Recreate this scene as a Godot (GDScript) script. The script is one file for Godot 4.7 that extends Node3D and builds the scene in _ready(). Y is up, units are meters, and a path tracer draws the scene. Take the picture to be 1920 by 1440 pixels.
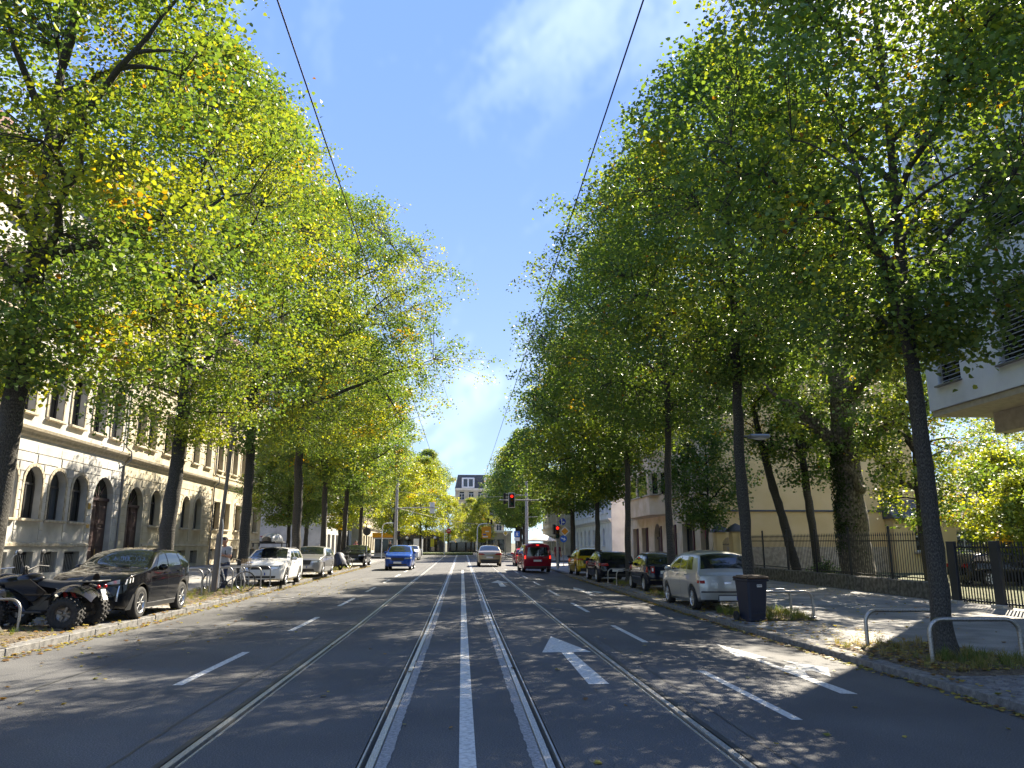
extends Node3D

# ---------------------------------------------------------------- mesh buffer
class MB:
	var v := PackedVector3Array()
	var n := PackedVector3Array()
	var c := PackedColorArray()
	var i := PackedInt32Array()
	var tint := Color.WHITE
	var colored := false
	func quad(a: Vector3, b: Vector3, p: Vector3, d: Vector3) -> void:
		var nn := (p - a).cross(d - b)
		if nn.length_squared() < 1e-16: return
		nn = nn.normalized()
		var k := v.size()
		v.append(a); v.append(b); v.append(p); v.append(d)
		for q in 4: n.append(nn)
		if colored:
			for q in 4: c.append(tint)
		i.append_array([k, k + 2, k + 1, k, k + 3, k + 2])
	func tri(a: Vector3, b: Vector3, p: Vector3) -> void:
		var nn := (b - a).cross(p - a)
		if nn.length_squared() < 1e-16: return
		nn = nn.normalized()
		var k := v.size()
		v.append(a); v.append(b); v.append(p)
		for q in 3: n.append(nn)
		if colored:
			for q in 3: c.append(tint)
		i.append_array([k, k + 2, k + 1])
	func box(at: Vector3, size: Vector3, bs := Basis()) -> void:
		var x := bs.x * size.x * .5
		var y := bs.y * size.y * .5
		var z := bs.z * size.z * .5
		quad(at - x - y + z, at + x - y + z, at + x + y + z, at - x + y + z)
		quad(at + x - y - z, at - x - y - z, at - x + y - z, at + x + y - z)
		quad(at + x - y + z, at + x - y - z, at + x + y - z, at + x + y + z)
		quad(at - x - y - z, at - x - y + z, at - x + y + z, at - x + y - z)
		quad(at - x + y + z, at + x + y + z, at + x + y - z, at - x + y - z)
		quad(at - x - y - z, at + x - y - z, at + x - y + z, at - x - y + z)
	func cbox(at: Vector3, size: Vector3, bev := .01, bs := Basis()) -> void:
		# a box with chamfered edges
		var h := size * .5
		var g := Vector3(h.x - bev, h.y - bev, h.z - bev)
		var f := func(p: Vector3) -> Vector3: return at + bs * p
		for s in [-1.0, 1.0]:
			var q := func(a, b, cc, d):
				if s > 0: quad(f.call(a), f.call(b), f.call(cc), f.call(d))
				else: quad(f.call(d), f.call(cc), f.call(b), f.call(a))
			q.call(Vector3(s * h.x, -g.y, g.z), Vector3(s * h.x, -g.y, -g.z), Vector3(s * h.x, g.y, -g.z), Vector3(s * h.x, g.y, g.z))
			q.call(Vector3(-g.x, s * h.y, g.z), Vector3(g.x, s * h.y, g.z), Vector3(g.x, s * h.y, -g.z), Vector3(-g.x, s * h.y, -g.z))
			q.call(Vector3(-g.x, -g.y, s * h.z), Vector3(g.x, -g.y, s * h.z), Vector3(g.x, g.y, s * h.z), Vector3(-g.x, g.y, s * h.z))
		for s in [-1.0, 1.0]:
			for t in [-1.0, 1.0]:
				var up: bool = s * t > 0
				var e := func(a, b, cc, d):
					if up: quad(f.call(a), f.call(b), f.call(cc), f.call(d))
					else: quad(f.call(d), f.call(cc), f.call(b), f.call(a))
				e.call(Vector3(s * h.x, t * g.y, g.z), Vector3(s * h.x, t * g.y, -g.z), Vector3(s * g.x, t * h.y, -g.z), Vector3(s * g.x, t * h.y, g.z))
				e.call(Vector3(g.x, s * h.y, t * g.z), Vector3(-g.x, s * h.y, t * g.z), Vector3(-g.x, s * g.y, t * h.z), Vector3(g.x, s * g.y, t * h.z)) if not up else e.call(Vector3(-g.x, s * h.y, t * g.z), Vector3(-g.x, s * g.y, t * h.z), Vector3(g.x, s * g.y, t * h.z), Vector3(g.x, s * h.y, t * g.z))
				e.call(Vector3(s * h.x, -g.y, t * g.z), Vector3(s * h.x, g.y, t * g.z), Vector3(s * g.x, g.y, t * h.z), Vector3(s * g.x, -g.y, t * h.z))
	func grid(rows: Array, flip := false, closed := false) -> void:
		# rows of equally many points, smooth normals
		var m: int = rows[0].size()
		var k := v.size()
		for r in rows.size():
			var ra: PackedVector3Array = rows[maxi(r - 1, 0)]
			var rb: PackedVector3Array = rows[mini(r + 1, rows.size() - 1)]
			var rc: PackedVector3Array = rows[r]
			for j in m:
				var ja := (j - 1 + m) % m if closed else maxi(j - 1, 0)
				var jb := (j + 1) % m if closed else mini(j + 1, m - 1)
				var nn := (rc[jb] - rc[ja]).cross(rb[j] - ra[j])
				if nn.length_squared() < 1e-16: nn = Vector3.UP
				nn = nn.normalized()
				v.append(rc[j]); n.append(-nn if flip else nn)
				if colored: c.append(tint)
		for r in rows.size() - 1:
			for j in (m if closed else m - 1):
				var a := k + r * m + j
				var b := k + r * m + (j + 1) % m
				var d := a + m
				var e := b + m
				if flip: i.append_array([a, b, e, a, e, d])
				else: i.append_array([a, e, b, a, d, e])
	func tube(p: PackedVector3Array, rad: PackedFloat32Array, sides := 8, caps := true) -> void:
		var rows := []
		var side := Vector3.ZERO
		for k in p.size():
			var t := (p[mini(k + 1, p.size() - 1)] - p[maxi(k - 1, 0)]).normalized()
			if side == Vector3.ZERO: side = t.cross(Vector3.RIGHT if absf(t.x) < .8 else Vector3.UP).normalized()
			side = (side - t * side.dot(t)).normalized()
			var up := t.cross(side)
			var row := PackedVector3Array()
			for j in sides:
				var a := TAU * j / sides
				row.append(p[k] + (side * cos(a) + up * sin(a)) * rad[mini(k, rad.size() - 1)])
			rows.append(row)
		grid(rows, false, true)
		if caps:
			var first: PackedVector3Array = rows[0]
			var last: PackedVector3Array = rows[-1]
			for j in range(1, sides - 1):
				tri(first[0], first[j + 1], first[j])
				tri(last[0], last[j], last[j + 1])
	func rod(a: Vector3, b: Vector3, r: float, sides := 8) -> void:
		tube(PackedVector3Array([a, b]), PackedFloat32Array([r]), sides)
	func lathe(pr: Array, sides: int, xf := Transform3D()) -> void:
		# profile of Vector2(radius, height), low to high, round the y axis
		var rows := []
		for q in pr:
			var row := PackedVector3Array()
			for j in sides:
				var a := TAU * j / sides
				row.append(xf * Vector3(cos(a) * q.x, q.y, -sin(a) * q.x))
			rows.append(row)
		grid(rows, false, true)
	func prism(poly: PackedVector2Array, z0: float, z1: float, xf := Transform3D()) -> void:
		if Geometry2D.is_polygon_clockwise(poly): poly.reverse()
		var t := Geometry2D.triangulate_polygon(poly)
		for k in range(0, t.size(), 3):
			var a := poly[t[k]]
			var b := poly[t[k + 1]]
			var d := poly[t[k + 2]]
			if (b - a).cross(d - a) < 0:
				var s := b
				b = d
				d = s
			tri(xf * Vector3(a.x, a.y, z1), xf * Vector3(b.x, b.y, z1), xf * Vector3(d.x, d.y, z1))
			tri(xf * Vector3(a.x, a.y, z0), xf * Vector3(d.x, d.y, z0), xf * Vector3(b.x, b.y, z0))
		for k in poly.size():
			var a := poly[k]
			var b := poly[(k + 1) % poly.size()]
			quad(xf * Vector3(a.x, a.y, z0), xf * Vector3(b.x, b.y, z0), xf * Vector3(b.x, b.y, z1), xf * Vector3(a.x, a.y, z1))
	func ball(at: Vector3, r: Vector3, rows_ := 8, sides := 12) -> void:
		var pr := []
		for k in rows_ + 1:
			var a := -PI / 2 + PI * k / rows_
			pr.append(Vector2(maxf(cos(a), .002), sin(a)))
		lathe(pr, sides, Transform3D(Basis.from_scale(r), at))
	func mesh(m: Material) -> ArrayMesh:
		var arr := []
		arr.resize(Mesh.ARRAY_MAX)
		arr[Mesh.ARRAY_VERTEX] = v
		arr[Mesh.ARRAY_NORMAL] = n
		if colored: arr[Mesh.ARRAY_COLOR] = c
		arr[Mesh.ARRAY_INDEX] = i
		var me := ArrayMesh.new()
		if v.size() == 0: return me
		me.add_surface_from_arrays(Mesh.PRIMITIVE_TRIANGLES, arr)
		me.surface_set_material(0, m)
		return me

var M := {}
var counts := {}
var rng := RandomNumberGenerator.new()

func numbered(s: String) -> String:
	counts[s] = counts.get(s, -1) + 1
	return s if counts[s] == 0 else "%s_%03d" % [s, counts[s]]

func tag(o: Node, label: String, category: String, group := "", kind := "") -> Node:
	if label: o.set_meta("label", label)
	if category: o.set_meta("category", category)
	if group: o.set_meta("group", group)
	if kind: o.set_meta("kind", kind)
	return o

func thing(called: String, label: String, category: String, at := Vector3.ZERO, turn := 0.0, group := "") -> Node3D:
	var o := Node3D.new()
	o.name = numbered(called)
	add_child(o)
	o.position = at
	o.rotation.y = turn
	tag(o, label, category, group)
	return o

func structure(called: String, at := Vector3.ZERO) -> Node3D:
	var o := Node3D.new()
	o.name = numbered(called)
	add_child(o)
	o.position = at
	o.set_meta("kind", "structure")
	return o

func part(called: String, b, m: Material, parent: Node, kind := "") -> MeshInstance3D:
	var o := MeshInstance3D.new()
	o.mesh = b.mesh(m) if b is MB else b
	if parent == self:
		o.name = numbered(called)
		add_child(o)
	else:
		o.name = called
		parent.add_child(o, true)
	if not b is MB: o.material_override = m
	if kind: o.set_meta("kind", kind)
	return o

func dup(o: Node3D, at: Vector3, turn := 0.0, label := "", group := "") -> Node3D:
	var base := str(o.name)
	if base.length() > 4 and base[-4] == "_" and base.right(3).is_valid_int(): base = base.left(-4)
	var r: Node3D = o.duplicate()
	r.name = numbered(base)
	add_child(r)
	r.position = at
	r.rotation.y = turn
	if label: r.set_meta("label", label)
	if group: r.set_meta("group", group)
	return r

# ---------------------------------------------------------------- ground: level near, then a very gentle rise
func gy(d: float) -> float:
	return maxf(0.0, d - 18.0) * .0076

# the carriageway falls away towards the right kerb
func camber(x: float) -> float:
	return -.18 * clampf((x - 2.305) / 4.295, 0, 1)

func P(x: float, d: float, h := 0.0) -> Vector3:
	return Vector3(x, gy(d) + camber(x) + h, -d)

# ---------------------------------------------------------------- materials
func lin(r: float, g: float, b: float) -> Color:
	return Color(r, g, b).linear_to_srgb()

func mat(r: float, g: float, b: float, rough := .8, metal := 0.0) -> StandardMaterial3D:
	var m := StandardMaterial3D.new()
	m.albedo_color = lin(r, g, b)
	m.roughness = rough
	m.metallic = metal
	return m

func noise_tex(sd: int, freq: float, cols: Array, octaves := 4, normal := false, strength := 4.0, size := 512, kind := FastNoiseLite.TYPE_SIMPLEX_SMOOTH) -> NoiseTexture2D:
	var f := FastNoiseLite.new()
	f.seed = sd
	f.noise_type = kind
	f.frequency = freq
	f.fractal_octaves = octaves
	f.fractal_type = FastNoiseLite.FRACTAL_FBM if octaves > 1 else FastNoiseLite.FRACTAL_NONE
	var t := NoiseTexture2D.new()
	t.width = size
	t.height = size
	t.seamless = true
	t.noise = f
	if normal:
		t.as_normal_map = true
		t.bump_strength = strength
	elif cols.size():
		var g := Gradient.new()
		var offs := PackedFloat32Array()
		var cc := PackedColorArray()
		for q in cols:
			offs.append(q[0])
			cc.append(lin(q[1], q[2], q[3]) if q.size() > 4 else lin(q[1], q[2], q[3]))
		g.offsets = offs
		g.colors = cc
		t.color_ramp = g
	return t

func rough_mat(sd: int, cols: Array, freq: float, scale: Vector3, rough := .9, bump := 0.0, bump_freq := .08, world := true, grain := .0) -> StandardMaterial3D:
	var m := StandardMaterial3D.new()
	m.albedo_texture = noise_tex(sd, freq, cols, 5)
	m.roughness = rough
	m.uv1_triplanar = true
	m.uv1_world_triplanar = world
	m.uv1_scale = scale
	if bump > 0:
		m.normal_enabled = true
		m.normal_texture = noise_tex(sd + 7, bump_freq, [], 4, true, bump)
	if grain > 0:
		m.detail_enabled = true
		m.detail_blend_mode = BaseMaterial3D.BLEND_MODE_MUL
		m.detail_albedo = grain_tex(grain)
		m.detail_uv_layer = BaseMaterial3D.DETAIL_UV_2
		m.uv2_triplanar = true
		m.uv2_world_triplanar = world
		m.uv2_scale = Vector3.ONE * .45
	return m

var grains := {}
func grain_tex(g: float) -> NoiseTexture2D:
	if not grains.has(g):
		grains[g] = noise_tex(77, .13, [[0.0, 1 - g, 1 - g, 1 - g], [.5, 1 - g * .35, 1 - g * .35, 1 - g * .35], [1.0, 1, 1, 1]], 3)
	return grains[g]

func make_materials() -> void:
	M.asphalt = aggregate(3, [[.15, .04, .041, .043], [.4, .083, .084, .086], [.6, .1, .1, .101], [.85, .2, .197, .19]], .72)
	M.asphalt_dark = aggregate(4, [[.15, .034, .036, .039], [.4, .07, .072, .077], [.6, .083, .085, .089], [.85, .16, .16, .158]], .72)
	M.asphalt_patch = aggregate(43, [[.15, .028, .029, .031], [.4, .055, .056, .059], [.6, .066, .067, .07], [.85, .13, .13, .128]], .72)
	M.paint = rough_mat(5, [[.2, .42, .42, .4], [.45, .6, .6, .57], [.8, .7, .7, .67]], .03, Vector3.ONE * .9, .7, 3.0, .2, true, .3)
	M.kerb = rough_mat(6, [[.2, .13, .127, .122], [.5, .19, .186, .178], [.8, .26, .25, .235]], .02, Vector3.ONE * .6, .85, 4.0, .2, true, .4)
	M.pave = rough_mat(8, [[.2, .2, .195, .19], [.5, .27, .265, .255], [.8, .34, .33, .315]], .012, Vector3.ONE * .12, .88, 0.0, .2, true, .45)
	M.sett = rough_mat(9, [[.2, .11, .108, .11], [.5, .17, .167, .165], [.8, .25, .245, .235]], .012, Vector3.ONE * .5, .75, 4.0, .15, true, .35)
	M.soil = rough_mat(10, [[.2, .07, .052, .033], [.5, .13, .1, .065], [.8, .24, .19, .12]], .03, Vector3.ONE * .5, 1.0, 8.0, .12, true, .4)
	M.ground = rough_mat(11, [[.2, .07, .06, .04], [.5, .1, .1, .05], [.8, .14, .13, .08]], .01, Vector3.ONE * .05, 1.0, 0.0, .1, true, .3)
	M.rail = rough_mat(19, [[.2, .3, .3, .295], [.5, .42, .415, .4], [.8, .52, .52, .5]], .05, Vector3(3, 3, .4), .48, 0.0)
	M.rail.metallic = .7
	M.rail_dark = mat(.012, .012, .011, .9)
	M.sealing = rough_mat(12, [[.2, .2, .2, .205], [.5, .29, .29, .29], [.8, .38, .38, .37]], .05, Vector3.ONE * .8, .8, 3.0, .2, true, .3)
	M.sealing_dark = mat(.03, .032, .034, .6)
	M.bark = rough_mat(14, [[.25, .022, .02, .018], [.5, .052, .048, .041], [.66, .082, .077, .066], [.86, .17, .163, .14]], .035, Vector3(3.2, 1.0, 3.2), .95, 12.0, .03, true, .3)
	M.bark_pale = rough_mat(15, [[.3, .06, .052, .04], [.5, .12, .105, .078], [.75, .26, .235, .18]], .02, Vector3(1, .5, 1), .9, 6.0, .05, true, .25)
	M.leaf = leaf_mat(Color(1, .98, .5))
	M.steel = rough_mat(16, [[.2, .3, .29, .27], [.5, .42, .41, .39], [.8, .5, .49, .47]], .03, Vector3.ONE * 2.0, .42, 0.0, .1, false, .25)
	M.steel.metallic = .85
	M.pole_grey = mat(.2, .2, .2, .5, .4)
	M.concrete = rough_mat(17, [[.2, .34, .33, .31], [.5, .42, .41, .39], [.8, .5, .49, .46]], .02, Vector3.ONE * .5, .85, 2.0, .2, true, .25)
	M.iron = mat(.03, .031, .034, .55, .3)
	M.anthracite = mat(.03, .035, .045, .5, .2)
	M.black = mat(.012, .012, .014, .5)
	M.rubber = rough_mat(18, [[.2, .012, .012, .012], [.8, .03, .03, .03]], .03, Vector3.ONE, .85, 0.0, .1, false)
	M.plastic = mat(.025, .026, .028, .6)
	M.glass = mat(.01, .013, .014, .03)
	M.glass.metallic_specular = .7
	M.white = mat(.75, .75, .74, .5)
	M.chrome = mat(.75, .75, .76, .12, 1.0)
	M.wire = mat(.02, .02, .022, .6, .3)

func aggregate(sd: int, cols: Array, share: float) -> StandardMaterial3D:
	# asphalt: a fine speckle of stones, and broad uneven patches multiplied over it
	var m := StandardMaterial3D.new()
	m.albedo_texture = noise_tex(sd, .17, cols, 3, false, 4.0, 1024)
	m.roughness = .84
	m.uv1_triplanar = true
	m.uv1_world_triplanar = true
	m.uv1_scale = Vector3.ONE * .31
	m.normal_enabled = true
	m.normal_scale = .5
	m.normal_texture = noise_tex(sd + 9, .17, [], 3, true, 5.0, 1024)
	m.detail_enabled = true
	m.detail_blend_mode = BaseMaterial3D.BLEND_MODE_MUL
	m.detail_albedo = noise_tex(sd + 20, .012, [[.2, share, share, share + .01], [.5, .88, .88, .88], [.8, 1.08, 1.07, 1.05]], 6)
	m.detail_uv_layer = BaseMaterial3D.DETAIL_UV_2
	m.uv2_triplanar = true
	m.uv2_world_triplanar = true
	m.uv2_scale = Vector3.ONE * .055
	return m

func leaf_mat(back: Color) -> StandardMaterial3D:
	var m := StandardMaterial3D.new()
	m.vertex_color_use_as_albedo = true
	m.roughness = .48
	m.metallic_specular = .38
	m.backlight_enabled = true
	m.backlight = back
	return m

# ---------------------------------------------------------------- camera, sky, sun
func make_camera_and_light() -> void:
	var cam := Camera3D.new()
	cam.name = "camera"
	add_child(cam)
	cam.fov = 53.13
	cam.near = .1
	cam.far = 4000
	cam.position = Vector3(0, 1.65, 0)
	cam.rotation = Vector3(deg_to_rad(12.073), deg_to_rad(-3.652), 0)
	var we := WorldEnvironment.new()
	we.name = "environment"
	var e := Environment.new()
	e.background_mode = Environment.BG_SKY
	e.tonemap_mode = Environment.TONE_MAPPER_LINEAR
	e.tonemap_exposure = 4.5
	e.sdfgi_enabled = true
	e.ssao_enabled = true
	e.ssil_enabled = true
	var s := ProceduralSkyMaterial.new()
	s.sky_top_color = lin(.058, .104, .25)
	s.sky_horizon_color = lin(.18, .24, .262)
	s.sky_curve = .16
	s.ground_bottom_color = lin(.07, .07, .065)
	s.ground_horizon_color = lin(.18, .2, .205)
	s.sun_angle_max = 38.0
	s.sun_curve = .12
	s.sky_cover = cirrus()
	s.sky_cover_modulate = Color(1, 1, 1, .2)
	e.sky = Sky.new()
	e.sky.sky_material = s
	e.sky_rotation = Vector3(0, 0.9, 0)
	e.background_energy_multiplier = 1.1
	we.environment = e
	add_child(we)
	var sun := DirectionalLight3D.new()
	sun.name = "sun"
	sun.light_energy = 1.4
	sun.light_color = Color(1, .95, .86)
	sun.light_angular_distance = .5
	sun.shadow_enabled = true
	add_child(sun)
	# the sun stands ahead to the right, 41 degrees high
	var az := deg_to_rad(38)
	var el := deg_to_rad(41)
	var to_sun := Vector3(sin(az) * cos(el), sin(el), -cos(az) * cos(el))
	sun.look_at_from_position(to_sun * 10, Vector3.ZERO)

func cirrus() -> ImageTexture:
	var w := 1024
	var h := 512
	var a := FastNoiseLite.new()
	a.seed = 41
	a.frequency = 1.1
	a.fractal_octaves = 5
	a.domain_warp_enabled = true
	a.domain_warp_amplitude = .5
	a.domain_warp_frequency = 1.4
	var b := FastNoiseLite.new()
	b.seed = 12
	b.frequency = .9
	b.fractal_octaves = 2
	var data := PackedByteArray()
	data.resize(w * h * 4)
	data.fill(255)
	for y in h:
		var up := (0.5 - (y + .5) / h) * PI
		for x in w:
			var k := (y * w + x) * 4 + 3
			if up < -.02:
				data[k] = 0
				continue
			var t := (x + .5) / w * TAU
			var p := Vector3(cos(up) * cos(t), sin(up), cos(up) * sin(t))
			p = p / (p.y + .25)
			# streaks: stretched along one direction of the cloud layer
			var q := Vector3(p.x * .8 + p.z * .5, 0, (p.z * .8 - p.x * .5) * 2.6)
			var f := a.get_noise_3d(q.x, 0, q.z) * .5 + .5
			var g := clampf(b.get_noise_3d(p.x, 3.0, p.z) * 1.6 + .42, 0, 1)
			var o := clampf((f - .46) * 2.4, 0, 1) * g
			data[k] = int(255 * clampf(o * .75, 0, .8))
	return ImageTexture.create_from_image(Image.create_from_data(w, h, false, Image.FORMAT_RGBA8, data))

# ---------------------------------------------------------------- trees
func bend(a: Vector3, m: Vector3, b: Vector3, steps: int) -> PackedVector3Array:
	var p := PackedVector3Array()
	for k in steps + 1:
		var t := float(k) / steps
		p.append(a * (1 - t) * (1 - t) + m * 2 * t * (1 - t) + b * t * t)
	return p

func tapered(r0: float, r1: float, steps: int) -> PackedFloat32Array:
	var p := PackedFloat32Array()
	for k in steps + 1: p.append(lerpf(r0, r1, float(k) / steps))
	return p

var lv: PackedVector3Array
var ln: PackedVector3Array
var lc: PackedColorArray
var li: PackedInt32Array

# s: seed, h: height, fork: height of the first limbs, low: lowest leaves, r: crown radius, trunk: radius of the trunk,
# leaves, size, lean: where the top stands from the base, off: where the crown's middle stands from the axis, yellow: share of turned leaves
func make_tree(o: Node3D, q: Dictionary) -> void:
	var g := RandomNumberGenerator.new()
	g.seed = q.s
	var nz := FastNoiseLite.new()
	nz.seed = q.s
	nz.frequency = 1.0
	nz.fractal_octaves = 2
	var h: float = q.h
	var fork: float = q.fork
	var low: float = q.low
	var R: float = q.r
	var lean: Vector3 = q.get("lean", Vector3.ZERO)
	var off: Vector3 = q.get("off", Vector3.ZERO)
	var tr: float = q.trunk
	var axis := func(y: float) -> Vector3:
		var t: float = y / h
		return Vector3(lean.x * t + sin(y * .55 + q.s) * .12 * minf(1, t * 2), y, lean.z * t + cos(y * .48 + q.s * 2.0) * .12 * minf(1, t * 2))
	# trunk with a flare at the root
	var tb := MB.new()
	var pts := PackedVector3Array()
	var rad := PackedFloat32Array()
	var yy := -.05
	while yy < h * .9:
		pts.append(axis.call(yy) + Vector3(g.randf_range(-1, 1), 0, g.randf_range(-1, 1)) * tr * .1)
		var rr := tr * (1 + .55 * exp(-maxf(yy, 0.0) * 4.5))
		if yy > fork: rr = tr * .8 * pow(maxf(.02, 1 - (yy - fork) / (h * .92 - fork)), .9)
		elif yy > .3: rr = tr * (1.0 - .2 * yy / fork) * (1 + g.randf_range(-.06, .08))
		rad.append(maxf(rr, .012))
		yy += .18 if yy < .6 else (.35 if yy < fork else .7)
	var ring := []
	for k in pts.size():
		var row := PackedVector3Array()
		for j in 16:
			var a := TAU * j / 16.0
			var y := pts[k].y
			var foot := exp(-maxf(y, 0.0) * 3.2)
			var rr := rad[k] * (1 + .1 * nz.get_noise_3d(cos(a) * 1.2, y * .9, sin(a) * 1.2) + .07 * nz.get_noise_3d(cos(a) * 4, y * 2.5, sin(a) * 4) + foot * .35 * maxf(0, sin(a * 5 + q.s)))
			row.append(pts[k] + Vector3(cos(a), 0, -sin(a)) * rr)
		ring.append(row)
	tb.grid(ring, false, true)
	part("trunk", tb, q.get("bark", M.bark), o)
	# envelope
	var prof := func(t: float) -> float:
		return pow(sin(PI * clampf(pow(t, .85) * .93 + .05, 0, 1)), .75)
	var env := func(dir: float, t: float) -> float:
		var k := nz.get_noise_3d(cos(dir) * 1.3, t * 3.2, sin(dir) * 1.3)
		return R * prof.call(t) * (.86 + .55 * k)
	var nodes := PackedVector3Array()
	var nrad := PackedFloat32Array()
	# main limbs
	var nl: int = q.get("limbs", 8)
	for k in nl:
		var t := float(k) / nl
		var y0: float = lerpf(fork, h * .72, pow(t, 1.15)) + g.randf_range(0, .4)
		var dir: float = k * 2.4 + g.randf_range(-.4, .4) + q.s
		var ty := clampf((y0 - low) / (h - low) + g.randf_range(.16, .3), .12, .93)
		var reach: float = env.call(dir, ty) * g.randf_range(.62, .8)
		var a: Vector3 = axis.call(y0)
		var e: Vector3 = Vector3(cos(dir) * reach, low + ty * (h - low), sin(dir) * reach) + off * prof.call(ty) + Vector3(lean.x, 0, lean.z) * ty
		var mid := a.lerp(e, .5) + Vector3(0, g.randf_range(-.1, .5), 0)
		var lb := MB.new()
		var p := bend(a, mid, e, 9)
		for j in range(1, 9): p[j] += Vector3(g.randf_range(-1, 1), g.randf_range(-1, 1), g.randf_range(-1, 1)) * .07 * (1 + j * .12)
		var r0: float = tr * lerpf(.6, .32, t)
		lb.tube(p, tapered(r0, .018, 9), 7)
		part("limb", lb, q.get("bark", M.bark), o)
		for j in range(2, 10):
			nodes.append(p[j])
			nrad.append(lerpf(r0, .018, j / 9.0))
	for j in range(int(fork * 2.0), int(h * 1.75)):
		nodes.append(axis.call(j * .5))
		nrad.append(.05)
	# boughs, then twigs that carry the leaves
	var bb := MB.new()
	var nb: int = q.get("boughs", 34)
	for k in nb:
		var t := g.randf_range(.08, .9)
		var dir: float = g.randf() * TAU
		var reach: float = env.call(dir, t) * g.randf_range(.55, .85)
		var e: Vector3 = Vector3(cos(dir) * reach, low + t * (h - low), sin(dir) * reach) + off * prof.call(t) + Vector3(lean.x, 0, lean.z) * t
		var best := 0
		var bd := 1e9
		for j in nodes.size():
			var dd := nodes[j].distance_squared_to(e) + maxf(0, nodes[j].y - e.y + .3) * 3.0
			if dd < bd:
				bd = dd
				best = j
		var a: Vector3 = nodes[best]
		var mid := a.lerp(e, .5) + Vector3(0, g.randf_range(0, .35), 0)
		var p := bend(a, mid, e, 5)
		bb.tube(p, tapered(minf(tr * .3, nrad[best]), .013, 5), 5, false)
		for j in range(2, 6):
			nodes.append(p[j])
			nrad.append(.014)
	var anchors: int = q.get("anchors", 620)
	var per: int = int(q.leaves / anchors)
	var size: float = q.size
	var yellow: float = q.get("yellow", .2)
	var void_at: float = q.get("voids", -.11)
	lv = PackedVector3Array()
	ln = PackedVector3Array()
	lc = PackedColorArray()
	li = PackedInt32Array()
	var rich: bool = q.get("rich", false)
	var done := 0
	var tries := 0
	while done < anchors and tries < anchors * 6:
		tries += 1
		var t := pow(g.randf(), .9)
		var dir: float = g.randf() * TAU
		var reach: float = env.call(dir, t) * pow(g.randf_range(.08, 1.0), .5)
		var e: Vector3 = Vector3(cos(dir) * reach, low + t * (h - low), sin(dir) * reach) + off * prof.call(t) + Vector3(lean.x, 0, lean.z) * t
		if nz.get_noise_3d(e.x * .62, e.y * .75, e.z * .62) < void_at: continue
		if q.has("cull") and q.cull.call(e): continue
		done += 1
		var best := 0
		var bd := 1e9
		for j in nodes.size():
			var dd := nodes[j].distance_squared_to(e)
			if dd < bd:
				bd = dd
				best = j
		var a: Vector3 = nodes[best]
		var out: Vector3 = e - a
		if out.length() > .25:
			bb.tube(PackedVector3Array([a, a.lerp(e, .55) + Vector3(0, .08, 0), e]), PackedFloat32Array([.012, .009, .005]), 3, false)
		out.y = 0
		out = out.normalized() if out.length() > .05 else Vector3(cos(dir), 0, sin(dir))
		var side: Vector3 = Vector3(-out.z, 0, out.x)
		var turned := clampf(nz.get_noise_3d(e.x * .35 + 40, e.y * .35, e.z * .35) * 1.5 + yellow * 1.9 - .38, 0, 1)
		var rich_yellow := g.randf() < yellow * .07
		var dens := g.randf_range(.75, 1.25)
		for j in int(per * dens):
			var u := g.randf_range(-1, 1)
			var w := g.randfn(0, .5)
			var pos: Vector3 = e + out * (u * q.get("spray", .62)) + side * w * q.get("spray", .62) * .8 + Vector3(0, g.randfn(0, .16) - .18 * u * u, 0)
			var up := Vector3(g.randfn(0, .55), 1.0, g.randfn(0, .55)).normalized()
			if g.randf() < .3: up = Vector3(g.randfn(0, 1), g.randfn(0, .6), g.randfn(0, 1)).normalized()
			var tip: Vector3 = (out * g.randf_range(-.2, 1) + side * g.randf_range(-1, 1) + Vector3(0, g.randf_range(-.9, .1), 0))
			tip = (tip - up * tip.dot(up)).normalized()
			var wd: Vector3 = up.cross(tip)
			var L := size * g.randf_range(.7, 1.2)
			var W := L * .46
			var gr := g.randf()
			var col := Color(.095, .175, .075).lerp(Color(.21, .31, .1), gr)
			if turned > 0: col = col.lerp(Color(.38, .46, .06).lerp(Color(.6, .56, .07), g.randf()), clampf(turned * .85 + g.randfn(0, .14), 0, 1))
			if rich_yellow: col = Color(.62, .47, .05).lerp(Color(.6, .28, .035), g.randf() * .7)
			if g.randf() < .005: col = Color(.3, .14, .03)
			var k := lv.size()
			if rich:
				# a heart-shaped leaf, folded a little along its midrib
				lv.append(pos)
				lv.append(pos + tip * L * .22 + wd * W + up * W * .25)
				lv.append(pos + tip * L * .62 + wd * W * .78 + up * W * .2)
				lv.append(pos + tip * L - up * L * .1)
				lv.append(pos + tip * L * .62 - wd * W * .78 + up * W * .2)
				lv.append(pos + tip * L * .22 - wd * W + up * W * .25)
				for z in 6:
					ln.append(up)
					lc.append(col)
				li.append_array([k, k + 1, k + 2, k, k + 2, k + 3, k, k + 3, k + 4, k, k + 4, k + 5])
			else:
				lv.append(pos)
				lv.append(pos + tip * L * .42 + wd * W + up * W * .22)
				lv.append(pos + tip * L - up * L * .08)
				lv.append(pos + tip * L * .42 - wd * W + up * W * .22)
				for z in 4:
					ln.append(up)
					lc.append(col)
				li.append_array([k, k + 1, k + 2, k, k + 2, k + 3])
	part("twigs", bb, q.get("bark", M.bark), o, "stuff")
	var cb := MB.new()
	cb.colored = true
	cb.v = lv
	cb.n = ln
	cb.c = lc
	cb.i = li
	part("crown", cb, M.leaf, o)

func tree_at(x: float, d: float, label: String, q: Dictionary, group := "", called := "linden_tree", base := .1) -> Node3D:
	var o := thing(called, label, "tree", P(x, d, base), 0.0, group)
	make_tree(o, q)
	return o

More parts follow.
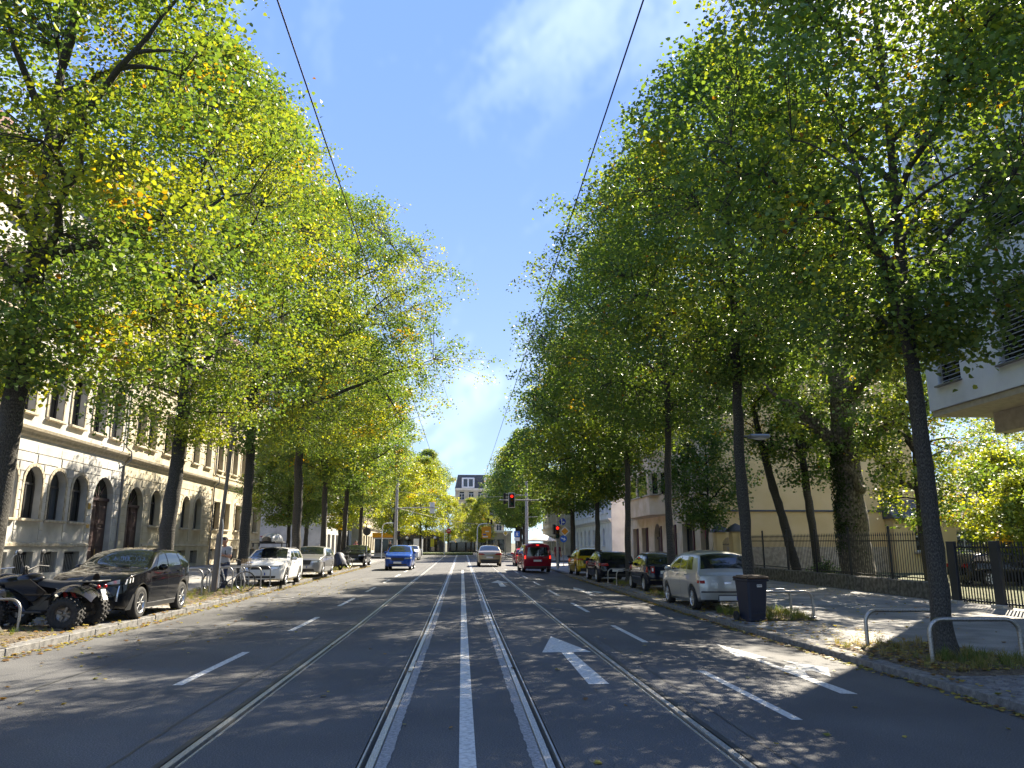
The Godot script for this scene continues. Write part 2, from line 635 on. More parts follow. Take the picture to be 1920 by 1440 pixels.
func make_trees() -> void:
	var g := "lindens along the left kerb"
	tree_at(-8.62, 14.9, "nearest left linden, thick mossy trunk beside the quad bike", {"s": 11, "lean": Vector3(.3, 0, 0), "h": 16.5, "fork": 5.0, "low": 4.6, "r": 5.2, "trunk": .24, "leaves": 70656, "anchors": 1200, "size": 0.098, "voids": -.16, "limbs": 10, "yellow": .25, "rich": true}, g)
	tree_at(-8.6, 23.3, "linden behind the black hatchback with forked trunk", {"s": 12, "h": 18, "fork": 5.6, "low": 4.6, "r": 4.6, "trunk": .23, "leaves": 64512, "anchors": 1140, "size": 0.101, "voids": -.16, "limbs": 9, "yellow": .25, "lean": Vector3(.5, 0, 0)}, g)
	tree_at(-8.5, 31.2, "linden between the bicycle racks and the white estate car", {"s": 13, "h": 20.5, "fork": 7, "low": 5.3, "r": 4.8, "trunk": .2, "leaves": 55296, "anchors": 1050, "size": 0.113, "voids": -.16, "limbs": 9, "yellow": .25}, g)
	tree_at(-7.75, 37.2, "linden with flared root between the white estate and the grey car", {"s": 14, "h": 19.5, "fork": 7, "low": 6.0, "r": 7.0, "trunk": .22, "leaves": 70656, "anchors": 1290, "size": 0.117, "voids": -.16, "limbs": 11, "yellow": .25, "off": Vector3(2.0, 0, 0)}, g)
	g = "trees along the right kerb"
	tree_at(7.75, 12.45, "nearest right linden, slim trunk in a tree pit between two hoops", {"s": 21, "h": 15.6, "fork": 4.5, "low": 5.0, "r": 4.5, "trunk": .15, "leaves": 69888, "anchors": 1187, "size": 0.094, "voids": -.2, "limbs": 10, "yellow": .1, "rich": true}, g)
	tree_at(7.4, 19.95, "right linden right behind the rubbish bin, at the silver car's tail", {"s": 22, "h": 16, "fork": 7.0, "low": 6.2, "r": 4.5, "trunk": .15, "leaves": 63232, "anchors": 1125, "size": 0.109, "voids": -.2, "limbs": 9, "yellow": .1}, g)
	tree_at(7.5, 27.8, "right linden between the silver car and the small black car", {"s": 23, "h": 17.2, "fork": 7.1, "low": 6.0, "r": 4.9, "trunk": .14, "leaves": 59904, "anchors": 1125, "size": 0.109, "voids": -.2, "limbs": 9, "yellow": .1}, g)
	tree_at(7.5, 35.1, "right linden at the hoops behind the small city car", {"s": 24, "h": 17.0, "fork": 6.2, "low": 5.8, "r": 5.4, "trunk": .14, "leaves": 56576, "anchors": 1093, "size": 0.117, "voids": -.2, "limbs": 9, "yellow": .1}, g)
	tree_at(7.3, 42.1, "right linden at the nose of the black hatchback", {"s": 25, "h": 14.5, "fork": 5, "low": 4.2, "r": 4.6, "trunk": .15, "leaves": 49140, "anchors": 975, "size": 0.143, "voids": -.2, "limbs": 9, "yellow": .1}, g)
	# kinds to copy from, farther off
	var far_a := tree_at(7.1, 50.0, "right linden above the yellow car, last before the signal pole", {"s": 26, "h": 14, "fork": 4.6, "low": 3.8, "r": 4.4, "trunk": .17, "leaves": 35100, "anchors": 747, "size": 0.160, "voids": -.2, "limbs": 8, "yellow": .1}, g)
	var far_b := tree_at(-8.7, 50.0, "left linden between the grey car and the covered motorbike", {"s": 27, "h": 18, "fork": 6, "low": 5.4, "r": 5.4, "trunk": .19, "leaves": 42120, "anchors": 811, "size": 0.160, "voids": -.16, "limbs": 9, "yellow": .25}, "lindens along the left kerb")
	var gl := "lindens along the left kerb"
	dup(far_b, P(-8.7, 58.5, .1), 2.1, "left linden beside the small black car", gl)
	dup(far_b, P(-8.6, 67.0, .1), 4.0, "forked left linden behind the small black car, last before the side street", gl).scale = Vector3.ONE * .9
	var ga := "trees beyond the crossing"
	var yellow_tree := tree_at(-8.0, 94, "yellowing tree just beyond the left concrete mast", {"s": 28, "h": 13, "fork": 3.5, "low": 2.8, "r": 5.0, "trunk": .18, "leaves": 21600, "anchors": 520, "size": 0.193, "limbs": 8, "yellow": .62}, ga)
	dup(yellow_tree, P(-5.5, 104, .1), 1.0, "bright yellow tree above the utility cabinet", ga)
	dup(yellow_tree, P(-13, 84, .1), 2.0, "golden tree on the left corner beside the kiosk", ga).scale = Vector3.ONE * 1.15
	dup(far_b, P(-6.0, 131, .1), 2.6, "tall green tree left of the dormer block at the street's end", ga).scale = Vector3.ONE * .95
	dup(yellow_tree, P(-2.2, 126, .1), 3.3, "small yellow-green tree in front of the dormer block", ga).scale = Vector3(.6, .7, .6)
	dup(yellow_tree, P(3.1, 124, .1), 5.0, "small tree right behind the orange direction sign", ga).scale = Vector3(.6, .68, .6)
	dup(yellow_tree, P(1.6, 137, .1), 2.2, "green tree close before the dormer block, hiding its lower storeys", ga).scale = Vector3(.7, .72, .7)
	dup(far_a, P(-12, 128, .1), 1.3, "round tree over the dark café", ga)
	dup(far_b, P(-17, 118, .1), .3, "broad tree behind the kiosk", ga)
	var k := 0
	for q in [[6.6, 84, 1.0], [6.8, 92, 1.0], [7.0, 100, 1.05], [8.0, 109, 1.1], [9.0, 120, 1.15], [9.4, 133, 1.15]]:
		var o := dup(far_a, P(q[0], q[1], .1), k * 1.3, ["first dark tree past the right concrete mast", "second dark tree past the right mast, by the blue square sign", "third dark tree past the right mast, behind the yellow diamond", "fourth dark tree past the right mast, beside the orange sign", "fifth tree past the right mast, level with the café", "last tree of the right row at the street's end"][k], ga)
		o.scale = Vector3.ONE * q[2]
		k += 1
	# big garden trees between the left houses and the crossing
	dup(far_b, P(-15.5, 79, .1), 1.7, "broad garden tree filling the gap after the ochre house", ga).scale = Vector3(1.2, .85, 1.2)
	dup(far_a, P(-13.5, 62, .1), .6, "low dense tree behind the white estate car's roof box", ga).scale = Vector3(1.0, .8, 1.0)
	# trees overhead, just outside the frame, whose boughs hang into it
	tree_at(-8.8, 5.2, "bright leafy bough of a left tree overhead at the frame's top corner", {"s": 29, "h": 15, "fork": 5, "low": 5.0, "r": 5.4, "trunk": .22, "leaves": 35100, "anchors": 598, "size": 0.105, "limbs": 9, "yellow": .5, "rich": true}, gl)
	tree_at(7.6, 2.6, "leafy bough of a right tree overhead at the frame's top corner", {"s": 30, "h": 13, "fork": 4.6, "low": 4.8, "r": 4.4, "trunk": .16, "leaves": 32400, "anchors": 572, "size": 0.101, "limbs": 9, "yellow": .35, "rich": true}, g)

# ---------------------------------------------------------------- road, tracks, kerbs, pavements
const KL := -7.05
const KR := 6.3

func strip(b: MB, x0: float, x1: float, d0: float, d1: float, h: float) -> void:
	# a level sheet that follows the street's gentle rise
	var cuts := [d0]
	if d0 < 18 and d1 > 18: cuts.append(18.0)
	cuts.append(d1)
	for k in cuts.size() - 1:
		b.quad(P(x0, cuts[k], h), P(x1, cuts[k], h), P(x1, cuts[k + 1], h), P(x0, cuts[k + 1], h))

func make_street() -> void:
	# the land under everything
	var b := MB.new()
	b.quad(Vector3(-900, -.34, 300), Vector3(900, -.34, 300), Vector3(900, -.34, -18), Vector3(-900, -.34, -18))
	b.quad(Vector3(-900, -.34, -18), Vector3(900, -.34, -18), Vector3(900, gy(1500) - .34, -1500), Vector3(-900, gy(1500) - .34, -1500))
	part("ground", b, M.ground, self, "structure")
	# carriageway, laid in strips between the rails
	var rails := [-2.23, -.72, .74, 2.23]
	var rw := .075
	b = MB.new()
	var far := 150.0
	strip(b, KL - .3, rails[0] - rw, -14, far, 0)
	strip(b, rails[3] + rw, KR + .3, -14, far, 0)
	# side streets at the crossing
	strip(b, -60, KL - .3, 78, 92, 0)
	strip(b, KR + .3, 60, 73.5, 81, 0)
	part("road", b, M.asphalt, self, "structure")
	b = MB.new()
	for k in 3: strip(b, rails[k] + rw, rails[k + 1] - rw, -14, far, 0)
	part("track_bed", b, M.asphalt_dark, self, "structure")
	for k in 4:
		var x: float = rails[k]
		var out := -1.0 if k % 2 == 0 else 1.0   # the groove lies on the inner side of each track
		var root := structure("tram_rail")
		var inner := -out
		b = MB.new()
		for s in [[-14.0, 18.0], [18.0, far]]:
			# head, groove, lip as one rolled section
			var xs := [x + out * rw, x + out * .058, x + inner * .0, x + inner * .004, x + inner * .042, x + inner * .046, x + inner * .062, x + inner * .075]
			var hs := [-.02, .003, .003, -.09, -.09, .0, .0, -.02]
			for j in 7:
				if j == 3: continue
				var a0 := P(xs[j], s[0], hs[j])
				var a1 := P(xs[j + 1], s[0], hs[j + 1])
				var e0 := P(xs[j], s[1], hs[j])
				var e1 := P(xs[j + 1], s[1], hs[j + 1])
				if xs[j] < xs[j + 1]: b.quad(a0, a1, e1, e0)
				else: b.quad(a1, a0, e0, e1)
		part("rail_head", b, M.rail, root)
		b = MB.new()
		strip(b, minf(x + inner * .003, x + inner * .043), maxf(x + inner * .003, x + inner * .043), -14, far, -.088)
		part("groove", b, M.rail_dark, root)
		# sealing beside the rail: pale mortar between the tracks, dark bitumen outside
		b = MB.new()
		var wob := [0.0]
		var d := -14.0
		var g := RandomNumberGenerator.new()
		g.seed = 30 + k
		var wide := .095 if k == 1 or k == 2 else .06
		var sgn := 1.0 if k == 1 or k == 3 else -1.0
		var w0 := wide
		while d < far:
			var step := .09 if d > 3 and d < 24 else 2.0
			if d < 18 and d + step > 18: step = 18 - d
			var w1 := wide * g.randf_range(.9, 1.1)
			var p0 := P(x + sgn * rw, d, .004)
			var p1 := P(x + sgn * (rw + w0), d, .004)
			var p2 := P(x + sgn * (rw + w1), d + step, .004)
			var p3 := P(x + sgn * rw, d + step, .004)
			if sgn > 0: b.quad(p0, p1, p2, p3)
			else: b.quad(p1, p0, p3, p2)
			w0 = w1
			d += step
		part("joint_sealing", b, M.sealing if k == 1 or k == 2 else M.sealing_dark, root)
	make_markings()
	make_seams()
	make_kerbs()
	# pavements
	b = MB.new()
	strip(b, -19.2, KL - .28, -14, 78, .118)
	strip(b, -40, KL - .28, 92, 150, .118)
	strip(b, KR + .28, 34, 81, 150, .118)
	strip(b, KR + 4.0, 34, -14, 10.5, .118)
	strip(b, KR + 2.5, 34, 10.5, 73.5, .118)
	strip(b, KR + .28, KR + 4.0, 4.0, 10.5, .09)
	strip(b, KR + .28, KR + 4.0, -14, 4.0, .118)
	strip(b, KR + .28, KR + 2.5, 14.3, 73.5, .118)
	strip(b, KR + .28, KR + 2.5, 10.5, 14.3, .07)
	part("pavement", b, M.pave, self, "structure")

func mark(called: String, poly: Array, h := .004) -> void:
	var b := MB.new()
	var p := PackedVector2Array()
	for q in poly: p.append(Vector2(q[0], q[1]))
	if Geometry2D.is_polygon_clockwise(p): p.reverse()
	var t := Geometry2D.triangulate_polygon(p)
	for k in range(0, t.size(), 3):
		var a := p[t[k]]
		var c := p[t[k + 1]]
		var e := p[t[k + 2]]
		if (c - a).cross(e - a) < 0:
			var s := c
			c = e
			e = s
		b.tri(P(a.x, a.y, h), P(c.x, c.y, h), P(e.x, e.y, h))
	part(called, b, M.paint, self, "structure")

func make_markings() -> void:
	var b := MB.new()
	strip(b, .0, .135, -14, 52, .004)
	part("centre_line", b, M.paint, self, "structure")
	for k in 9:
		var d := 10.25 + k * 6.35
		if d + 3 > 56: break
		b = MB.new()
		strip(b, -3.53, -3.41, d, d + 3.1, .004)
		part("lane_marking", b, M.paint, self, "structure")
		b = MB.new()
		strip(b, 3.34, 3.46, (d - 2.4) * 1.03, (d + .7) * 1.03, .004)
		part("lane_marking", b, M.paint, self, "structure")
	for dd in [10.0, 32.5]:
		var x := 1.72
		mark("arrow_marking", [[x - .13, dd], [x + .13, dd], [x + .09, dd + 3.0], [x + .4, dd + 3.0], [x, dd + 5.3], [x - .4, dd + 3.0], [x - .09, dd + 3.0]])
	for dd in [9.75, 28.6]:
		var x := 4.78
		mark("arrow_marking", [[x - .11, dd], [x + .11, dd], [x + .08, dd + 1.3], [x + .26, dd + 1.85], [x + .42, dd + 1.92], [x + .42, dd + 1.35], [x + .82, dd + 2.3], [x + .42, dd + 3.0], [x + .42, dd + 2.45], [x + .2, dd + 2.4],
			[x + .05, dd + 2.1], [x + .04, dd + 3.2], [x + .26, dd + 3.2], [x, dd + 5.1], [x - .26, dd + 3.2], [x - .06, dd + 3.2]])
	for s in [[.3, 3.1, 53.2], [3.5, 6.1, 53.2]]:
		b = MB.new()
		strip(b, s[0], s[1], s[2], s[2] + .45, .006)
		part("stop_line", b, M.paint, self, "structure")

func make_seams() -> void:
	# tar-filled joints and a cover in the carriageway
	var g := RandomNumberGenerator.new()
	g.seed = 61
	for q in [[2.62, 3.0, 30.0, .012], [-2.7, 2.0, 26.0, .012], [-5.1, 8.0, 44.0, .016]]:
		var b := MB.new()
		var d: float = q[1]
		var x: float = q[0]
		while d < q[2]:
			var x2: float = q[0] + g.randf_range(-.012, .012)
			var e := minf(d + .35, q[2])
			b.quad(P(x - q[3], d, .003), P(x + q[3], d, .003), P(x2 + q[3], e, .003), P(x2 - q[3], e, .003))
			x = x2
			d += .35
		part("tar_seam", b, M.sealing_dark, self, "structure")
	for q in [[-6.6, -5.4, 17.5, 20.6], [4.0, 5.2, 15.8, 17.4], [-4.9, -3.9, 31.0, 36.0]]:
		var b := MB.new()
		strip(b, q[0], q[1], q[2], q[3], .0025)
		part("asphalt_patch", b, M.asphalt_patch, self, "structure")
	for q in [[-5.9, 26.5], [4.2, 23.0]]:
		var root := structure("manhole_cover", P(q[0], q[1], .0))
		var b := MB.new()
		b.lathe([Vector2(.34, -.02), Vector2(.34, .005), Vector2(.001, .006)], 24)
		part("cover", b, M.rail_dark, root)
		b = MB.new()
		b.lathe([Vector2(.36, .004), Vector2(.42, .005), Vector2(.43, -.02)], 24)
		part("ring", b, M.sealing, root)

func make_kerbs() -> void:
	for side in [0, 1]:
		var root := structure("kerb")
		var x := KL - .14 if side == 0 else KR + .14
		var pieces := []
		for k in 3:
			var b := MB.new()
			b.cbox(Vector3.ZERO, Vector3(.28, .3, .99), .012)
			pieces.append(b.mesh(M.kerb))
		var g := RandomNumberGenerator.new()
		g.seed = 5 + side
		var d := -6.0
		while d < 110:
			if (side == 0 and d > 78 and d < 91) or (side == 1 and d > 73.2 and d < 81):
				d += 1
				continue
			var o := part("kerb_stone", pieces[g.randi() % 3], M.kerb, root)
			o.position = P(x + g.randf_range(-.006, .006), d + .5, -.025 + g.randf_range(-.006, .004))
			o.rotation = Vector3(g.randf_range(-.004, .004), g.randf_range(-.004, .004), g.randf_range(-.02, .02))
			d += 1.0
	# granite setts beside the near kerb on the right
	var root := structure("sett_paving")
	var shapes := []
	for k in 5:
		var b := MB.new()
		b.cbox(Vector3.ZERO, Vector3(.15 + .006 * (k % 3), .12, .15 + .008 * (k % 2)), .016)
		shapes.append(b.mesh(M.sett))
	var g := RandomNumberGenerator.new()
	g.seed = 99
	for r in 15:
		for k in 20:
			var o := part("sett", shapes[g.randi() % 5], M.sett, root)
			o.position = P(KR + .38 + k * .172 + (.08 if r % 2 else 0.0) + g.randf_range(-.008, .008), 8.25 + r * .168 + g.randf_range(-.008, .008), .065 + g.randf_range(-.008, .006))
			o.rotation = Vector3(g.randf_range(-.05, .05), g.randf_range(-.12, .12), g.randf_range(-.05, .05))

# ---------------------------------------------------------------- buildings
# A facade lies in its node's own axes: u along x, y up, its face at z = 0 looking to +z.
# bands: [[ya, yb, columns]], a column: [u0, u1, [opening, ...]], an opening: {y0, y1, kind, arch}
func arc_pts(u0: float, u1: float, spring: float, k := 10) -> PackedVector2Array:
	var p := PackedVector2Array()
	var r := (u1 - u0) * .5
	for j in k + 1:
		var a := PI - PI * j / k
		p.append(Vector2((u0 + u1) * .5 + cos(a) * r, spring + sin(a) * r))
	return p

func facade(o: Node3D, L: float, bands: Array, look: Dictionary, thick := .42) -> void:
	var b := MB.new()
	var z := -thick
	var rect := func(ua: float, ya: float, ub: float, yb: float):
		if ub - ua < .005 or yb - ya < .005: return
		b.quad(Vector3(ua, ya, 0), Vector3(ub, ya, 0), Vector3(ub, yb, 0), Vector3(ua, yb, 0))
	for band in bands:
		var ya: float = band[0]
		var yb: float = band[1]
		var u := 0.0
		for col in band[2]:
			rect.call(u, ya, col[0], yb)
			u = col[1]
			var y := ya
			for w in col[2]:
				rect.call(col[0], y, col[1], w.y0)
				b.quad(Vector3(col[0], w.y0, 0), Vector3(col[1], w.y0, 0), Vector3(col[1], w.y0, z), Vector3(col[0], w.y0, z))
				var top: float = w.y1
				if w.get("arch", false):
					var sp: float = top - (col[1] - col[0]) * .5
					var p := arc_pts(col[0], col[1], sp)
					for j in p.size() - 1:
						b.quad(Vector3(p[j].x, p[j].y, 0), Vector3(p[j + 1].x, p[j + 1].y, 0), Vector3(p[j + 1].x, top + .02, 0), Vector3(p[j].x, top + .02, 0))
						b.quad(Vector3(p[j].x, p[j].y, z), Vector3(p[j + 1].x, p[j + 1].y, z), Vector3(p[j + 1].x, p[j + 1].y, 0), Vector3(p[j].x, p[j].y, 0))
					top = top + .02
					b.quad(Vector3(col[0], w.y0, 0), Vector3(col[0], w.y0, z), Vector3(col[0], sp, z), Vector3(col[0], sp, 0))
					b.quad(Vector3(col[1], w.y0, z), Vector3(col[1], w.y0, 0), Vector3(col[1], sp, 0), Vector3(col[1], sp, z))
				else:
					b.quad(Vector3(col[0], top, z), Vector3(col[1], top, z), Vector3(col[1], top, 0), Vector3(col[0], top, 0))
					b.quad(Vector3(col[0], w.y0, 0), Vector3(col[0], w.y0, z), Vector3(col[0], top, z), Vector3(col[0], top, 0))
					b.quad(Vector3(col[1], w.y0, z), Vector3(col[1], w.y0, 0), Vector3(col[1], top, 0), Vector3(col[1], top, z))
				y = top
				opening(o, col[0], col[1], w, look, z)
			rect.call(col[0], y, col[1], yb)
		rect.call(u, ya, L, yb)
	part("wall", b, look.wall, o)

func opening(o: Node3D, u0: float, u1: float, w: Dictionary, look: Dictionary, z: float) -> void:
	var kind: String = w.get("kind", "window")
	var arch: bool = w.get("arch", false)
	var y0: float = w.y0
	var y1: float = w.y1
	var sp := y1 - (u1 - u0) * .5 if arch else y1
	var fm: Material = look.get("frame", M.frame_dark)
	var fb := MB.new()
	var t := .075
	var zf := z + .1
	var um := (u0 + u1) * .5
	var shape := PackedVector2Array([Vector2(u0, y0), Vector2(u1, y0)])
	if arch:
		var p := arc_pts(u0, u1, sp)
		p.reverse()
		shape.append_array(p)
	else: shape.append_array([Vector2(u1, y1), Vector2(u0, y1)])
	if kind == "door":
		# two panelled leaves under a fanlight
		var head := sp if arch else y1 - .9
		var root := part("door", MB.new(), fm, o)
		var db := MB.new()
		db.box(Vector3(um, (y0 + head) * .5, zf), Vector3(u1 - u0, head - y0, .06))
		root.mesh = db.mesh(M.door_wood)
		for s in [-1, 1]:
			var pb := MB.new()
			var uw := (u1 - u0) * .5
			for k in 3:
				var ph: float = (head - y0 - .5) / 3.0
				pb.cbox(Vector3(um + s * uw * .5, y0 + .25 + ph * (k + .5), zf + .045), Vector3(uw - .34, ph - .18, .05), .02)
			pb.box(Vector3(um + s * uw * .06, (y0 + head) * .5, zf + .045), Vector3(.05, head - y0 - .1, .05))
			part("door_leaf", pb, M.door_wood, root)
		var hb := MB.new()
		hb.rod(Vector3(um + .12, y0 + 1.05, zf + .09), Vector3(um + .12, y0 + 1.35, zf + .09), .02, 6)
		part("handle", hb, M.brass, root)
		fb.box(Vector3(um, head, zf + .06), Vector3(u1 - u0, .16, .12))
		if arch:
			var p := arc_pts(u0 + .05, u1 - .05, sp, 12)
			for k in [3, 6, 9]:
				fb.box(Vector3((um + p[k].x) * .5, (sp + p[k].y) * .5, zf), Vector3((p[k] - Vector2(um, sp)).length(), .06, .06), Basis(Vector3.BACK, (p[k] - Vector2(um, sp)).angle()))
		var fr := part("fanlight_frame", fb, M.door_wood, o)
		var gb := MB.new()
		if arch:
			var p := arc_pts(u0, u1, sp)
			gb.prism(p, zf - .02, zf, Transform3D())
		else: gb.box(Vector3(um, (head + y1) * .5, zf - .01), Vector3(u1 - u0, y1 - head, .02))
		part("pane", gb, M.pane_dark, fr)
		return
	if kind == "basement":
		fb.box(Vector3(um, y0 + t * .5, zf), Vector3(u1 - u0, t, .06))
		fb.box(Vector3(um, y1 - t * .5, zf), Vector3(u1 - u0, t, .06))
		for ux in [u0 + t * .5, u1 - t * .5]: fb.box(Vector3(ux, (y0 + y1) * .5, zf + .004), Vector3(t, y1 - y0, .06))
		var root := part("window", fb, fm, o)
		var gb := MB.new()
		gb.box(Vector3(um, (y0 + y1) * .5, zf - .04), Vector3(u1 - u0, y1 - y0, .02))
		part("pane", gb, M.pane_black, root)
		var n := int((u1 - u0) / .14)
		for k in n:
			var bb := MB.new()
			var x := lerpf(u0, u1, (k + .5) / n)
			bb.rod(Vector3(x, y0, -.08), Vector3(x, y1 - .12, -.08), .014, 5)
			part("grille_bar", bb, M.grille_pale, root)
		return
	# windows and shop windows: frame, mullion, transom, panes
	fb.box(Vector3(u0 + t * .5, (y0 + sp) * .5, zf), Vector3(t, sp - y0, .07))
	fb.box(Vector3(u1 - t * .5, (y0 + sp) * .5, zf), Vector3(t, sp - y0, .07))
	fb.box(Vector3(um, y0 + t * .5, zf + .002), Vector3(u1 - u0 - t * 2, t, .07))
	var tr := sp if arch else lerpf(y0, y1, .72)
	if kind != "shop":
		fb.box(Vector3(um, tr, zf + .012), Vector3(u1 - u0 - t * 2, .09, .09))
		fb.box(Vector3(um, (y0 + tr) * .5, zf + .005), Vector3(.085, tr - y0 - t, .075))
	if arch:
		var p := arc_pts(u0 + t * .5, u1 - t * .5, sp, 8)
		var line := PackedVector3Array()
		for q in p: line.append(Vector3(q.x, q.y, zf))
		fb.tube(line, PackedFloat32Array([t * .5]), 4)
	else: fb.box(Vector3(um, y1 - t * .5, zf + .002), Vector3(u1 - u0 - t * 2, t, .07))
	var root := part("window", fb, fm, o)
	var gb := MB.new()
	gb.prism(shape, zf - .035, zf - .02, Transform3D())
	var panes: Array = look.get("panes", [M.pane_dark, M.pane_blue, M.pane_dark, M.pane_curtain])
	part("pane", gb, M.pane_dark if kind == "shop" else panes[(int(u0 * 7.3) + int(y0 * 3.1)) % panes.size()], root)
	if kind == "window" or kind == "tall":
		var sb := MB.new()
		sb.cbox(Vector3(um, y0 - .06, .07), Vector3(u1 - u0 + .3, .12, .22), .02)
		part("sill", sb, look.get("trim", look.wall), o)
		if look.get("surround", true):
			var cb := MB.new()
			if arch:
				var pa := arc_pts(u0 - .09, u1 + .09, sp, 10)
				for k in pa.size() - 1:
					var mdl := (pa[k] + pa[k + 1]) * .5
					cb.box(Vector3(mdl.x, mdl.y, .025), Vector3((pa[k + 1] - pa[k]).length() + .02, .14, .07), Basis(Vector3.BACK, (pa[k + 1] - pa[k]).angle()))
			else:
				cb.cbox(Vector3(um, y1 + .11, .035), Vector3(u1 - u0 + .36, .2, .09), .015)
			for ux in [u0 - .09, u1 + .09]: cb.box(Vector3(ux, (y0 + sp) * .5 + .03, .022), Vector3(.14, sp - y0, .06))
			part("surround", cb, look.get("trim", look.wall), o)
		if w.get("hood", false):
			var hb := MB.new()
			hb.cbox(Vector3(um, y1 + .42, .12), Vector3(u1 - u0 + .7, .13, .26), .02)
			hb.prism(PackedVector2Array([Vector2(um - (u1 - u0) * .5 - .35, y1 + .49), Vector2(um + (u1 - u0) * .5 + .35, y1 + .49), Vector2(um, y1 + .95)]), .0, .2)
			part("window_hood", hb, look.get("trim", look.wall), o)

func ledge(o: Node3D, called: String, u0: float, u1: float, y: float, prof: Array, m: Material) -> void:
	# a moulding: profile of [height, how far proud]
	var b := MB.new()
	for k in prof.size() - 1:
		var a0 := Vector3(u0, y + prof[k][0], prof[k][1])
		var a1 := Vector3(u1, y + prof[k][0], prof[k][1])
		var c0 := Vector3(u0, y + prof[k + 1][0], prof[k + 1][1])
		var c1 := Vector3(u1, y + prof[k + 1][0], prof[k + 1][1])
		b.quad(a0, a1, c1, c0)
	for s in [u0, u1]:
		var p := PackedVector2Array([Vector2(0, y + prof[0][0])])
		for q in prof: p.append(Vector2(q[1], y + q[0]))
		p.append(Vector2(0, y + prof[-1][0]))
		for k in range(1, p.size() - 1):
			var a := Vector3(s, p[0].y, p[0].x)
			var c := Vector3(s, p[k].y, p[k].x)
			var e := Vector3(s, p[k + 1].y, p[k + 1].x)
			if s == u1: b.tri(a, e, c)
			else: b.tri(a, c, e)
	part(called, b, m, o)

func stone_courses(o: Node3D, L: float, cols: Array, ya: float, yb: float, m: Material, step := .42) -> void:
	# raised blocks with recessed joints between the openings
	var shapes := {}
	var y := ya
	var g := RandomNumberGenerator.new()
	g.seed = int(L * 10)
	while y + step <= yb + .01:
		var u := .02
		for k in cols.size() + 1:
			var e := L - .02
			var nxt := e
			if k < cols.size():
				e = cols[k][0] - .17
				nxt = cols[k][1] + .17
				for w in cols[k][2]:
					if w.get("arch", false) and y + step > w.y1 - (cols[k][1] - cols[k][0]) * .5:
						var r: float = (cols[k][1] - cols[k][0]) * .5 + .17
						var dy: float = y - (w.y1 - (cols[k][1] - cols[k][0]) * .5)
						var half := sqrt(maxf(0, r * r - maxf(dy, 0) * maxf(dy, 0)))
						var mid: float = (cols[k][0] + cols[k][1]) * .5
						e = mid - half
						nxt = mid + half
						if half < .05 : nxt = e
			if e - u > .12:
				var n := maxi(1, int((e - u) / 1.1))
				for j in n:
					var b := MB.new()
					var ua := lerpf(u, e, float(j) / n) + .008
					var ub := lerpf(u, e, float(j + 1) / n) - .008
					b.cbox(Vector3.ZERO, Vector3(ub - ua, step - .03, .05), .012)
					var st := part("stone_block", b, m, o)
					st.position = Vector3((ua + ub) * .5, y + step * .5, .008 + g.randf_range(-.003, .003))
			u = nxt
		y += step

func mass(o: Node3D, L: float, deep: float, y0: float, y1: float, m: Material, called := "core", set_back := .43) -> void:
	# the house behind the facade, with its own side walls
	var b := MB.new()
	b.box(Vector3(L * .5, (y0 + y1) * .5, -set_back - deep * .5), Vector3(L, y1 - y0, deep))
	part(called, b, m, o)
	for u in [.0, L]:
		b = MB.new()
		b.box(Vector3(u + (.15 if u == 0 else -.15), (y0 + y1) * .5, -set_back * .5 - .012), Vector3(.3, y1 - y0, set_back - .03))
		part("side_wall", b, m, o)

func pitched(o: Node3D, L: float, deep: float, y: float, h: float, m: Material) -> void:
	var b := MB.new()
	b.prism(PackedVector2Array([Vector2(.35, y), Vector2(-deep - .6, y), Vector2(-deep * .7, y + h), Vector2(-deep * .3, y + h)]), -.1, L + .1, Transform3D(Basis(Vector3(0, 0, 1), Vector3(0, 1, 0), Vector3(1, 0, 0)), Vector3.ZERO))
	part("roof", b, m, o)

func win(y0: float, y1: float, arch := false, kind := "window", hood := false) -> Dictionary:
	return {"y0": y0, "y1": y1, "arch": arch, "kind": kind, "hood": hood}

const CORNICE := [[0.0, 0.0], [.08, .1], [.2, .14], [.3, .3], [.42, .34], [.46, .0]]
const BAND := [[0.0, 0.0], [.04, .07], [.13, .07], [.16, .0]]

